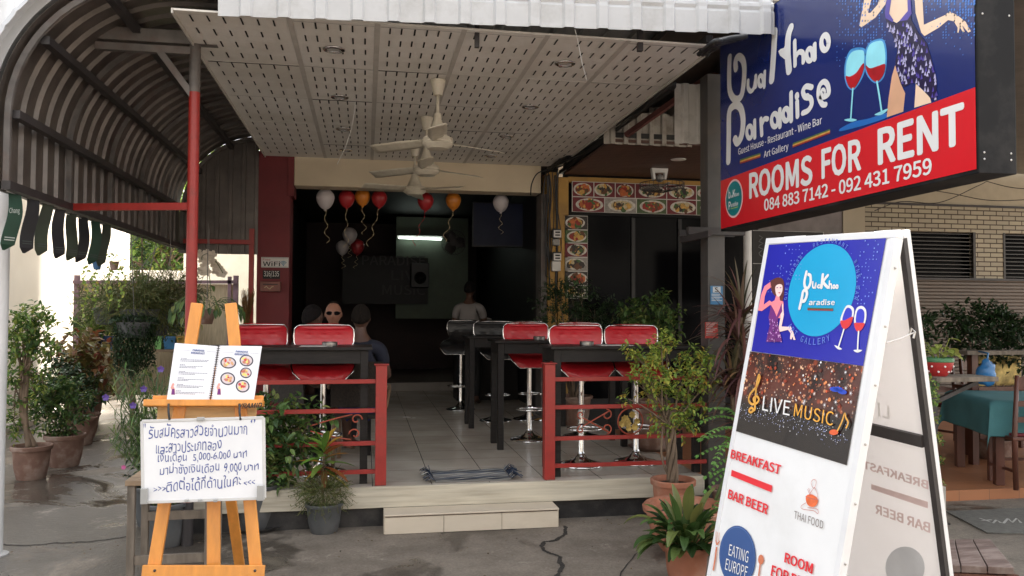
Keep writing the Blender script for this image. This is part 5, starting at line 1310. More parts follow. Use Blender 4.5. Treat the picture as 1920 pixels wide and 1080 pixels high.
# live music picture: night-city bokeh
a = MB(); quad = [(262, 757), (948, 845), (815+0, 0), (0, 0)]
q4 = [bpA(262, 757, .001), bpA(948, 846, .001), bpB(817, 490, .001), bpB(218, 305, .001)]
a.poly(q4)
def night_mat():
    mt = bpy.data.materials.new('night city picture'); mt.use_nodes = True; t = mt.node_tree; b = t.nodes['Principled BSDF']; L = t.links.new
    tc = t.nodes.new('ShaderNodeTexCoord'); out = None
    sp_ = t.nodes.new('ShaderNodeSeparateXYZ'); L(tc.outputs['Object'], sp_.inputs[0])
    z_ = lambda v: (q4[0]*(1-v)+q4[3]*v).z
    band = t.nodes.new('ShaderNodeValToRGB'); mr = t.nodes.new('ShaderNodeMapRange'); mr.inputs[1].default_value = z_(1); mr.inputs[2].default_value = z_(0); L(sp_.outputs['Z'], mr.inputs[0])
    cb = band.color_ramp; cb.elements[0].position = .34; cb.elements[0].color = (0, 0, 0, 1); cb.elements[1].position = 1; cb.elements[1].color = (.5, .5, .5, 1)
    e = cb.elements.new(.5); e.color = (.8, .8, .8, 1); e = cb.elements.new(.72); e.color = (1, 1, 1, 1); L(mr.outputs[0], band.inputs[0])
    nz = t.nodes.new('ShaderNodeTexNoise'); nz.inputs['Scale'].default_value = 9; nz.inputs['Detail'].default_value = 3; L(tc.outputs['Object'], nz.inputs['Vector'])
    nr = t.nodes.new('ShaderNodeMapRange'); nr.inputs[1].default_value = .34; nr.inputs[2].default_value = .54; L(nz.outputs['Fac'], nr.inputs[0])
    m0 = t.nodes.new('ShaderNodeMath'); m0.operation = 'MULTIPLY'; L(band.outputs[0], m0.inputs[0]); L(nr.outputs[0], m0.inputs[1])
    def mixc(f, a_, c_, mode):
        x = t.nodes.new('ShaderNodeMixRGB'); x.blend_type = mode; L(f, x.inputs[0])
        if isinstance(a_, tuple): x.inputs[1].default_value = a_+(1,)
        else: L(a_, x.inputs[1])
        if isinstance(c_, tuple): x.inputs[2].default_value = c_+(1,)
        else: L(c_, x.inputs[2])
        return x.outputs[0]
    out = mixc(m0.outputs[0], hexc(26, 20, 22), hexc(96, 44, 34), 'MIX')
    for sc, r0, cols in ((28, .36, ((150, 58, 36), (214, 104, 60), (120, 50, 40))), (44, .34, ((226, 120, 66), (250, 190, 140), (170, 66, 40))), (80, .30, ((250, 220, 190), (240, 140, 80), (255, 245, 235)))):
        vo = t.nodes.new('ShaderNodeTexVoronoi'); vo.inputs['Scale'].default_value = sc; L(tc.outputs['Object'], vo.inputs['Vector'])
        mr2 = t.nodes.new('ShaderNodeMapRange'); mr2.interpolation_type = 'SMOOTHSTEP'; mr2.inputs[1].default_value = r0; mr2.inputs[2].default_value = r0*.55; L(vo.outputs['Distance'], mr2.inputs[0])
        sc_ = t.nodes.new('ShaderNodeSeparateColor'); L(vo.outputs['Color'], sc_.inputs[0])
        rp = t.nodes.new('ShaderNodeValToRGB'); rp.color_ramp.elements[0].color = hexc(*cols[0])+(1,); rp.color_ramp.elements[1].color = hexc(*cols[2])+(1,); e = rp.color_ramp.elements.new(.5); e.color = hexc(*cols[1])+(1,); L(sc_.outputs[0], rp.inputs[0])
        th = t.nodes.new('ShaderNodeMath'); th.operation = 'GREATER_THAN'; th.inputs[1].default_value = .45; L(sc_.outputs[1], th.inputs[0])
        m1 = t.nodes.new('ShaderNodeMath'); m1.operation = 'MULTIPLY'; L(mr2.outputs[0], m1.inputs[0]); L(th.outputs[0], m1.inputs[1])
        m2 = t.nodes.new('ShaderNodeMath'); m2.operation = 'MULTIPLY'; L(m1.outputs[0], m2.inputs[0]); L(m0.outputs[0], m2.inputs[1])
        out = mixc(m2.outputs[0], out, rp.outputs[0], 'MIX')
    L(out, b.inputs['Base Color']); b.inputs['Roughness'].default_value = .25; b.inputs['Coat Weight'].default_value = .3
    return mt
a.build('night_picture', night_mat(), AB)
def pic(u, v, d): return (q4[0]*(1-u)*(1-v)+q4[1]*u*(1-v)+q4[2]*u*v+q4[3]*(1-u)*v)+bn*d
a = MB(); rr = random.Random(21)
for k in range(130):
    u = rr.uniform(.02, .98); band = rr.random()
    v = min(.60, max(.02, abs(rr.gauss(.24, .17)))) if band < .86 else rr.uniform(.02, .5)
    r_ = rr.choice([.0014, .002, .002, .003, .004, .005, .007])*(1.0 if v < .5 else .5)
    if r_ > .0045: mi = rr.choice([0, 1, 2, 4, 4, 5, 5])
    else: mi = rr.choice([0, 0, 1, 1, 2, 2, 3, 4, 4])
    c = pic(u, v, .002+.000004*k); n = 10
    a.poly([c+hd*(r_*math.cos(2*math.pi*j/n))+dn*(r_*math.sin(2*math.pi*j/n)) for j in range(n)], mi)
for k in range(260):
    u = rr.uniform(.02, .98); v = min(.99, max(.55, rr.gauss(.72, .06))); r_ = rr.uniform(.0008, .0022); c = pic(u, v, .0022)
    a.poly([c+hd*(r_*math.cos(2*math.pi*j/6))+dn*(r_*math.sin(2*math.pi*j/6)) for j in range(6)], rr.choice([6, 6, 3]))
for k in range(26):
    u, v = rr.uniform(.5, .98), rr.uniform(.06, .6); c = pic(u, v, .0055); r_ = rr.uniform(.004, .011)
    for an in (0, .785, 1.571, 2.356):
        d_ = hd*math.cos(an)+dn*math.sin(an); s_ = hd*(-math.sin(an))+dn*math.cos(an); a.poly([c-d_*r_, c+s_*.0008, c+d_*r_, c-s_*.0008], 3)
for u, v in ((.86, .27), (.83, .28), (.89, .29)): 
    c = pic(u, v, .006); a.poly([c+hd*(.022*math.cos(2*math.pi*j/14))+dn*(.008*math.sin(2*math.pi*j/14)) for j in range(14)], 7)
bk = lambda n, r_, g_, b_: M('bokeh ' + n, hexc(r_, g_, b_), .3)
a.build('city_lights', [bk('orange', 214, 92, 50), bk('amber', 240, 150, 90), bk('peach', 250, 200, 160), bk('white', 246, 244, 250), bk('rust', 150, 58, 36), bk('brown', 96, 46, 36), bk('blue white', 170, 178, 220), bk('blue', 30, 70, 190)], AB)
# words and notes on the picture
a = MB()
def TB(body, o, e, t, bold=.0, d=.007, mi=None, fn=bpB):
    O, E, T_ = fn(*o, d), fn(*e, d), fn(*t, d); lay_text(a, body, O, E-O, T_-O, bold, mi)
TB('LIVE', (366, 196), (512, 226), (374, 122), -.008, mi=0); TB('MUSIC', (534, 228), (742, 280), (542, 160), -.004, mi=1)
def WBB(px, w, mi, d=.0075): stroke(a, [bpB(q.x, q.y, d) for q in spline([(x, y, 0) for x, y in px], 6)], w, nrm=bn, mi=mi)
WBB([(320, 200), (306, 208), (298, 196), (312, 184), (328, 196), (330, 150), (338, 60), (346, 22), (352, 8), (354, 30), (338, 70), (306, 108), (296, 140), (312, 164), (340, 158), (350, 138), (338, 122), (322, 134), (326, 152)], .009, 2)
WBB([(770, 305), (792, 260), (808, 214), (814, 236), (826, 262), (816, 290)], .006, 2)
a.poly([bpB(748+24*math.cos(2*math.pi*k/20), 314+15*math.sin(2*math.pi*k/20), .0075) for k in range(20)], 3)
a.build('live_music_lettering', [sg_white, M('print orange letters', hexc(240, 170, 60), .35, var=.2, scale=20), M('print gold note', hexc(225, 165, 70), .35, var=.25, scale=25), M('print note head', hexc(225, 96, 50), .35)], AB)
# lower white half
ad_red = M('advert red', hexc(226, 44, 54), .4, var=.04); ad_navy = M('advert navy disc', hexc(52, 84, 140), .4, var=.04)
a = MB()
def slabT(body, o, e, t, mi=0, d=.003):
    TB(body, o, e, t, .055, d, mi)
def serif_word(body, o, e, t, d=.003, mi=0):
    """bold slab-serif capitals: bold letters with a foot and head bar on each stem"""
    O, E, T_ = bpB(*o, d), bpB(*e, d), bpB(*t, d); ex = E-O; ey = T_-O
    vs, fs = text2d(body); x0 = min(v[0] for v in vs)-.03; x1 = max(v[0] for v in vs)+.03
    lay_text(a, body, O, ex, ey, .055, mi)
    c = bpy.data.curves.new('t', 'FONT')
    cur = ''
    def wid(s_):
        v, _ = text2d(s_) if s_.strip() else ([], []); return (min(q[0] for q in v), max(q[0] for q in v)) if v else (0, 0)
    for i, ch in enumerate(body):
        if ch == ' ': continue
        pre = wid(body[:i+1])[1]; w_ = wid(ch); gl, gr = pre-(w_[1]-w_[0]), pre
        kf = CAPH()/.73; spots = []
        if ch in 'BREFKPDM': spots.append(gl+.06*kf)
        if ch in 'AKRM': spots.append(gr-.07*kf)
        if ch == 'A': spots.append(gl+.07*kf)
        if ch == 'T': spots.append((gl+gr)/2)
        for sx in spots:
            for yy in ((0, .09),) + (((.61, .70),) if ch in 'BREFKM' and sx < (gl+gr)/2 else ()):
                a.add([O+ex*((sx+dx-x0)/(x1-x0))+ey*(y/.73)+bn*(.0014+.00005*i) for dx, y in ((-.11*kf, yy[0]), (.11*kf, yy[0]), (.11*kf, yy[1]), (-.11*kf, yy[1]))], [(0, 1, 2, 3)], mi)
    bpy.data.curves.remove(c)
serif_word('BREAKFAST', (197, 450), (462, 540), (204, 406))
a.poly([bpB(x, y, .003) for x, y in ((204, 514), (420, 598), (416, 634), (200, 546))], 0)
serif_word('BAR BEER', (183, 664), (394, 752), (190, 618))
serif_word('ROOM', (484, 1004), (634, 1068), (490, 955))
O_ = (414, 1076); serif_word('FOR RENT', (412, 1076), (650, 1176), (420, 1022))
a.build('red_lettering', ad_red, AB)
a = MB()
ec = (bpB(232, 835, .002)+bpB(232, 1112, .002))/2; er = .5*(bpB(137, 985, .002)-bpB(330, 985+62, .002)).length
cdisc(a, ec, er, 0, 0); cdisc(a, ec, er*.955, .0006, 1); cdisc(a, ec, er*.935, .0012, 0)
TB('EATING', (187, 968), (290, 1010), (194, 910), -.006, .0055, 2); TB('EUROPE', (168, 1044), (284, 1092), (176, 986), -.006, .0055, 2)
a.build('blue_roundel', [ad_navy, M('advert pale navy', hexc(90, 120, 170), .4), sg_white], AB)
cop = M('advert copper', hexc(205, 120, 88), .4)
a = MB()
WBB([(125, 930), (118, 985), (108, 1046)], .009, 0, .003)
for dx in (-8, 0, 9): WBB([(130+dx, 846+dx*.4), (127+dx*.8, 890+dx*.4)], .0025, 0, .003)
WBB([(120, 892), (126, 912), (138, 896)], .006, 0, .003)
a.build('printed_fork', cop, AB)
a = MB(); a.poly([bpB(360+15*math.cos(2*math.pi*k/20)+0, 992+26*math.sin(2*math.pi*k/20), .003) for k in range(20)], 0); WBB([(356, 1015), (348, 1080), (340, 1130)], .007, 0, .003); a.build('printed_spoon', cop, AB)
a = MB()
a.poly([bpB(x, y, .003) for x, y in sm([(600, 655), (630, 645), (662, 668), (656, 700), (632, 712), (606, 696)])], 0)
WBB([(600, 656), (630, 668), (662, 672)], .003, 1, .0035)
for P_ in ([(632, 600), (628, 580), (640, 566), (654, 572), (652, 596), (642, 612), (632, 600)], [(642, 612), (622, 640), (618, 655)], [(648, 610), (660, 640), (660, 660)], [(600, 690), (575, 708), (585, 724), (640, 732), (664, 748), (660, 724), (610, 716)], [(610, 618), (622, 650)], [(616, 612), (626, 648)]): WBB(P_, .0018, 1, .003)
a.build('thai_food_emblem', [M('advert bowl orange', hexc(232, 110, 60), .4, var=.2, scale=40), M('advert line red', hexc(190, 110, 100), .4)], AB)
a = MB(); TB('THAI FOOD', (535, 772), (690, 830), (539, 732), -.014, .003); a.build('thai_food_lettering', M('advert grey letters', hexc(120, 108, 104), .5), AB)

# ---------------------------------------------------------------- painter's easel with menu and whiteboard
al = R(11); en = Vector((0, -math.cos(al), math.sin(al))); e0 = aY(380, 1073, 3.62)
def ep(u, v, d=0.0): return aP(u, v, e0+en*d, en)
EZ = thing('easel', 'orange varnished wooden easel carrying an open menu and a whiteboard', 'easel', (e0.x, e0.y, 0))
def down(u0, v0, u1, v1):   # continue a traced line of the easel to the ground
    p, q = ep(u0, v0), ep(u1, v1); return p, q+(q-p)*(q.z-.0)/((p-q).z)
def plank(mb, p, q, w, t_, d0):
    d = (q-p).normalized(); s_ = d.cross(en).normalized(); o = p+en*d0
    mb.add([o-s_*w/2, o+s_*w/2, q+en*d0+s_*w/2, q+en*d0-s_*w/2, o-s_*w/2-en*t_, o+s_*w/2-en*t_, q+en*d0+s_*w/2-en*t_, q+en*d0-s_*w/2-en*t_], [(0, 1, 2, 3), (7, 6, 5, 4), (0, 4, 5, 1), (1, 5, 6, 2), (2, 6, 7, 3), (3, 7, 4, 0)])
for l in ((369, 568, 285, 1080), (432, 568, 481, 1080)):
    p, q = down(*l); a = MB(); plank(a, p, q, .052, .024, .0); a.build('leg', easel_wood, EZ, bevel=.004)
p, q = ep(398, 742), ep(398, 1066); a = MB(); plank(a, p, q, .055, .02, -.026); a.build('mast', easel_wood, EZ, bevel=.003)
p = ep(400, 690, -.03); q = Vector((p.x+.05, p.y+.78, 0)); a = MB(); a.bar(p, q, .05, .022); a.build('rear_leg', easel_wood, EZ, bevel=.003)
p, q = ep(268, 1071), ep(497, 1071); a = MB(); plank(a, p, q, .052, .02, .022); a.build('crossbar', easel_wood, EZ, bevel=.003)
a = MB()
for u in (290, 478): a.ball(ep(u, 1070, .023), .006, .006, .006, 8, 6)
a.build('screw', dark_steel, EZ)
p, q = ep(275, 757), ep(495, 757); a = MB(); plank(a, p, q, .028, .075, .06); o_ = a.build('shelf', easel_wood, EZ, bevel=.003)
p, q = ep(286, 749), ep(494, 749); a = MB(); plank(a, p, q, .035, .014, -.012+.014); a.build('shelf_back', easel_wood, EZ, bevel=.003)
p, q = ep(294, 775), ep(480, 775); a = MB(); plank(a, p, q, .06, .016, -.006); a.build('clamp_board', M('pale pine', (.55, .33, .13), .5, var=.15, scale=5, stretch=(1, 1, 8)), EZ, bevel=.003)
a = MB(); O, E = ep(446, 766, .0615), ep(490, 764, .0615); lay_text(a, 'YRAMID', O, E-O, ep(449, 757, .0615)-O, .05); a.build('maker_lettering', ink, EZ)
# menu
MN = thing('breakfast_menu', 'open spiral bound breakfast menu propped on the easel shelf', 'menu', ep(400, 757, .02))
def quadslab(mb, pts, d, t_, mi=0):
    P_ = [ep(u, v, d) for u, v in pts]; mb.add(P_+[q_-en*t_ for q_ in P_], [(0, 1, 2, 3), (7, 6, 5, 4), (0, 4, 5, 1), (1, 5, 6, 2), (2, 6, 7, 3), (3, 7, 4, 0)], mi)
pg = M('menu page', (.78, .79, .84), .35, var=.03, coat=.4)
a = MB(); quadslab(a, [(312, 753), (392, 755), (409, 649), (328, 643)], .035, .01); a.build('left_page', pg, MN, bevel=.001)
a = MB(); quadslab(a, [(395, 755), (475, 757), (491, 649), (411, 648)], .035, .008); a.build('right_page', pg, MN, bevel=.001)
a = MB()
for k in range(26):
    f = k/25; c = ep(393.5+17*f, 754-105*f, .036); a.tube([c+Vector((.006*math.cos(t), -.004+.005*math.sin(t), 0)) for t in [2*math.pi*j/8 for j in range(8)]], .0012, 4, closed=True)
a.build('spiral_binding', rubber, MN)
mblue = M('menu blue ink', hexc(60, 90, 160), .5); mgrey = M('menu grey ink', hexc(120, 125, 145), .5)
a = MB()
def TE(body, u0, v0, u1, v1, cap, mi, bold=.04, d=.0362):
    O, E = ep(u0, v0, d), ep(u1, v1, d); lay_text(a, body, O, E-O, (ep(u0+cap*.15, v0-cap, d)-O), bold, mi)
TE('PARADISE', 361, 658, 383, 659.5, 3.4, 0); TE('BREAKFAST', 358, 663, 384, 664.7, 3.4, 0)
TE('PARADISE', 442, 660.5, 465, 661.5, 3.4, 0); TE('BREAKFAST', 440, 665.5, 466, 666.7, 3.4, 0)
rr = random.Random(4)
for (u0, u1, v0) in ((336, 356, 656), (388, 404, 659), (418, 438, 660), (469, 485, 662)): a.poly([ep(u0, v0, .0362), ep(u1, v0+.8, .0362), ep(u1, v0+1.2, .0362), ep(u0, v0+.4, .0362)], 1)
for b_ in range(6):
    v0 = 671+b_*12.2
    for r_ in range(3):
        v = v0+r_*2.6; u0 = 339-(v-671)*.15; L_ = (10, rr.uniform(40, 54), rr.uniform(20, 52))[r_]
        x = u0
        while x < u0+L_:
            w = rr.uniform(1.5, 4); a.poly([ep(x, v+(x-u0)*.03, .0362), ep(x+w, v+(x+w-u0)*.03, .0362), ep(x+w, v+1.1+(x+w-u0)*.03, .0362), ep(x, v+1.1+(x-u0)*.03, .0362)], 1); x += w+.8
a.build('menu_lettering', [mblue, mgrey], MN)
a = MB()
for (u, v, ru, rv) in ((428, 680, 15, 11), (462, 676, 13, 11), (461, 699, 11, 10), (427, 710, 14, 12), (455, 724, 13, 12)):
    pw = lambda s_, t_, d: ep(u+s_, v+t_+s_*.02, d)
    a.poly([pw(ru*math.cos(2*math.pi*k/24), rv*math.sin(2*math.pi*k/24), .0362) for k in range(24)], 0)
    a.poly([pw(ru*.82*math.cos(2*math.pi*k/24), rv*.8*math.sin(2*math.pi*k/24), .0366) for k in range(24)], 1)
    for k in range(9):
        x, y, s1, s2 = rr.uniform(-.5, .5)*ru, rr.uniform(-.5, .5)*rv, rr.uniform(2, 5), rr.uniform(1.5, 3); th = rr.uniform(0, 3)
        a.poly([pw(x+s1*math.cos(t)*math.cos(th)-s2*math.sin(t)*math.sin(th), y+s1*math.cos(t)*math.sin(th)+s2*math.sin(t)*math.cos(th), .037+.0001*k) for t in [2*math.pi*j/8 for j in range(8)]], rr.choice([2, 3, 4, 5]))
a.build('breakfast_photos', [M('photo dark plate', hexc(58, 58, 74), .4), M('photo pale', hexc(210, 196, 200), .4), M('photo red', hexc(200, 60, 62), .4), M('photo bacon', hexc(190, 120, 100), .4), M('photo egg', hexc(240, 215, 120), .4), M('photo toast', hexc(205, 160, 120), .4)], MN)
a = MB()
for u0, v0 in ((324, 733), (410, 733)):
    a.poly([ep(u0+x, v0+y, .0362) for x, y in ((-1, -14), (2, -15), (3, -11), (1, -9), (4, -3), (4, 7), (-3, 7), (-2, -2), (-4, -6))], 0)
    a.poly([ep(u0+x, v0+y, .0366) for x, y in ((-1, -4), (3, -4), (4, 7), (-3, 7))], 1)
a.build('menu_figure', [M('photo skin', hexc(225, 160, 150), .4), M('advert purple', hexc(110, 34, 120), .4)], MN)
# whiteboard
WBD = thing('whiteboard', 'small whiteboard with handwritten blue Thai notice hanging on the easel', 'whiteboard', ep(380, 862, .1))
wb_s = M('whiteboard surface', (.72, .72, .73), .25, var=.03, coat=.3, stain=(.62, .63, .67), sscale=5, samt=.4); wb_f = M('whiteboard frame', (.55, .54, .52), .4, var=.08)
D = .085
a = MB(); quadslab(a, [(268, 942), (496, 934), (494, 783), (266, 790)], D, .008); a.build('writing_surface', wb_s, WBD)
a = MB()
c4 = [(268, 942), (496, 934), (494, 783), (266, 790)]
for i in range(4):
    p, q = ep(*c4[i], D), ep(*c4[(i+1) % 4], D); a.bar(p-en*.004, q-en*.004, .013, .013, up=en)
a.build('frame', wb_f, WBD, bevel=.002)
a = MB()
for u, v in ((272, 930), (489, 924)): p = ep(u, v, D); a.box((p.x-.014, p.y-.02, p.z-.03), (p.x+.014, p.y-.004, p.z+.035))
for u, v, w in ((377, 786, .016),): p = ep(u, v, D); a.box((p.x-w, p.y-.012, p.z-.006), (p.x+w, p.y-.004, p.z+.01))
for u in (351, 376, 405): p = ep(u, 937.5, D); a.box((p.x-.008, p.y-.016, p.z-.006), (p.x+.008, p.y-.006, p.z+.006))
a.build('clip', M('grey clip', (.38, .38, .37), .4), WBD, bevel=.002)
a = MB()
for u in (316, 449): a.tube([ep(u, 757, .064), ep(u, 772, .07), ep(u+2, 787, D+.004)], .005, 6)
a.build('hanging_loop', rubber, WBD, smooth=True)
a = MB(); mk = M('blue marker ink', hexc(62, 76, 140), .5, var=.15, scale=30)
def hand(body, u0, v0, u1, v1, cap, bold=.0):
    """marker handwriting: the letters wander a little up and down"""
    vs, fs = text2d(body, font=False); x0 = min(v[0] for v in vs); x1 = max(v[0] for v in vs)
    O, E, Tt = ep(u0, v0, D+.001), ep(u1, v1, D+.001), ep(u0, v0-cap, D+.001); ex, ey = E-O, Tt-O
    P_ = []
    for x, y in vs:
        f = (x-x0)/(x1-x0); yy = y/.60*(1+.10*math.sin(f*23+u0))+.10*math.sin(f*17+v0)+.06*math.sin(f*41)
        xx = f+.004*math.sin(f*37+v0)+yy*.004
        P_.append(O+ex*xx+ey*yy)
    a.add(P_, fs)
hand('รับสมัครสาวสวยจำนวนมาก', 279, 822, 464, 815, 18); hand('"', 268, 812, 273, 812, 14); hand('"', 470, 803, 479, 802, 14)
hand('และสาวประเภทสอง', 292, 851, 415, 842, 17)
hand('เงินเดือน', 296, 865.5, 350, 865, 13); hand('5,000-6,000', 362, 864, 432, 859, 12); hand('บาท', 438, 859, 463, 857, 12)
hand('มาม่าซังเงินเดือน', 300, 890, 411, 884, 14); hand('9,000', 420, 885, 453, 883, 13); hand('บาท', 458, 883, 485, 881, 12)
hand('>>>', 288, 923, 311, 921, 10); hand('ติดต่อได้ที่ด้านในค่ะ', 312, 922, 452, 911, 17); hand('<<<', 457, 911, 478, 909, 10)
a.build('handwriting', mk, WBD)
# ---------------------------------------------------------------- plants
L_dark = LEAF('dark leaf', [hexc(42, 62, 36), hexc(60, 86, 46), hexc(78, 106, 56), hexc(100, 126, 66), hexc(120, 124, 70)], .42, .2)
L_mid = LEAF('mid green leaf', [hexc(52, 78, 38), hexc(74, 104, 48), hexc(98, 128, 58), hexc(128, 150, 74), hexc(150, 150, 70)], .45, .25)
L_light = LEAF('yellow green leaf', [hexc(74, 100, 44), hexc(110, 138, 60), hexc(140, 160, 72), hexc(172, 180, 84), hexc(168, 140, 62)], .45, .3)
L_dim = LEAF('deep green leaf', [hexc(30, 46, 28), hexc(40, 60, 34), hexc(50, 74, 40)], .45, .15)
L_grey = LEAF('grey green wiry leaf', [hexc(70, 80, 46), hexc(92, 104, 58), hexc(112, 118, 68), hexc(100, 86, 52)], .6, .2)
L_purple = LEAF('purple strap leaf', [hexc(72, 48, 50), hexc(96, 62, 62), hexc(112, 78, 70), hexc(70, 70, 52), hexc(140, 108, 76)], .4, .15)
L_fern = LEAF('fresh green leaflet', [hexc(84, 126, 60), hexc(104, 148, 74), hexc(124, 166, 88)], .45, .3)
L_tree = LEAF('sunny tree leaf', [hexc(92, 128, 50), hexc(128, 160, 66), hexc(160, 188, 84), hexc(184, 204, 110), hexc(70, 104, 44)], .5, .35)
L_croton = LEAF('croton leaf', [hexc(84, 122, 50), hexc(108, 146, 58), hexc(112, 44, 36), hexc(180, 140, 56), hexc(92, 128, 56), hexc(104, 136, 60), hexc(100, 40, 34)], .4, .2)
L_straw = LEAF('dry straw', [hexc(120, 86, 50), hexc(150, 112, 66), hexc(90, 62, 40)], .8, .1)

def leaf(mb, p, d, up, L_, w, fold=.25, droop=.15, rr=random):
    """one pointed leaf, folded on its midrib and drooping"""
    d = d.normalized(); s_ = d.cross(up)
    if s_.length < 1e-4: s_ = d.orthogonal()
    s_.normalize(); n = s_.cross(d)
    m1 = p+d*L_*.42-n*L_*droop*.25; tip = p+d*L_-n*L_*droop
    a1 = p+d*L_*.35+s_*w*.5+n*w*fold; b1 = p+d*L_*.35-s_*w*.5+n*w*fold
    a2 = p+d*L_*.72+s_*w*.34+n*(w*fold*.6-L_*droop*.5); b2_ = p+d*L_*.72-s_*w*.34+n*(w*fold*.6-L_*droop*.5)
    m2 = p+d*L_*.74-n*L_*droop*.55
    mb.add([p, m1, m2, tip, a1, a2, b1, b2_], [(0, 1, 4), (4, 1, 2, 5), (5, 2, 3), (0, 6, 1), (6, 7, 2, 1), (7, 3, 2)])
def rdir(rr, up=.0):
    while True:
        v = Vector((rr.uniform(-1, 1), rr.uniform(-1, 1), rr.uniform(-1, 1)))
        if .05 < v.length < 1: break
    v.normalize(); v.z += up; return v.normalized()
def crown(mb, clumps, n, L_, w, rr, up=.15, sprig=5):
    """leaf sprigs spread through a set of clumps (centre, radii)"""
    tot = sum(c[1]*c[1] for c in clumps)
    for c, r_ in [(Vector(c[0]), c[1]) for c in clumps]:
        k = max(1, int(n*r_*r_/tot/sprig))
        for _ in range(k):
            v = rdir(rr); f = rr.random()**.4
            p = c+Vector((v.x, v.y, v.z*.85))*r_*f; d = (v*.8+rdir(rr, up)*.7).normalized()
            tw = rdir(rr); ln = L_*rr.uniform(1.2, 2.2)
            for i in range(sprig):
                q = p+d*ln*i/sprig; sd = tw.cross(d).normalized()*(1 if i % 2 else -1)
                leaf(mb, q, (d*.6+sd+Vector((0, 0, rr.uniform(-.2, .3)))), Vector((rr.uniform(-.4, .4), rr.uniform(-.4, .4), 1)), L_*rr.uniform(.7, 1.2), w*rr.uniform(.7, 1.15), rr.uniform(.1, .4), rr.uniform(.05, .35))
def stems(mb, base, clumps, r0, rr, wig=.05):
    base = Vector(base)
    for c in clumps:
        e = Vector(c[0]); m1 = base.lerp(e, .35)+Vector((rr.uniform(-wig, wig), rr.uniform(-wig, wig), 0)); m2 = base.lerp(e, .7)+Vector((rr.uniform(-wig, wig), rr.uniform(-wig, wig), rr.uniform(0, wig)))
        P = spline([base+Vector((rr.uniform(-r0, r0), rr.uniform(-r0, r0), 0)), m1, m2, e], 4); n = len(P)
        mb.tube(P, [r0*(1-.75*i/(n-1)) for i in range(n)], 6)
        for _ in range(3):
            v = rdir(rr, .2); q = e-(e-m2)*.4; mb.tube([q, q+v*c[1]*.5, q+v*c[1]*.85+Vector((0, 0, -.01))], [r0*.35, r0*.2, r0*.08], 4)
def pot(parent, loc, r_, h, mat, rim=.1, flare=.72, soilm=None, saucer=False, scallop=False, n=32):
    m_ = MB(); t_ = r_*.09
    prof = [(r_*flare*.98, 0), (r_*flare, .004), (r_*(flare+.14), h*.35), (r_*.94, h*(1-rim)), (r_*.95, h*(1-rim)+.002), (r_*1.04, h*(1-rim)+.004), (r_*1.06, h-.006), (r_*1.03, h), (r_*.96, h), (r_*.92, h-.01), (r_*.86, h*.85)]
    m_.lathe(prof, loc, n)
    if scallop:
        for i in range(6*n, 9*n):
            p = m_.v[i]; a_ = math.atan2(p.y-loc[1], p.x-loc[0]); k = 1+.045*math.sin(a_*12); m_.v[i] = Vector((loc[0]+(p.x-loc[0])*k, loc[1]+(p.y-loc[1])*k, p.z+.006*math.sin(a_*12)))
    m_.build('pot', mat, parent, smooth='auto')
    m_ = MB(); m_.lathe([(0, h*.88), (r_*.5, h*.885), (r_*.9, h*.875)], loc, n); m_.build('soil', soilm or soil, parent, smooth=True)
    if saucer:
        m_ = MB(); k = 1.16
        m_.lathe([(0, .001), (r_*k*.8, .001), (r_*k*.98, .03), (r_*k, .032), (r_*k*.95, .03), (r_*k*.78, .006)], (loc[0], loc[1], loc[2]+.0), n); 
        m_.build('saucer', mat, parent, smooth='auto')
def plant(name, label, cat, loc, group=None): return thing(name, label, cat, loc, group)
def bush(name, label, loc, clumps, n, L_, w, lm, potspec=None, r0=.012, base_h=None, group=None, seed=0, cat='plant', up=.15, trunkm=None, wig=.05):
    """potted or planted shrub; clumps are offsets from loc"""
    rr = random.Random(seed or len(label)); loc = Vector(loc); t = plant(name, label, cat, loc, group)
    h = 0
    if potspec: pot(t, loc, **potspec); h = potspec['h']*.86
    cl = [(loc+Vector(c), r_) for c, r_ in clumps]
    m_ = MB(); stems(m_, loc+Vector((0, 0, h)), cl, r0, rr, wig); m_.build('stem', trunkm or bark, t, smooth=True)
    m_ = MB(); crown(m_, cl, n, L_, w, rr, up); m_.build('foliage', lm, t)
    return t
GP = lambda u, v: aZ(u, v, 0)
def clump_px(loc, items):
    """foliage clumps given by where they stand round the plant: picture column and row, radius, depth offset"""
    out = []
    for u, v, r_, dy in items:
        p = aY(u, v, loc.y+dy); out.append((p-loc, r_))
    return out

# --- right of the doorway
pr = aY(1262, 918, 5.93); pr.z = 0
cl = clump_px(pr, [(1205, 665, .10, 0), (1250, 655, .12, .08), (1305, 680, .12, .08), (1235, 705, .13, -.1), (1285, 715, .15, 0), (1322, 670, .07, 0), (1210, 690, .08, 0), (1265, 765, .13, 0), (1300, 770, .10, .05), (1180, 655, .05, 0), (1330, 725, .06, 0), (1240, 795, .08, 0), (1190, 715, .05, 0), (1178, 748, .04, 0), (1285, 800, .08, 0), (1220, 740, .08, 0), (1240, 635, .05, 0)])
t = plant('potted_tree', 'small tree with braided trunk in a terracotta pot before the right-hand railing', 'potted tree', pr)
pot(t, pr, r_=.165, h=.345, mat=terracotta, rim=.13)
m_ = MB(); rr = random.Random(8); top = aY(1255, 800, pr.y)
for k in range(5):
    a0 = k*1.256; P = []
    for i in range(12):
        f = i/11; P.append(Vector((pr.x+(top.x-pr.x)*f+.03*math.cos(a0+f*5), pr.y+.03*math.sin(a0+f*5), .3+(top.z+.12-.3)*f)))
    m_.tube(P, [.019-.007*i/11 for i in range(12)], 7)
stems(m_, (top.x, pr.y, top.z), [(pr+c, r_) for c, r_ in cl], .010, rr)
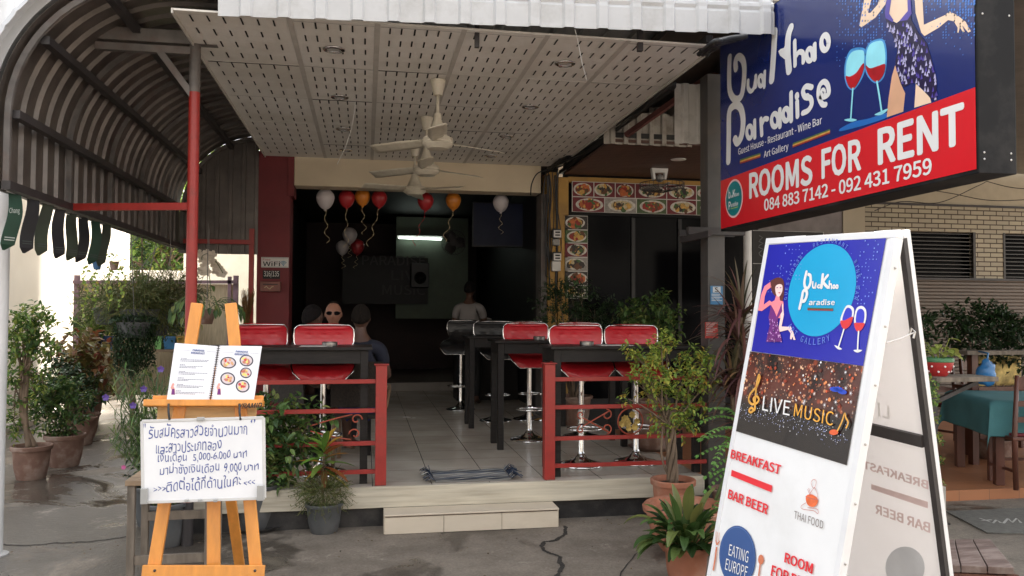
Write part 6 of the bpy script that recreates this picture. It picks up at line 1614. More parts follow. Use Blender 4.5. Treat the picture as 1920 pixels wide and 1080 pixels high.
m_.tube(spline([(pr.x-.03, pr.y, .35), (pr.x-.10, pr.y-.02, .52), (pr.x-.09, pr.y-.02, .75)], 6), .008, 6)
m_.build('trunk', bark, t, smooth=True)
m_ = MB(); crown(m_, [(pr+c, r_) for c, r_ in cl], 1900, .042, .024, rr, .1); m_.build('foliage', L_light, t)
# big bowl pot and small saplings
pb = aY(1288, 955, 5.2); pb.z = 0
t = plant('planter_bowl', 'large round terracotta bowl with thick rim below the small tree', 'planter', pb)
m_ = MB(); m_.lathe([(.14, 0), (.17, .02), (.235, .12), (.268, .23), (.272, .275), (.295, .28), (.30, .31), (.285, .325), (.255, .32), (.25, .28), (.23, .27)], pb, 40); m_.build('bowl', terracotta, t, smooth='auto')
m_ = MB(); m_.lathe([(0, .275), (.245, .268)], pb, 30); m_.build('soil', soil, t)
# broad leaved plant in scalloped pot
pc = GP(1293, 1100); pc.y += .05
t = plant('broadleaf_plant', 'broad dark leaved plant in a scalloped terracotta pot beside the pavement board', 'potted plant', pc)
pot(t, pc, r_=.135, h=.235, mat=terracotta, rim=.13, scallop=True)
m_ = MB(); rr = random.Random(15)
def strap(mb, base, d, L_, w, bend, n=7, fold=.2, tipw=.1, taper=1.0):
    d = d.normalized(); P = []; cur = Vector(base); dd = d.copy()
    for i in range(n+1):
        P.append(cur.copy()); cur = cur+dd*L_/n; dd = (dd+Vector((0, 0, -bend/n))).normalized()
    s_ = d.cross(Vector((0, 0, 1)))
    s_ = s_.normalized() if s_.length > .05 else Vector((1, 0, 0))
    rows = []
    for i, p in enumerate(P):
        f = i/n; ww = w*(math.sin(math.pi*min(1, (f*.86+.10)))**.8) if taper == 1 else w*(1-f)**.6*min(1, .4+f*4)
        nn = s_.cross((P[min(i+1, n)]-P[max(i-1, 0)]).normalized())
        rows.append([p+s_*ww/2+nn*ww*fold, p, p-s_*ww/2+nn*ww*fold])
    mb.grid(rows)
for k in range(80):
    a_ = rr.uniform(0, 6.28); el = rr.uniform(.25, 1.45); b = pc+Vector((.03*math.cos(a_), .03*math.sin(a_), .20))
    d = Vector((math.cos(a_)*math.cos(el), math.sin(a_)*math.cos(el), math.sin(el)))
    stp = b+d*rr.uniform(.06, .2); m_.tube([b, stp], .003, 4)
    strap(m_, stp, d, rr.uniform(.14, .24), rr.uniform(.05, .075), rr.uniform(.6, 2.0))
m_.build('foliage', LEAF('aspidistra leaf', [hexc(36, 54, 30), hexc(48, 70, 36), hexc(62, 86, 44), hexc(82, 104, 54), hexc(112, 112, 62)], .35, .2), t)
# purple strap leaved plant by the column
pd = Vector((2.83, 5.95, 0))
t = plant('dracaena', 'purple brown plant with long arching strap leaves before the steel column', 'potted plant', pd)
pot(t, pd, r_=.15, h=.25, mat=old_terracotta)
m_ = MB(); rr = random.Random(33); m2 = MB()
heads = [aY(1385, 640, 5.95), aY(1398, 700, 5.9), aY(1372, 730, 5.95), aY(1405, 800, 5.9), aY(1390, 590, 5.98)]
for hq in heads:
    m2.tube(spline([pd+Vector((0, 0, .2)), Vector(((pd.x+hq.x)/2+.03, pd.y, (hq.z+.2)/2)), hq], 5), [.016]*10+[.012], 6)
    for k in range(46):
        a_ = rr.uniform(0, 6.28); el = rr.uniform(-.1, 1.45); d = Vector((math.cos(a_)*math.cos(el), math.sin(a_)*math.cos(el)*.7, math.sin(el)))
        strap(m_, hq+Vector((0, 0, rr.uniform(-.08, .04))), d, rr.uniform(.28, .52), rr.uniform(.028, .045), rr.uniform(.9, 2.6), 8, .15, taper=0)
m2.build('stem', bark, t, smooth=True); m_.build('foliage', L_purple, t)
# pinnate leaved plant
pe = Vector((2.36, 5.3, 0))
t = plant('starfruit_sapling', 'sapling with bright green paired leaflets beside the pavement board', 'potted plant', pe)
pot(t, pe, r_=.14, h=.24, mat=grey_plastic)
m_ = MB(); rr = random.Random(6); m2 = MB(); tp = aY(1390, 790, 5.3); m2.tube([pe+Vector((0, 0, .2)), Vector(((pe.x+tp.x)/2, 5.3, .5)), tp], .012, 6)
for (u, v, du, dv) in ((1378, 785, -60, 4), (1380, 800, -66, 22), (1382, 835, -72, 18), (1384, 850, -60, 42), (1384, 872, -60, 46), (1380, 780, -25, -12), (1386, 915, -50, 42), (1385, 795, 20, 10), (1385, 850, 20, 30), (1380, 815, -40, 50), (1384, 780, -50, -14), (1388, 900, 10, 50), (1384, 880, -48, 10), (1382, 826, -64, -4)):
    b = aY(u, v, 5.3+rr.uniform(-.06, .06)); e = aY(u+du, v+dv, 5.22+rr.uniform(-.14, .1)); d = e-b; n = 9
    P = [b+d*i/n+Vector((0, 0, .03*math.sin(math.pi*i/n))) for i in range(n+1)]; m2.tube(P, .002, 4)
    for i in range(1, n+1):
        s_ = d.cross(Vector((0, 0, 1))).normalized()
        dirs = (s_+d.normalized()*.5, -s_+d.normalized()*.5) if i < n else (s_*.6+d.normalized(), -s_*.6+d.normalized(), d)
        for q in dirs: leaf(m_, P[i], Vector((q.x, q.y, q.z-.25)), Vector((0, -.35, 1)), .042*(1.1-.03*i), .024, .05, .1)
m2.build('stem', green_stem, t, smooth=True); m_.build('foliage', L_fern, t)
# bushes behind the tables
bush('potted_shrub', 'bright leafy shrub behind the right-hand red stools', Vector((aY(1220, 700, 8.9).x, 8.9, .302)), clump_px(Vector((aY(1220, 700, 8.9).x, 8.9, .302)), [(1190, 600, .17, 0), (1225, 590, .18, 0), (1255, 600, .13, 0), (1205, 575, .12, 0), (1235, 570, .12, 0), (1180, 625, .15, 0), (1225, 625, .17, 0), (1262, 615, .1, 0), (1175, 590, .1, 0)]), 1000, .075, .042, L_dark, dict(r_=.2, h=.32, mat=old_terracotta), .014, seed=4, cat='potted plant')
bush('potted_shrub', 'dark feathery shrub in the shade below the electric meters', Vector((aY(1075, 700, 9.3).x, 9.3, .302)), clump_px(Vector((aY(1075, 700, 9.3).x, 9.3, .302)), [(1030, 570, .22, 0), (1075, 560, .24, 0), (1115, 580, .22, 0), (1150, 590, .2, 0), (1050, 540, .16, 0), (1090, 545, .16, 0), (1040, 610, .22, 0), (1090, 615, .24, 0), (1140, 620, .2, 0), (1060, 650, .2, 0)]), 2400, .05, .024, L_dim, dict(r_=.22, h=.34, mat=old_terracotta), .014, seed=5, cat='potted plant')
tp_ = plant('plant_pot', 'weathered terracotta pot standing behind the second stool at the railing', 'planter', aZ(1222, 842, .301))
pot(tp_, aZ(1222, 842, .301), r_=.2, h=.36, mat=old_terracotta, rim=.12, saucer=True)
# --- left of the doorway
pg_ = GP(475, 1003); pg_.y += .22
bush('potted_shrub', 'dense dark green shrub in a grey pot behind the whiteboard', pg_, clump_px(pg_, [(470, 800, .15, 0), (520, 785, .16, 0), (560, 800, .13, 0), (500, 830, .17, 0), (545, 850, .14, 0), (470, 850, .15, 0), (520, 880, .13, 0), (575, 835, .09, 0), (490, 905, .11, 0), (580, 795, .07, 0), (450, 880, .1, 0), (595, 780, .05, 0)]), 1500, .072, .042, L_dark, dict(r_=.19, h=.33, mat=grey_plastic, saucer=True, scallop=False), .012, seed=12, cat='potted plant')
pk = GP(606, 1005); pk.y += .12
t = plant('croton_plant', 'croton with green and rust red leaves above a wiry cushion in a black pot', 'potted plant', pk)
pot(t, pk, r_=.135, h=.215, mat=grey_plastic, rim=.12)
m_ = MB(); rr = random.Random(19); m2 = MB(); tip = aY(608, 850, pk.y)
m2.tube(spline([pk+Vector((0, 0, .18)), aY(604, 905, pk.y), tip], 6), .009, 7); m2.build('stem', bark, t, smooth=True)
for k in range(26):
    f = k/26; b = tip+Vector((0, 0, -.20*(1-f)+.06)); a_ = k*2.4; el = -.5+1.6*f+rr.uniform(-.15, .15)
    d = Vector((math.cos(a_)*math.cos(el), math.sin(a_)*math.cos(el), math.sin(el))); strap(m_, b, d, rr.uniform(.16, .25), rr.uniform(.04, .06), rr.uniform(.2, .9))
m_.build('foliage', L_croton, t)
def wiry(mb, c, rx, rz, n, L_, rr, hang=.5, th=.0016):
    for _ in range(n):
        v = rdir(rr, .3); p = c+Vector((v.x*rx, v.y*rx, v.z*rz))*rr.random()**.5*.7
        d = (v+rdir(rr)*.6).normalized(); P = [p]
        for i in range(4): d = (d+rdir(rr)*.35+Vector((0, 0, -hang*.25))).normalized(); P.append(P[-1]+d*L_/4*rr.uniform(.7, 1.3))
        mb.tube(P, th, 3, cap=False)
        for q in P[1:]: leaf(mb, q, rdir(rr, .2), Vector((0, 0, 1)), L_*.16, L_*.05, .1, .1)
m_ = MB(); wiry(m_, aY(605, 925, pk.y), .17, .10, 330, .15, rr); m_.build('wiry_cushion', L_grey, t)
# ruellia with purple flowers
pu = GP(276, 1062); pu.y += .5
t = plant('wild_petunia', 'wiry narrow leaved plant with purple flowers beside the old wooden bench', 'potted plant', pu)
pot(t, pu, r_=.16, h=.3, mat=grey_plastic)
m_ = MB(); m2 = MB(); rr = random.Random(23); m3 = MB()
for k in range(58):
    u = rr.uniform(205, 330); v = rr.uniform(690, 850); e = aY(u, v, pu.y+rr.uniform(-.3, .3)); b = pu+Vector((rr.uniform(-.08, .08), rr.uniform(-.08, .08), .27))
    P = spline([b, b.lerp(e, .5)+Vector((rr.uniform(-.05, .05), 0, .06)), e], 6); m2.tube(P, .0028, 4)
    for i in range(2, len(P)):
        for q in range(3):
            d = rdir(rr, .35); strap(m_, P[i], d, rr.uniform(.06, .12), rr.uniform(.007, .013), rr.uniform(.2, 1.2), 3, .1)
m2.build('stem', green_stem, t, smooth=True); m_.build('foliage', L_dark, t)
fl = LEAF('violet petal', [hexc(96, 76, 150), hexc(116, 92, 168), hexc(86, 66, 138)], .5, .3)
for (u, v) in ((270, 729), (302, 692), (199, 745), (250, 760)):
    c = aY(u, v, pu.y-.25)
    m_ = MB()
    for k in range(5):
        a_ = k*1.2566+.3; d = Vector((math.cos(a_), -.45, math.sin(a_))); s_ = Vector((-math.sin(a_), 0, math.cos(a_))); r_ = .02
        m_.add([c, c+d*r_*.6+s_*r_*.5, c+d*r_*1.1+s_*r_*.35, c+d*r_*1.15-s_*r_*.3, c+d*r_*.6-s_*r_*.5], [(0, 1, 2, 3, 4)])
    m_.build('flower', fl, t)
    m_ = MB(); m_.tube(spline([c+Vector((0, .004, 0)), c+Vector((.01, .05, -.05)), Vector((c.x*.6+pu.x*.4, pu.y-.1, c.z-.25))], 5), .002, 4); m_.build('flower_stalk', green_stem, t)
c = aY(232, 876, pu.y-.3); m_ = MB()
for k in range(5):
    a_ = k*1.2566; d = Vector((math.cos(a_), -.3, math.sin(a_))); s_ = Vector((-math.sin(a_), 0, math.cos(a_))); r_ = .016
    m_.add([c, c+d*r_*.6+s_*r_*.5, c+d*r_*1.1, c+d*r_*.6-s_*r_*.5], [(0, 1, 2, 3)])
m_.build('pink_flower', LEAF('pink petal', [hexc(220, 120, 170), hexc(200, 96, 150)], .5, .3), t)
# row of pots along the left wall
def wallpot(label, u, v, r_, h, items, n, L_, w, lm, seed, mat=old_terracotta, cap=2.2, trunk=False):
    p = GP(u, v); p.y += r_; cl_ = clump_px(p, items)
    return bush('potted_tree' if trunk else 'potted_shrub', label, p, cl_, n, L_, w, lm, dict(r_=r_, h=h, mat=mat, rim=.14), .02 if trunk else .012, seed=seed, cat='potted tree' if trunk else 'potted plant')
pw_ = GP(42, 905); pw_.y += .2
t = plant('potted_tree', 'slender tree with two leafy tiers in a stained clay pot, nearest by the white pole', 'potted tree', pw_)
pot(t, pw_, r_=.175, h=.32, mat=old_terracotta, rim=.14, soilm=M('gravel top', (.32, .28, .24), .9, var=.4, scale=40, bump=.6))
cl = [(pw_+c, r_) for c, r_ in clump_px(pw_, [(28, 612, .15, 0), (60, 600, .17, 0), (82, 618, .13, 0), (50, 640, .15, 0), (75, 650, .12, 0), (30, 650, .12, 0), (62, 590, .09, 0), (100, 640, .05, 0), (92, 660, .05, 0), (25, 700, .10, 0), (60, 705, .12, 0), (35, 740, .10, 0), (80, 720, .08, 0), (20, 770, .12, 0), (25, 800, .12, 0), (70, 740, .06, 0)])]
m_ = MB(); rr = random.Random(41)
for k in range(3):
    m_.tube(spline([pw_+Vector((.03*math.cos(k*2.1), .03*math.sin(k*2.1), .3)), aY(42+3*k, 780, pw_.y), aY(40+6*k, 700, pw_.y), aY(44+12*(k-1), 640, pw_.y)], 6), [.03-.0012*i for i in range(19)], 7)
stems(m_, aY(44, 700, pw_.y), cl, .011, rr); m_.build('trunk', bark, t, smooth=True)
m_ = MB(); crown(m_, cl, 1700, .055, .03, rr); m_.build('foliage', L_mid, t)
wallpot('bushy dark shrub in the second clay pot along the yard wall', 108, 880, .19, .33, [(80, 760, .17, 0), (115, 750, .18, 0), (140, 765, .14, 0), (95, 790, .16, 0), (130, 795, .13, 0), (105, 725, .15, 0), (140, 730, .13, 0), (75, 735, .12, 0)], 1500, .06, .034, L_dark, 42)
wallpot('taller bushy shrub in the third clay pot along the yard wall', 140, 838, .18, .33, [(95, 715, .2, 0), (125, 705, .19, 0), (110, 740, .2, 0), (145, 725, .17, 0), (158, 745, .13, 0), (85, 745, .14, 0), (112, 685, .1, 0)], 1200, .065, .036, L_dim, 43)
wallpot('loose leafy shrub in the farthest clay pot along the yard wall', 148, 795, .25, .5, [(150, 700, .25, 0), (165, 715, .2, 0), (140, 725, .22, 0), (175, 735, .16, 0), (160, 680, .18, 0), (185, 715, .1, 0)], 1200, .075, .04, L_dark, 44)
# --- bamboo screen and its planters
YS = 13.0
fu = lambda u, v, y=YS: aY(u, v, y)
SCN = thing('bamboo_screen', 'bamboo screen stretched on a weathered purple frame across the yard', 'screen', fu(295, 690))
frame_m = M('faded purple frame', (.25, .16, .19), .8, var=.25, scale=8, stain=(.1, .07, .07), sscale=6)
a = MB(); p0, p1 = fu(150, 530), fu(443, 690)
a.box((p0.x, YS+.02, .35), (p1.x, YS+.035, p0.z)); a.build('bamboo_mat', M('bamboo slats', (.52, .43, .29), .8, var=.25, scale=9, stretch=(14, 1, .7), stain=(.3, .24, .15), sscale=3, samt=.4, bump=.4, bscale=14, bstretch=(20, 1, .6)), SCN)
for u in (146, 443):
    a = MB(); q = fu(u, 516 if u < 300 else 517); a.bar((q.x, YS-.02, 0), (q.x, YS-.02, q.z), .07); a.build('post', frame_m, SCN)
a = MB(); a.bar(fu(140, 529)+Vector((0, -.06, 0)), fu(446, 529)+Vector((0, -.06, 0)), .05); a.build('top_rail', frame_m, SCN)
a = MB(); q = fu(432, 519); a.bar((q.x, YS-.06, 0), (q.x, YS-.06, q.z), .05); a.build('stay', frame_m, SCN)
SH = thing('plant_shelf', 'low wooden shelf carrying blue, green and yellow planter boxes', 'shelf', fu(260, 700, 12.4))
a = MB(); p, q = fu(150, 657, 12.4), fu(352, 653, 12.4); zsh = (p.z+q.z)/2; a.box((p.x, 12.3, zsh-.04), (q.x, 12.62, zsh)); a.build('board', pale_wood, SH)
for x in (p.x+.05, q.x-.05, (p.x+q.x)/2):
    a = MB(); a.box((x-.03, 12.33, 0), (x+.03, 12.39, zsh-.042)); a.build('leg', pale_wood, SH)
def planter(label, u0, u1, v0, col, lm, seed, weave=False):
    p, q = fu(u0, v0, 12.4), fu(u1, v0, 12.4); t = plant('planter_box', label, 'planter', ((p.x+q.x)/2, 12.45, zsh), 'coloured planter boxes on the shelf')
    z1 = zsh+.19; m_ = MB(); i_ = .02
    m_.add([(p.x+i_, 12.36, zsh+.002), (q.x-i_, 12.36, zsh+.002), (q.x-i_, 12.54, zsh+.002), (p.x+i_, 12.54, zsh+.002), (p.x, 12.34, z1), (q.x, 12.34, z1), (q.x, 12.56, z1), (p.x, 12.56, z1)], [(3, 2, 1, 0), (0, 1, 5, 4), (1, 2, 6, 5), (2, 3, 7, 6), (3, 0, 4, 7)])
    m_.bar((p.x-.006, 12.335, z1-.012), (q.x+.006, 12.335, z1-.012), .014, .024)
    m_.build('box', col, t)
    if weave:
        m_ = MB()
        for k in range(6): x = p.x+(q.x-p.x)*(k+.5)/6; m_.box((x-.012, 12.338, zsh+.04), (x+.012, 12.3475, zsh+.13))
        m_.build('slit', rubber, t)
    m_ = MB(); m_.poly([(p.x+.01, 12.35, z1-.03), (q.x-.01, 12.35, z1-.03), (q.x-.01, 12.55, z1-.03), (p.x+.01, 12.55, z1-.03)]); m_.build('soil', soil, t)
    rr = random.Random(seed); m_ = MB()
    crown(m_, [(Vector((p.x+(q.x-p.x)*f, 12.45, z1+.10+.05*(seed % 3))), .13) for f in (.2, .5, .8)], 240, .09, .045, rr, .4); m_.build('foliage', lm, t)
planter('blue planter box at the left end of the shelf', 150, 186, 632, M('blue plastic', (.03, .10, .22), .4, var=.15), L_dark, 1)
planter('blue slotted basket planter beside the hanging curtain plant', 188, 215, 634, M('deep blue plastic', (.02, .07, .2), .4, var=.15), L_mid, 2, True)
planter('light green planter box on the shelf', 289, 306, 634, M('green plastic', (.22, .48, .16), .4, var=.1), L_mid, 3)
planter('bright blue planter box right of the green one', 307, 331, 631, M('bright blue plastic', (.04, .17, .34), .4, var=.1), L_light, 4)
planter('ochre planter box at the right end of the shelf', 332, 348, 632, M('ochre plastic', (.42, .26, .05), .5, var=.1), L_mid, 5)
# croton and aloe on the left end
pq = GP(160, 800); pq = Vector((fu(158, 640, 11.2).x, 11.2, 0))
bush('potted_shrub', 'reddish leaved croton bush before the left end of the planter shelf', pq, [((-.2, 0, .95), .2), ((.05, 0, 1.0), .2), ((.25, 0, .95), .18), ((-.05, 0, 1.15), .16), ((.18, 0, 1.18), .14), ((-.3, 0, 1.08), .12), ((.1, 0, .75), .18)], 420, .13, .075, LEAF('bronze leaf', [hexc(80, 84, 46), hexc(120, 104, 58), hexc(120, 64, 48), hexc(92, 98, 54), hexc(150, 126, 80)], .4, .25), dict(r_=.2, h=.3, mat=old_terracotta), seed=9, cat='potted plant')
t = plant('aloe', 'spiky aloe rosette beside the left post of the bamboo screen', 'potted plant', fu(170, 628, 12.2))
m_ = MB(); rr = random.Random(2); c = fu(168, 625, 12.2)
for k in range(26):
    a_ = rr.uniform(0, 6.28); el = rr.uniform(.2, 1.4); strap(m_, c, Vector((math.cos(a_)*math.cos(el), math.sin(a_)*math.cos(el), math.sin(el))), rr.uniform(.25, .4), .04, rr.uniform(.2, .9), 6, .3, taper=0)
m_.build('foliage', L_mid, t); m_ = MB(); m_.lathe([(.08, -.28), (.1, -.27), (.13, 0), (.12, 0), (0, -.02)], c, 20); m_.tube([c+Vector((0, 0, -.28)), Vector((c.x, c.y, .0))], .02, 8); m_.build('pot', old_terracotta, t)
# hanging plants; wires run up to the awning edge
wire_m = M('thin hanging wire', (.12, .11, .1), .5)
def hang_wire(t, top, bot, name='wire'):
    m_ = MB(); m_.tube([bot, top], .004, 5); m_.build(name, wire_m, t)
def hanging_basket(label, u, v, y, r_, n, seed, lm):
    c = aY(u, v, y); t = plant('hanging_basket', label, 'hanging plant', c, 'hanging baskets of wiry plants'); rr = random.Random(seed)
    m_ = MB(); m_.lathe([(0, -.18), (r_*.55, -.17), (r_*.75, 0), (r_*.7, 0), (0, -.02)], c, 20); m_.build('basket', grey_plastic, t)
    hang_wire(t, Vector((ACX-ARX+.05 if c.x < -2.1 else c.x, y, 2.44)), c)
    m_ = MB(); wiry(m_, c+Vector((0, 0, .06)), r_*1.15, r_*.8, n, .26, rr, .6, .0025); m_.build('foliage', lm, t); return t
YH = 9.2
hanging_basket('wiry hanging basket leftmost of the row in the yard', 205, 578, YH, .22, 360, 1, L_grey)
hanging_basket('wiry hanging basket in the middle of the row in the yard', 262, 580, YH-.3, .26, 460, 2, L_grey)
hanging_basket('wiry hanging basket nearest the red awning post', 318, 568, YH, .27, 520, 3, L_grey)
hanging_basket('small dark wiry basket tucked between the other baskets', 290, 600, YH+.4, .22, 300, 4, L_dim)
# curtain plant
t = plant('curtain_plant', 'dense dark curtain of trailing stems hanging below the wiry baskets', 'hanging plant', aY(252, 610, 8.6)); rr = random.Random(77)
m_ = MB(); c = aY(252, 604, 8.6); hang_wire(t, Vector((c.x-.05, 8.6, 2.44)), c)
m3 = MB(); m3.lathe([(0, -.16), (.12, -.15), (.17, 0), (.16, 0), (0, -.01)], c, 20); m3.build('basket', grey_plastic, t)
for k in range(260):
    a_ = rr.uniform(0, 6.28); f = rr.random()**.5; x0_ = c+Vector((.20*f*math.cos(a_), .17*f*math.sin(a_), .02+.05*rr.random())); L_ = rr.uniform(.42, .66)*(1.06-.2*abs(math.cos(a_))*f)
    n = 20
    for i in range(n):
        z = L_*i/n; p = x0_+Vector((.012*math.sin(i*.8+k), .012*math.cos(i*.7+k), -z)); d = rdir(rr, -.5)
        if p.z < c.z-.01: leaf(m_, p, d, Vector((0, 0, 1)), .03, .016, .1, .2)
for k in range(500):
    v = rdir(rr, .4); p = c+Vector((v.x*.22, v.y*.18, abs(v.z)*.06)); leaf(m_, p, rdir(rr, .3), Vector((0, 0, 1)), .034, .018, .1, .2)
m_.build('foliage', L_dim, t)
# vine column
t = plant('vine', 'narrow column of climbing vine rising past the top of the bamboo screen', 'vine', aY(266, 560, 10.2)); m_ = MB(); rr = random.Random(13)
p0, p1 = aY(268, 600, 10.2), aY(266, 443, 10.2); m3 = MB(); m3.tube([p0, p1], .012, 6); m3.build('stem', bark, t)
cl = [(p0.lerp(p1, i/9), .07+.09*(1-i/9)**1.5) for i in range(10)]; crown(m_, cl, 1000, .05, .03, rr, -.1); m_.build('foliage', L_dark, t)
# trailing creeper from the two little pots
pots_h = []
for lab, u, v, col in (('tiny blue hanging pot with trailing creeper', 182, 497, M('blue plastic', (.03, .10, .22), .4)), ('tiny brown hanging pot with trailing creeper', 214, 498, old_terracotta)):
    y = 8.4; c = aY(u, v, y); t = plant('hanging_pot', lab, 'hanging plant', c, 'little hanging pots'); rr = random.Random(u)
    m_ = MB(); m_.lathe([(.03, -.045), (.045, .035), (.05, .04), (.04, .035), (0, .03)], c, 16); m_.build('pot', col, t)
    for dx in (-.04, .04):
        m_ = MB(); m_.tube([c+Vector((dx, 0, .035)), Vector((ACX-ARX+.05, y, 2.43))], .003, 4); m_.build('wire', wire_m, t)
    m_ = MB(); crown(m_, [(c+Vector((0, 0, .06)), .06)], 30, .04, .026, rr, .4)
    for k in range(4):
        x = c+Vector((rr.uniform(-.13, .13), rr.uniform(-.05, .05), .02)); n = 16; L_ = rr.uniform(.3, .62)
        P = [x+Vector((.02*math.sin(i*.6+k), 0, -L_*i/n)) for i in range(n)]; m_.tube(P, .0022, 3)
        for q in P[1:]:
            leaf(m_, q, rdir(rr, -.2), Vector((0, -1, .3)), .036, .026, .1, .1)
    m_.build('foliage', L_light, t)
# orchid
t = plant('orchid', 'arching spray of large white orchid flowers beside the red awning post', 'hanging plant', aY(390, 520, 9.0)); m_ = MB(); rr = random.Random(51); m2 = MB()
wp = LEAF('white petal', [hexc(226, 214, 198), hexc(206, 192, 174), hexc(238, 228, 214)], .5, .35)
P = spline([aY(396, 560, 9.0), aY(392, 515, 9.0), aY(378, 484, 9.0), aY(392, 476, 9.0), aY(406, 492, 9.0), aY(418, 512, 9.0)], 5); m2.tube(P, .004, 5); m2.build('stem', green_stem, t)
for (u, v) in ((372, 476), (380, 486), (388, 476), (383, 500), (395, 488), (388, 510), (402, 494), (398, 478), (378, 508), (410, 502), (414, 512), (406, 508), (418, 512), (386, 494)):
    c = aY(u, v, 9.0+rr.uniform(-.04, .04))
    for k in range(5):
        a_ = k*1.2566+rr.uniform(-.2, .2); d = Vector((math.cos(a_), -.2, math.sin(a_))); s_ = Vector((-math.sin(a_), 0, math.cos(a_))); r_ = .05
        m_.add([c, c+d*r_*.5+s_*r_*.45, c+d*r_+s_*r_*.25, c+d*r_-s_*r_*.25, c+d*r_*.5-s_*r_*.45], [(0, 1, 2, 3, 4)])
m_.build('flower_spray', wp, t)
hang_wire(t, Vector((aY(392, 470, 9.0).x, 9.0, 2.5)), aY(392, 480, 9.0))
# dark leafy hanging plant behind the easel top
t = plant('hanging_plant', 'dark leafy plant with drooping leaves hung between the easel uprights', 'hanging plant', aY(392, 585, 8.0)); m_ = MB(); rr = random.Random(52)
c = aY(388, 580, 8.0); m2 = MB(); m2.lathe([(.05, -.14), (.09, 0), (.08, 0), (0, -.01)], c, 18); m2.build('pot', old_terracotta, t); hang_wire(t, Vector((c.x, 8.0, 2.45)), c)
for k in range(64):
    v = rdir(rr, .2); p = c+Vector((v.x*.16, v.y*.1, v.z*.08+.04)); P = [p]; d = Vector((v.x, v.y, .3)).normalized()
    for i in range(4): P.append(P[-1]+d*.045); d = (d+Vector((0, 0, -.45))).normalized()
    m_.tube(P, .003, 4, cap=False); leaf(m_, P[-1], d, Vector((0, -.6, 1)), rr.uniform(.07, .13), .04, .15, .3)
m_.build('foliage', L_dark, t)
# garden trees beyond
def tree(label, loc, hgt_, clumps, n, L_, w, lm, seed):
    rr = random.Random(seed); loc = Vector(loc); t = plant('garden_tree', label, 'tree', loc, 'garden trees behind the boundary wall')
    cl = [(loc+Vector(c), r_) for c, r_ in clumps]; m_ = MB(); m_.tube([loc, loc+Vector((.05, 0, hgt_*.5)), loc+Vector((0, 0, hgt_*.8))], [.16, .12, .07], 9); stems(m_, loc+Vector((0, 0, hgt_*.5)), cl, .05, rr, .2); m_.build('trunk', bark, t, smooth=True)
    m_ = MB(); crown(m_, cl, n, L_, w, rr, .1, 7); m_.build('crown', lm, t)
def tcl(seed, n, rx, z0, z1, r0, r1):
    rr = random.Random(seed); return [((rr.uniform(-rx, rx), rr.uniform(-rx*.6, rx*.6), rr.uniform(z0, z1)), rr.uniform(r0, r1)) for _ in range(n)]
xt = aY(262, 560, 24).x; tree('pale feathery tree beyond the boundary wall on the left', (xt-.2, 24, 0), 5, tcl(1, 22, 1.3, 1.4, 5.6, .5, .9), 5200, .17, .07, L_tree, 1)
xt = aY(318, 560, 23).x; tree('darker leafy tree beyond the boundary wall on the right', (xt, 22.5, 0), 4.6, tcl(2, 18, 1.0, 1.8, 4.8, .4, .75), 4200, .15, .08, L_mid, 2)
xt = aY(300, 560, 30).x; tree('tall bright tree farthest behind the boundary wall', (xt, 30, 0), 7, tcl(3, 30, 3.6, 1.2, 7.6, .8, 1.3), 6500, .26, .12, L_tree, 3)
# right side planting
def px_bush(name, label, y, items, n, L_, w, lm, seed, base=None, potspec=None, r0=.012):
    p = base or Vector((sum(aY(i[0], i[1], y).x for i in items)/len(items), y, 0)); return bush(name, label, p, clump_px(p, items), n, L_, w, lm, potspec, r0, seed=seed, cat='shrub')
px_bush('shrub', 'dark bushy shrub before the roller shutter above the dining rail', 7.6, [(1800, 600, .2, 0), (1840, 605, .22, 0), (1880, 610, .22, 0), (1915, 620, .2, 0), (1820, 640, .2, 0), (1870, 640, .22, 0), (1910, 650, .2, 0), (1790, 625, .14, 0), (1860, 585, .12, 0), (1895, 680, .14, 0), (1850, 690, .12, 0)], 2600, .06, .035, L_dim, 61, potspec=dict(r_=.2, h=.3, mat=old_terracotta))
px_bush('shrub', 'small upright dark plant beside the rear edge of the pavement board', 7.2, [(1722, 640, .07, 0), (1728, 615, .06, 0), (1745, 610, .05, 0), (1722, 600, .05, 0)], 200, .09, .04, L_dim, 62, potspec=dict(r_=.12, h=.2, mat=old_terracotta))
px_bush('shrub', 'small leaved creeper trailing down the dark post behind the pavement board', 4.6, [(1738, 720, .05, 0), (1742, 745, .06, 0), (1740, 780, .055, 0), (1745, 830, .05, 0), (1750, 850, .05, 0), (1752, 875, .05, 0), (1757, 895, .04, 0), (1735, 735, .05, 0), (1746, 810, .04, 0)], 420, .026, .018, L_mid, 63, base=aY(1728, 960, 4.6)*1+Vector((0, 0, 0)) if False else Vector((aY(1735, 900, 4.6).x, 4.6, 0)), potspec=dict(r_=.1, h=.16, mat=old_terracotta))
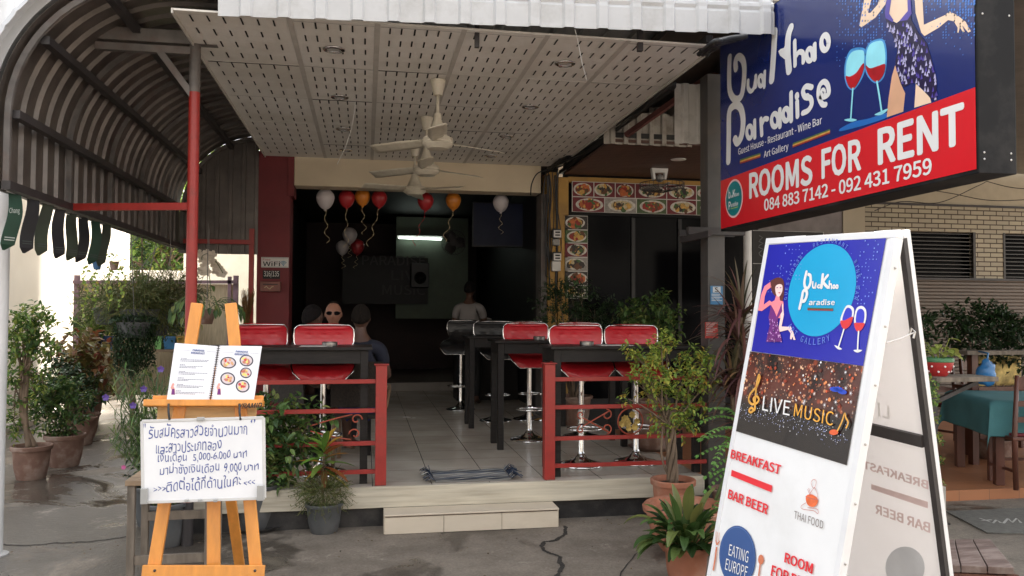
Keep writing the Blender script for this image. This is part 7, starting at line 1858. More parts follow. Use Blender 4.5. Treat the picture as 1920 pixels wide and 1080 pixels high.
# ---------------------------------------------------------------- people
skin_a = M('skin', hexc(150, 104, 84), .55, var=.06, scale=14); skin_b = M('brown skin', hexc(84, 58, 46), .55, var=.06, scale=14)
hair_d = M('dark hair', (.010, .008, .008), .85, var=.3, scale=40, spec=.15, bump=.6, bscale=90); hair_s = M('cropped hair', (.014, .011, .009), .95, var=.5, scale=90, bump=.8, bscale=140, spec=.1)
def cloth(n, c): return M(n, c, .85, var=.1, scale=5, bump=.25, bscale=12)
def skinned(verts, edges, root, sub=2):
    me = bpy.data.meshes.new('sk'); me.from_pydata([v[:3] for v in verts], edges, []); o = bpy.data.objects.new('sk', me); COL.objects.link(o)
    md = o.modifiers.new('skin', 'SKIN'); md.use_smooth_shade = True
    for i, v in enumerate(me.skin_vertices[0].data):
        r_ = verts[i][3]; v.radius = r_ if isinstance(r_, tuple) else (r_, r_); v.use_root = (i == root)
    s2 = o.modifiers.new('sub', 'SUBSURF'); s2.levels = sub; s2.render_levels = sub
    dg = bpy.context.evaluated_depsgraph_get(); ev = o.evaluated_get(dg); r = bpy.data.meshes.new_from_object(ev)
    vs = [v.co.copy() for v in r.vertices]; fs = [tuple(p.vertices) for p in r.polygons]
    bpy.data.objects.remove(o); bpy.data.meshes.remove(me); bpy.data.meshes.remove(r)
    return vs, fs
def head_mesh(mb, c, h, mi=0):
    """head facing -y, with brow, nose, lips, chin and ears; c is the middle of the head, h its height"""
    rx, ry, rz = h*.335, h*.42, h*.5; n, m_ = 28, 22; vs = []; fs = []
    for i in range(m_+1):
        th = math.pi*i/m_
        for j in range(n):
            ph = 2*math.pi*j/n; x = math.sin(th)*math.sin(ph); y = -math.sin(th)*math.cos(ph); z = math.cos(th)
            jaw = 1-.34*max(0, -z)**1.2; X = x*rx*jaw; Y = y*ry*(1-.16*max(0, -z)); Z = z*rz
            if y < 0:
                fx = x/.26; g = math.exp(-fx*fx)
                Y -= h*.085*math.exp(-((x)/.13)**2-((z+.17)/.14)**2)            # nose
                Y -= h*.03*math.exp(-(x/.10)**2-((z-.02)/.16)**2)              # bridge
                Y += h*.035*(math.exp(-((abs(x)-.36)/.16)**2-((z-.04)/.10)**2))  # eye sockets
                Y -= h*.02*math.exp(-(x/.45)**2-((z-.18)/.08)**2)              # brow
                Y -= h*.025*math.exp(-(x/.24)**2-((z+.47)/.05)**2)             # lips
                Y += h*.018*math.exp(-(x/.3)**2-((z+.60)/.05)**2)
                Y -= h*.035*math.exp(-(x/.25)**2-((z+.80)/.12)**2)             # chin
            else: Y += h*.03*math.exp(-((z-.15)/.4)**2)
            vs.append((c.x+X, c.y+Y, c.z+Z))
    for i in range(m_):
        for j in range(n): fs.append((i*n+j, (i+1)*n+j, (i+1)*n+(j+1) % n, i*n+(j+1) % n))
    mb.add(vs, fs, mi)
    for sx in (-1, 1):
        mb.ball(c+Vector((sx*rx*.98, h*.03, -h*.02)), h*.035, h*.075, h*.115, 10, 8, mi)
def person(label, loc, rot, pose, skin_m, shirt_m, leg_m, hair_m, sh=.6, bald=False, glasses=False, arm=0, group=None, shorts=False, apron=None):
    t = thing('person', label, 'person', loc, group); t.rotation_euler = (0, 0, rot)
    if pose == 'sit': pel = Vector((0, .05, sh+.10))
    else: pel = Vector((0, 0, .93))
    lean = .06 if pose == 'sit' else .0
    V = []; E = []
    def v(p, r_): V.append((p.x, p.y, p.z, r_)); return len(V)-1
    def e(a, b): E.append((a, b))
    chest = pel+Vector((0, -lean, .33)); neck = pel+Vector((0, -lean-.02, .53)); hc = pel+Vector((0, -lean-.05, .53+.19))
    i0 = v(pel, (.135, .11)); i1 = v(pel+Vector((0, -lean*.4, .16)), (.125, .095)); i2 = v(chest, (.15, .105)); i3 = v(neck-Vector((0, 0, .04)), (.07, .06)); i4 = v(neck+Vector((0, -.01, .06)), .052); i5 = v(hc+Vector((0, .01, -.02)), .05)
    for a, b in ((i0, i1), (i1, i2), (i2, i3), (i3, i4), (i4, i5)): e(a, b)
    sleeves = []
    for sx in (-1, 1):
        s_ = neck+Vector((sx*.175, .02, -.075))
        if arm == 0 and pose == 'sit': el = s_+Vector((sx*.06, -.10, -.26)); wr = el+Vector((-sx*.05, -.24, .04))
        elif arm == 1 and sx == 1: el = s_+Vector((.12, -.20, -.10)); wr = el+Vector((-.06, -.18, .13))
        elif pose == 'sit': el = s_+Vector((sx*.05, -.08, -.27)); wr = el+Vector((-sx*.04, -.24, .02))
        else: el = s_+Vector((sx*.06, -.06, -.27)); wr = el+Vector((-sx*.06, -.22, -.05))
        a = v(s_, .058); b = v(el, .042); c = v(wr, .029); e(i2, a) if False else e(i3, a); e(a, b); e(b, c)
        sleeves.append((s_, el))
        d = (wr-el).normalized(); side = d.cross(Vector((0, 0, 1))).normalized(); pm = wr+d*.06; k = v(pm, (.034, .02)); e(c, k)
        for q, ln in ((-1.5, .06), (-.5, .072), (.5, .07), (1.5, .058)):
            f1 = pm+d*.045+side*q*.018; f2 = f1+d*ln*.5+Vector((0, 0, -.012)); f3 = f2+d*ln*.4+Vector((0, 0, -.022))
            x1 = v(f1, .0095); x2 = v(f2, .009); x3 = v(f3, .0075); e(k, x1); e(x1, x2); e(x2, x3)
        th1 = wr+d*.03-side*sx*.035; th2 = th1+d*.035-side*sx*.01+Vector((0, 0, -.01)); x1 = v(th1, .011); x2 = v(th2, .009); e(c, x1); e(x1, x2)
    legs = []
    for sx in (-1, 1):
        hp = pel+Vector((sx*.095, 0, -.05))
        if pose == 'sit': kn = hp+Vector((sx*.06, -.42, .0)); an = kn+Vector((0, -.04, -.44 if sh > .5 else -.40))
        else: kn = hp+Vector((sx*.02, -.02, -.42)); an = kn+Vector((0, .03, -.40))
        to = an+Vector((sx*.02, -.17, -.045))
        a = v(hp, .085); b = v(kn, .058); m1 = v(kn.lerp(an, .35)+Vector((0, .02, 0)), .052); c = v(an, .036); d = v(to, (.036, .022)); e(i0, a); e(a, b); e(b, m1); e(m1, c); e(c, d); legs.append((hp, kn, an))
    vs, fs = skinned(V, E, 0)
    mb = MB(); mb.add(vs, fs); head_mesh(mb, hc, .235); mb.build('body', skin_m, t, smooth=True, world=False)
    # shirt
    V2 = []; E2 = []
    def v2(p, r_): V2.append((p.x, p.y, p.z, r_)); return len(V2)-1
    a = v2(pel+Vector((0, 0, .0)), (.152, .128)); b = v2(pel+Vector((0, -lean*.4, .16)), (.145, .115)); c = v2(chest, (.172, .125)); d = v2(neck-Vector((0, 0, .045)), (.088, .074)); E2 += [(a, b), (b, c), (c, d)]
    for s_, el in sleeves: x = v2(s_, .072); y = v2(s_.lerp(el, .62), .06); E2 += [(d, x), (x, y)]
    vs, fs = skinned(V2, E2, 0); mb = MB(); mb.add(vs, fs); mb.build('shirt', shirt_m, t, smooth=True, world=False)
    V2 = []; E2 = []; a = v2(pel+Vector((0, 0, .02)), (.148, .125))
    for hp, kn, an in legs:
        x = v2(hp, .102); y = v2(kn if not shorts else hp.lerp(kn, .85), .078); E2 += [(a, x), (x, y)]
        if not shorts: z = v2(an+Vector((0, 0, .03)), .055); E2 += [(y, z)]
    vs, fs = skinned(V2, E2, 0); mb = MB(); mb.add(vs, fs); mb.build('shorts' if shorts else 'trousers', leg_m, t, smooth=True, world=False)
    mb = MB(); n = 24; rx, ry, rz = .235*.335*1.06, .235*.42*1.06, .235*.5*1.05; rows = []
    lim = 1.05 if bald else 1.75
    for i in range(9):
        row = []
        for j in range(n+1):
            ph = 2*math.pi*j/n; back = .5+.5*math.cos(ph)   # 1 at the back
            th = (lim*(.45+.55*back) if bald else (.62+1.42*back**.7))*i/8
            row.append((hc.x+math.sin(th)*math.sin(ph)*rx, hc.y+.008+math.sin(th)*math.cos(ph)*ry, hc.z+math.cos(th)*rz+.002))
        rows.append(row)
    mb.grid(rows); mb.build('hair', hair_m, t, smooth=True, world=False, solid=.006)
    if glasses:
        g_ = MB(); y0 = hc.y-.235*.42*.98-.004
        for sx in (-1, 1):
            P = [(hc.x+sx*.034+.032*math.cos(k*2*math.pi/18), y0+.012*abs(math.cos(k*2*math.pi/18)*sx+.6)*.4, hc.z+.008+.019*math.sin(k*2*math.pi/18)) for k in range(18)]
            g_.prism(P, (0, .004, 0)); g_.tube([(hc.x+sx*.062, y0+.008, hc.z+.014), (hc.x+sx*.078, hc.y+.0, hc.z+.01)], .003, 5)
        g_.bar((hc.x-.012, y0, hc.z+.014), (hc.x+.012, y0, hc.z+.014), .004); g_.build('sunglasses', M('black sunglass lens', (.005, .005, .006), .08, spec=.6), t, world=False)
    return t
def seat_at(u, v_top, y, sh):
    p = aY(u, v_top, y); return Vector((p.x, y, .302)), p.z-.302
def chair_low(label, loc, rot, sh):
    t = thing('woven_chair', label, 'chair', loc, 'dark woven chairs inside the bar'); t.rotation_euler = (0, 0, rot); wv = M('dark woven cane', (.022, .015, .01), .7, var=.6, scale=60, bump=.6, bscale=60)
    a = MB(); a.box((-.22, -.22, sh-.04), (.22, .22, sh)); a.build('seat', wv, t, world=False, bevel=.01)
    a = MB(); rows = [[(x, .21+.04*(z-sh)/.45-.06*(x/.22)**2*-1*0, z) for x in (-.22, -.11, 0, .11, .22)] for z in (sh+.06, sh+.2, sh+.34, sh+.45)]; a.grid(rows); a.build('backrest', wv, t, world=False, solid=.02)
    for sx in (-1, 1):
        a = MB(); a.tube(spline([(sx*.22, -.2, sh), (sx*.25, -.15, sh+.2), (sx*.25, .12, sh+.22), (sx*.22, .23, sh+.3)], 5), .016, 8); a.build('armrest', M('cane pole', (.2, .13, .08), .5, var=.2), t, world=False, smooth=True)
        for sy in (-1, 1):
            a = MB(); a.tube([(sx*.2, sy*.2, 0), (sx*.2, sy*.2, sh-.04)], .018, 8); a.build('leg', M('cane pole', (.2, .13, .08), .5, var=.2), t, world=False, smooth=True)
    return t
SHT = .56
for lab, u, vt, y, rot, kw in (
    ('man in black sunglasses and pale sleeveless top facing the street', 626, 566, 8.15, .0, dict(skin_m=skin_a, shirt_m=cloth('pale top', (.36, .33, .31)), leg_m=cloth('dark trousers', (.03, .03, .035)), hair_m=hair_s, bald=True, glasses=True)),
    ('man in dark navy shirt and blue shorts sitting with his back to the street', 676, 571, 7.25, math.pi*.97, dict(skin_m=skin_b, shirt_m=cloth('navy shirt', (.01, .012, .024)), leg_m=cloth('blue shorts', (.02, .03, .16)), hair_m=hair_s, shorts=True)),
    ('person in dark clothes sitting by the dark red pillar with one forearm raised', 578, 572, 7.6, math.pi*.75, dict(skin_m=skin_b, shirt_m=cloth('black shirt', (.02, .02, .02)), leg_m=cloth('dark trousers', (.03, .03, .035)), hair_m=hair_d, arm=1))):
    p, top = seat_at(u, vt, y, SHT); sh = top-.94
    person(lab, p, rot, 'sit', sh=sh, **kw)
    chair_low('dark woven chair under the ' + ('man in sunglasses' if 'sung' in lab else 'man in the navy shirt' if 'navy' in lab else 'person by the dark red pillar'), p+Vector((0, 0, 0))-Vector((math.sin(rot)*-.0, 0, 0)), rot, sh)
p = aY(880, 530, 11.6); person('person in white shirt standing with their back turned deep inside the bar', Vector((p.x, 11.6, .302)), math.pi*.9, 'stand', skin_b, cloth('white shirt', (.26, .24, .235)), cloth('black trousers', (.015, .015, .016)), hair_d)
t = thing('low_table', 'low dark table between the seated people', 'table', (-.2, 7.72, .302))
a = MB(); a.box((-.5, 7.52, .92), (.1, 7.92, .95)); a.build('tabletop', black_wood, t, bevel=.003)
for x in (-.46, .02):
    for y in (7.55, 7.85):
        a = MB(); a.box((x, y, .303), (x+.04, y+.04, .919)); a.build('leg', black_wood, t)
# dim counter with crockery at the back right
t = thing('counter', 'dark counter at the right inside the bar holding pale folded cloths', 'counter', (1.7, 12.2, .302))
a = MB(); a.box((1.35, 12.0, .303), (2.28, 12.5, 1.45)); a.build('body', black_wood, t, bevel=.004); a = MB(); a.box((1.32, 11.97, 1.452), (2.29, 12.53, 1.49)); a.build('top', black_wood, t)
for lab, x, w in (('pale folded cloth lying left on the dark counter', 1.5, .1), ('pale folded cloth lying right on the dark counter', 1.75, .14)):
    a = MB(); a.ball((x, 12.1, 1.52), w, .08, .03, 14, 8); tag(a.build('folded_cloth', M('pale cloth', (.4, .38, .37), .9), smooth=True), lab, 'cloth')

# ---------------------------------------------------------------- bunting under the awning edge
BT = thing('bunting', 'string of dark green bottle shaped beer pennants under the awning edge', 'bunting', (-2.15, 6.2, 2.33))
a = MB(); ys0, ys1 = 5.34, 7.35; a.tube([(-2.15, ys0+(ys1-ys0)*i/12, 2.345-.02*math.sin(math.pi*i/12)) for i in range(13)], .003, 5); a.build('string', white_plastic, BT)
pm = [M('pennant green', (.012, .045, .026), .5, var=.3, scale=6), M('pennant black', (.014, .014, .016), .5, var=.3, scale=6), M('pennant dark olive', (.03, .04, .025), .5, var=.3, scale=6)]
for k in range(8):
    y0 = ys0+(ys1-ys0)*(k+.1)/8; w = .125; tl = -.05+.02*math.sin(k*2.3); rows = []
    outline = []
    for i in range(9): f = i/8; outline.append((f, .5+.5*1))
    m_ = MB(); n = 10
    for i in range(n+1):
        f = i/n; hw_ = w/2*(.86+.14*min(1, f*3)); hw_ *= math.sqrt(max(0.02, 1-max(0, (f-.86)/.14)**2)) if f > .86 else 1
        rows.append([(-2.15+hw_*(q+1)*.38+.012*math.sin(f*5+k), y0+w*.3+hw_*q*.7+tl*f*1.4, 2.335-.35*f) for q in (-1, -.33, .33, 1)])
    m_.grid(rows); po = m_.build('pennant', pm[(0, 1, 2, 1, 2, 1, 0, 2)[k]], BT, solid=.003)
    m_ = MB(); zc = 2.335-.30*.5; o_ = MB()
    if k == 0: lay_text(m_, 'Chang', (-2.15+.022, y0+w*.3-.04+tl*.6-.006, 2.21), (.034, .062, .008), (0, 0, .03), .01)
    for zz in (.27, .285):
        f = zz/.35; bx = -2.15+.012*math.sin(f*5+k)+.006; by = y0+w*.3+tl*f*1.4-.006
        m_.poly([(bx+w/2*.3*.38, by-w/2*.7*.7, 2.335-zz), (bx+w/2*1.7*.38, by+w/2*.7*.7, 2.335-zz), (bx+w/2*1.7*.38, by+w/2*.7*.7, 2.329-zz), (bx+w/2*.3*.38, by-w/2*.7*.7, 2.329-zz)])
    m_.build('pennant_print', M('pennant faded white', (.42, .46, .42) if k == 0 else (.42, .46, .42), .6) if k == 0 else M('pennant dull print', (.05, .06, .055), .6), po)
PW = thing('white_pole', 'white round pole at the left edge beyond the awning corner', 'pole', (-2.42, 5.9, 0))
a = MB(); a.tube([(-2.405, 5.9, 0), (-2.405, 5.9, 5.0)], .055, 20); a.build('shaft', M('white pole paint', (.68, .68, .68), .4, var=.05, stain=(.45, .43, .4), sscale=4, samt=.3), PW, smooth='auto')
a = MB(); a.lathe([(.09, 0), (.09, .01), (.06, .02)], (-2.405, 5.9, 0), 20); a.build('foot', M('pole foot', (.4, .39, .38), .6), PW)
PW2 = thing('white_pole', 'pale round pole behind the hanging sign and purple dracaena', 'pole', (3.05, 6.6, 0))
pp = aY(1402, 560, 6.6); a = MB(); a.tube([(pp.x, 6.6, 0), (pp.x, 6.6, 3.69)], .036, 18); a.build('shaft', M('grey white pole paint', (.55, .53, .5), .5, var=.08), PW2, smooth='auto'); a = MB(); a.lathe([(.07, 0), (.07, .012), (.04, .02)], (pp.x, 6.6, .0), 18); a.build('foot', dark_steel, PW2)
CK = thing('chalkboard', 'black chalkboard with white outline and a chalk squiggle behind the pavement board', 'chalkboard', aY(1475, 495, 8.6))
a = MB(); p, q = aY(1411, 431, 8.6), aY(1545, 560, 8.6); a.box((p.x, 8.6, q.z), (q.x, 8.63, p.z)); a.build('board', black_wall, CK)
a = MB(); w_ = .006
for z in (p.z-.004, (p.z*.51+q.z*.49)): a.box((p.x, 8.592, z-w_), (q.x, 8.599, z))
a.box((q.x-w_, 8.592, q.z), (q.x, 8.599, p.z-.011)); a.build('white_outline', M('chalk white line', (.45, .45, .44), .7), CK)
a = MB(); stroke(a, [aY(1426+4*math.sin(k*1.9)+((k*37) % 5-2), 442+3.6*k, 8.595) for k in range(12)], .012); a.build('chalk_squiggle', M('dim chalk', (.12, .12, .125), .8), CK)
a = MB()
for x in (p.x+.05, q.x-.05): a.bar((x, 8.66, 0), (x, 8.66, p.z), .04)
a.build('stand', dark_steel, CK)

# ---------------------------------------------------------------- old table and pots by the easel
OT = thing('old_side_table', 'small weathered wooden table standing left of the easel', 'table', (-1.9, 4.85, 0))
zt0 = .66; c0_ = aZ(234, 902, zt0); xw = .48; yd = .36
a = MB()
for i in range(4): a.box((c0_.x, c0_.y+i*yd/4+.002, zt0-.03), (c0_.x+xw, c0_.y+(i+1)*yd/4-.002, zt0))
a.build('tabletop', pale_wood, OT, bevel=.003)
grey_wood = M('greyed wood', (.17, .14, .11), .85, var=.35, scale=7, stretch=(3, 3, .6), bump=.3, bscale=60)
for x in (c0_.x+.01, c0_.x+xw-.05):
    for y in (c0_.y+.01, c0_.y+yd-.05):
        a = MB(); a.box((x, y, 0), (x+.04, y+.04, zt0-.031)); a.build('leg', grey_wood, OT, bevel=.003)
for z in (.18, .36):
    a = MB(); a.box((c0_.x+.052, c0_.y+.02+(z > .3)*(yd-.08), z), (c0_.x+xw-.052, c0_.y+.045+(z > .3)*(yd-.08), z+.05)); a.build('stretcher', grey_wood, OT)
p = aZ(302, 1022, 0); p.y += .1
t = plant('plant_pot', 'pale clay pot on a saucer under the weathered table', 'planter', p); pot(t, p, .12, .26, M('pale clay', (.42, .27, .19), .8, var=.2, stain=(.5, .4, .32), sscale=6), saucer=True)
p2 = aZ(268, 1000, 0); p2.y += .25; bush('potted_shrub', 'straggly plant in a dark pot behind the weathered table', p2, [((-.05, 0, .42), .1), ((.08, 0, .45), .1), ((0, 0, .52), .08)], 160, .06, .02, L_dim, dict(r_=.14, h=.3, mat=grey_plastic), seed=88, cat='potted plant')
BR = thing('broom', 'straw broom leaning upside down against the bar corner', 'broom', aY(462, 640, 9.75))
a = MB(); b0, b1 = aY(458, 646, 9.75), aY(468, 545, 9.75); a.tube([Vector((b0.x, 9.75, .0)), b0.lerp(b1, .35)], .012, 8); a.build('handle', pale_wood, BR, smooth=True)
a = MB(); rr = random.Random(3)
for k in range(130):
    s_ = b0.lerp(b1, .25)+Vector((rr.uniform(-.02, .02), rr.uniform(-.02, .02), 0)); e_2 = b0.lerp(b1, rr.uniform(.8, 1.05))+Vector((rr.uniform(-.09, .06), rr.uniform(-.05, .05), 0)); a.tube([s_, e_2], [.003, .0015], 3, cap=False)
a.build('bristles', L_straw, BR)

# ---------------------------------------------------------------- outdoor dining room on the right
wood_red = M('dark red brown wood', (.10, .035, .022), .4, var=.25, scale=6, stretch=(3, 3, .6), coat=.2)
ZT = .85
A0, A1 = aZ(1858, 752, ZT), aZ(1772, 731, ZT); ux = (A1-A0); wl = ux.length; ux.normalize(); uy = Vector((ux.y, -ux.x, 0)); uy = uy if uy.x > 0 else -uy; wr_ = .95
DT = thing('dining_table', 'wooden dining table under a teal cloth on the terracotta floor', 'table', (A0.x, A0.y, .09))
def tb(s_, q, z): return Vector((A0.x, A0.y, 0))+ux*s_+uy*q+Vector((0, 0, z))
a = MB(); slab(a, tb(.03, .03, ZT-.04), ux*(wl-.06), uy*(wr_-.06), Vector((0, 0, .032))); a.build('tabletop', wood_red, DT)
for s_, q in ((.06, .06), (wl-.13, .06), (.06, wr_-.13), (wl-.13, wr_-.13)):
    a = MB(); slab(a, tb(s_, q, .092), ux*.075, uy*.075, Vector((0, 0, ZT-.14))); a.build('leg', wood_red, DT, bevel=.004)
teal = M('teal cotton', (.06, .185, .20), .9, var=.1, scale=5, bump=.2, bscale=120)
a = MB(); n = 26; rows = []; ov = .32
for i in range(n+1):
    s_ = -ov+(wl+2*ov)*i/n; row = []
    for j in range(n+1):
        q = -ov+(wr_+2*ov)*j/n; ds = max(0, -s_, s_-wl); dq = max(0, -q, q-wr_); cs = min(max(s_, 0), wl); cq = min(max(q, 0), wr_)
        drop = max(ds, dq) if min(ds, dq) < 1e-6 else math.hypot(ds, dq)
        out = .012+.05*math.sin((cs+cq)*9)*drop*.6; sx = -1 if s_ < 0 else (1 if s_ > wl else 0); sq = -1 if q < 0 else (1 if q > wr_ else 0)
        corner = min(ds, dq)
        P = tb(cs+sx*(out+corner*.18), cq+sq*(out+corner*.18), ZT+.004-drop)
        row.append(P)
    rows.append(row)
a.grid(rows); tag(a.build('tablecloth', teal, smooth=True, solid=.003, subsurf=1), 'teal tablecloth hanging in a point over the dining table', 'tablecloth')
def ladder_chair(label, loc, rot):
    t = thing('dining_chair', label, 'chair', loc, 'dark wooden dining chairs'); t.rotation_euler = (0, 0, rot)
    for sx in (-1, 1):
        a = MB(); a.tube([(sx*.2, .2, 0), (sx*.2, .19, .45), (sx*.205, .25, 1.0)], [.022, .024, .018], 8); a.build('rear_post', wood_red, t, world=False, smooth=True)
        a = MB(); a.bar((sx*.2, -.2, 0), (sx*.2, -.2, .43), .042); a.build('leg', wood_red, t, world=False, bevel=.004)
    a = MB(); a.box((-.23, -.23, .43), (.23, .22, .46)); a.build('seat', wood_red, t, world=False, bevel=.006)
    a = MB(); a.box((-.2, -.2, .461), (.2, .17, .485)); a.build('cushion', M('dark red cushion', (.16, .02, .03), .8, var=.1), t, world=False, bevel=.01)
    for z, hgt_ in ((.62, .06), (.76, .06), (.93, .1)):
        a = MB(); rows = []
        for k in range(9):
            x = -.2+.4*k/8; y = .2+.05*(z-.45)/.55+.025*(1-(x/.2)**2); arch = .03*(1-(x/.2)**2) if z > .9 else .015*math.cos(x*16)
            rows.append([(x, y, z-hgt_/2), (x, y, z+hgt_/2+arch)])
        a.grid(rows); a.build('back_slat', wood_red, t, world=False, solid=.018)
    a = MB(); a.bar((-.2, -.2, .2), (.2, -.2, .2), .025); a.bar((-.2, -.2, .16), (-.2, .2, .16), .025); a.bar((.2, -.2, .16), (.2, .2, .16), .025); a.build('stretcher', wood_red, t, world=False)
    return t
c = aZ(1893, 915, .09); ladder_chair('dark ladder back chair in front of the teal table, nearest the camera', Vector((c.x+.22, c.y+.06, .092)), math.pi*.93)
c = aY(1872, 740, 8.2); ladder_chair('dark ladder back chair at the far side of the teal table', Vector((c.x, 8.3, .092)), .1)
c = aY(1815, 740, 8.3); ladder_chair('dark ladder back chair beyond the left end of the teal table', Vector((c.x, 8.45, .092)), .25)
RLS = thing('dining_rail', 'grey plank rail on posts before the shrub in the dining room', 'rail', aY(1870, 655, 7.3))
a = MB(); p, q = aY(1800, 652, 7.3), aY(1990, 660, 7.3); a.box((p.x, 7.2, q.z-.02), (q.x, 7.42, q.z+.02)); a.build('plank', grey_wood, RLS)
for x in (p.x+.12, q.x-.1): 
    a = MB(); a.box((x, 7.28, .09), (x+.07, 7.35, q.z-.021)); a.build('post', wood_red, RLS)
SHF = thing('plank_shelf', 'grey brown plank shelf on a dark post carrying the strawberry pot', 'shelf', aY(1790, 708, 5.4))
a = MB(); p, q = aY(1735, 703, 5.4), aY(1850, 707, 5.4); zs_ = (p.z+q.z)/2; a.box((p.x, 5.28, zs_-.035), (q.x, 5.56, zs_)); a.build('plank', grey_wood, SHF, bevel=.004)
a = MB(); a.box((p.x+.03, 5.4, 0), (p.x+.10, 5.46, zs_-.036)); a.build('post', dark_steel, SHF)
a = MB(); a.bar((p.x+.09, 5.43, zs_-.2), (q.x-.06, 5.43, zs_-.05), .03); a.build('brace', dark_steel, SHF)
p = aY(1760, 701, 5.42)
t = plant('strawberry_pot', 'round red pot painted like a strawberry holding a pale leaved plant', 'potted plant', (p.x, 5.42, zs_+.001))
a = MB(); a.lathe([(.0, 0), (.055, 0), (.085, .04), (.10, .08), (.103, .105)], n=30, mi=0); a.lathe([(.1032, .1055), (.107, .112), (.105, .135), (.095, .14), (.09, .12), (.0, .118)], n=30, mi=1)
for i, v_ in enumerate(a.v):
    pass
a.build('pot', [M('strawberry red', (.42, .03, .03), .4, var=.08), M('strawberry green', (.07, .22, .10), .45, var=.1)], t, smooth='auto', world=False)
a = MB()
for k in range(14):
    an = k*2*math.pi/7+(.45 if k >= 7 else 0); z = .035 if k >= 7 else .075; r_ = .0845 if k >= 7 else .1005
    a.ball((r_*math.cos(an), r_*math.sin(an), z), .008, .008, .008, 8, 6)
a.build('painted_dot', sg_white, t, world=False)
a = MB(); rr = random.Random(71)
for k in range(20):
    a_ = rr.uniform(0, 6.28); el = rr.uniform(.3, 1.3); d = Vector((math.cos(a_)*math.cos(el), math.sin(a_)*math.cos(el), math.sin(el))); L_ = rr.uniform(.06, .22); b = Vector((.03*math.cos(a_), .03*math.sin(a_), .12)); e2 = b+d*L_
    a.tube([b, b.lerp(e2, .5)+Vector((0, 0, .02)), e2], .003, 4, cap=False); strap(a, e2, Vector((d.x, d.y, d.z*.3-.3)), rr.uniform(.07, .12), rr.uniform(.05, .075), rr.uniform(.3, 1.2), 5, .15)
a.build('foliage', LEAF('pale lime leaf', [hexc(120, 138, 62), hexc(152, 164, 84), hexc(176, 178, 100), hexc(96, 120, 56)], .45, .3), t, world=False)
p = aY(1850, 700, 7.1); t = thing('plastic_bag', 'crumpled blue plastic bag hanging by the dining rail', 'bag', p)
a = MB(); a.ball((0, 0, 0), .1, .07, .13, 18, 14)
for i, v_ in enumerate(a.v): nz_ = mnoise.noise(v_*18)*.35; a.v[i] = v_*(1+nz_)
a.tube([(0, 0, .1), (.02, 0, .2), (.0, .1, .215)], .01, 5); a.build('bag_film', M('blue bag film', (.04, .18, .42), .3, var=.2), t, smooth=True, world=False)
p = aY(1875, 695, 7.6); t = thing('cushion', 'yellow and white patterned cushion behind the blue bag', 'cushion', p)
a = MB(); rows = []
for i in range(13):
    rows.append([(( -1+2*j/12)*.26, .06*math.sqrt(max(0, (1-(-1+2*i/12)**4)*(1-(-1+2*j/12)**4))), (-1+2*i/12)*.16) for j in range(13)])
a.grid(rows); a.grid([[(x, -y, z) for x, y, z in r] for r in rows], flip=True); a.build('cover', M('yellow floral print', (.55, .42, .16), .8, var=.7, scale=9), t, smooth=True, world=False)
p = aY(1905, 700, 7.75); tc2 = thing('side_bench', 'brown bench under the patterned cushion', 'bench', (aY(1885, 720, 7.75).x, 7.75, .092))
q = aY(1885, 722, 7.75); a = MB(); a.box((q.x-.5, 7.55, q.z-.04), (q.x+.7, 7.95, q.z)); a.build('seat', wood_red, tc2)
for x in (q.x-.45, q.x+.6):
    a = MB(); a.box((x, 7.6, .092), (x+.06, 7.9, q.z-.041)); a.build('leg', wood_red, tc2)
DMT = thing('entrance_mat', 'grey rubber mat with worn pale marks before the terracotta floor', 'mat', aZ(1850, 975, 0))
a = MB(); pts = [aZ(u, v, .004) for u, v in ((1774, 960), (1851, 1000), (1990, 1003), (1985, 951))]; a.prism(pts, (0, 0, .008)); a.build('mat_body', M('grey rubber mat', (.13, .125, .11), .9, var=.2, scale=20, bump=.5, bscale=90), DMT)
a = MB()
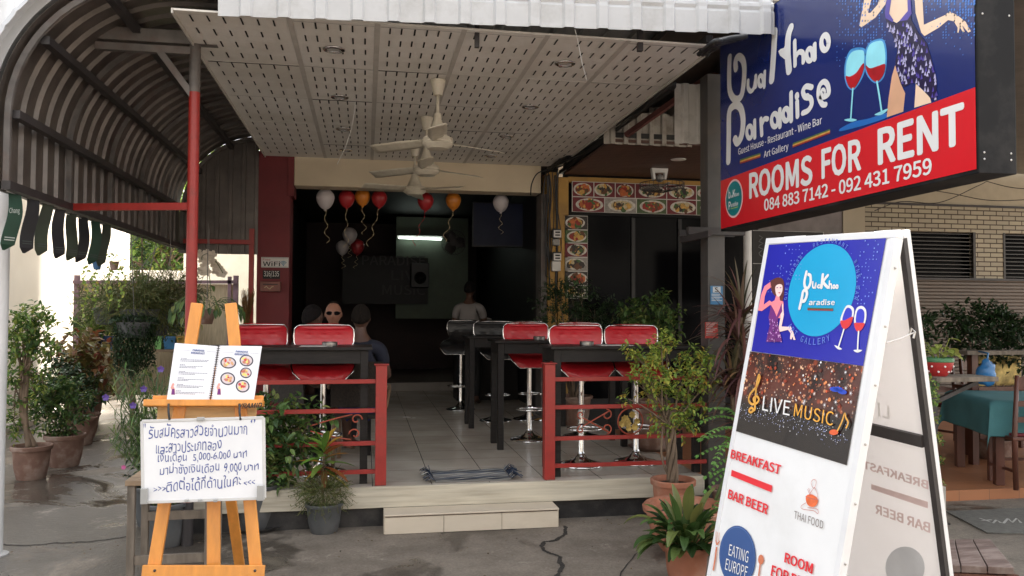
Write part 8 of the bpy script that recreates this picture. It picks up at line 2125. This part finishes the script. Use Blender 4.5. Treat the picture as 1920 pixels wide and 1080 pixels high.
for px in ([(1838, 972), (1850, 976), (1862, 981), (1868, 975), (1876, 980)], [(1882, 981), (1890, 972), (1898, 980), (1906, 972), (1914, 980)], [(1842, 976), (1858, 975)]): stroke(a, [aZ(u, v, .0135) for u, v in px], .02, nrm=(0, 0, 1))
a.build('worn_mark', M('worn white mark', (.4, .39, .36), .8, var=.3), DMT)
WBN = thing('plank_bench', 'low reddish brown plank bench at the lower right beside the pavement board', 'bench', aZ(1850, 1050, 0))
zb_ = .42; q4_ = [aZ(1702, 1056, zb_), aZ(1902, 1064, zb_), aZ(1857, 1010, zb_), aZ(1722, 1012, zb_)]
plank_m = M('worn red brown plank', (.13, .085, .07), .7, var=.3, scale=6, stretch=(.8, 4, 1), stain=(.3, .26, .23), sscale=6, samt=.5, bump=.2, bscale=50)
a = MB(); nb = 4
for k in range(nb):
    f0, f1 = k/nb+.006, (k+1)/nb-.006; l0_, l1_ = q4_[0].lerp(q4_[1], f0), q4_[0].lerp(q4_[1], f1); m0, m1 = q4_[3].lerp(q4_[2], f0), q4_[3].lerp(q4_[2], f1); a.prism([l0_, l1_, m1, m0], (0, 0, -.035))
a.build('seat', plank_m, WBN, bevel=.003)
a = MB(); a.bar(q4_[0]+Vector((.03, .02, -.075)), q4_[1]+Vector((-.03, .02, -.075)), .03, .07); a.build('apron', wood_red, WBN)
for q in q4_:
    c = (q4_[0]+q4_[1]+q4_[2]+q4_[3])/4; b = q+(c-q)*.1; a = MB(); a.box((b.x-.03, b.y-.03, 0), (b.x+.03, b.y+.03, zb_-.036)); a.build('leg', wood_red, WBN)
PS = thing('stub_post', 'short chipped white post behind the pavement board', 'post', aY(1763, 985, 5.6)*1)
p = aY(1763, 985, 5.6); tp2 = aY(1763, 911, 5.6); PS.location = (p.x, 5.6, 0); a = MB(); a.box((p.x-.03, 5.57, 0), (p.x+.03, 5.63, tp2.z)); a.build('shaft', M('chipped white paint', (.5, .48, .43), .7, var=.2, stain=(.2, .16, .12), sscale=9, samt=.7), PS, bevel=.004)
a = MB(); a.box((p.x-.05, 5.55, 0), (p.x+.05, 5.65, .012)); a.build('foot', dark_steel, PS)
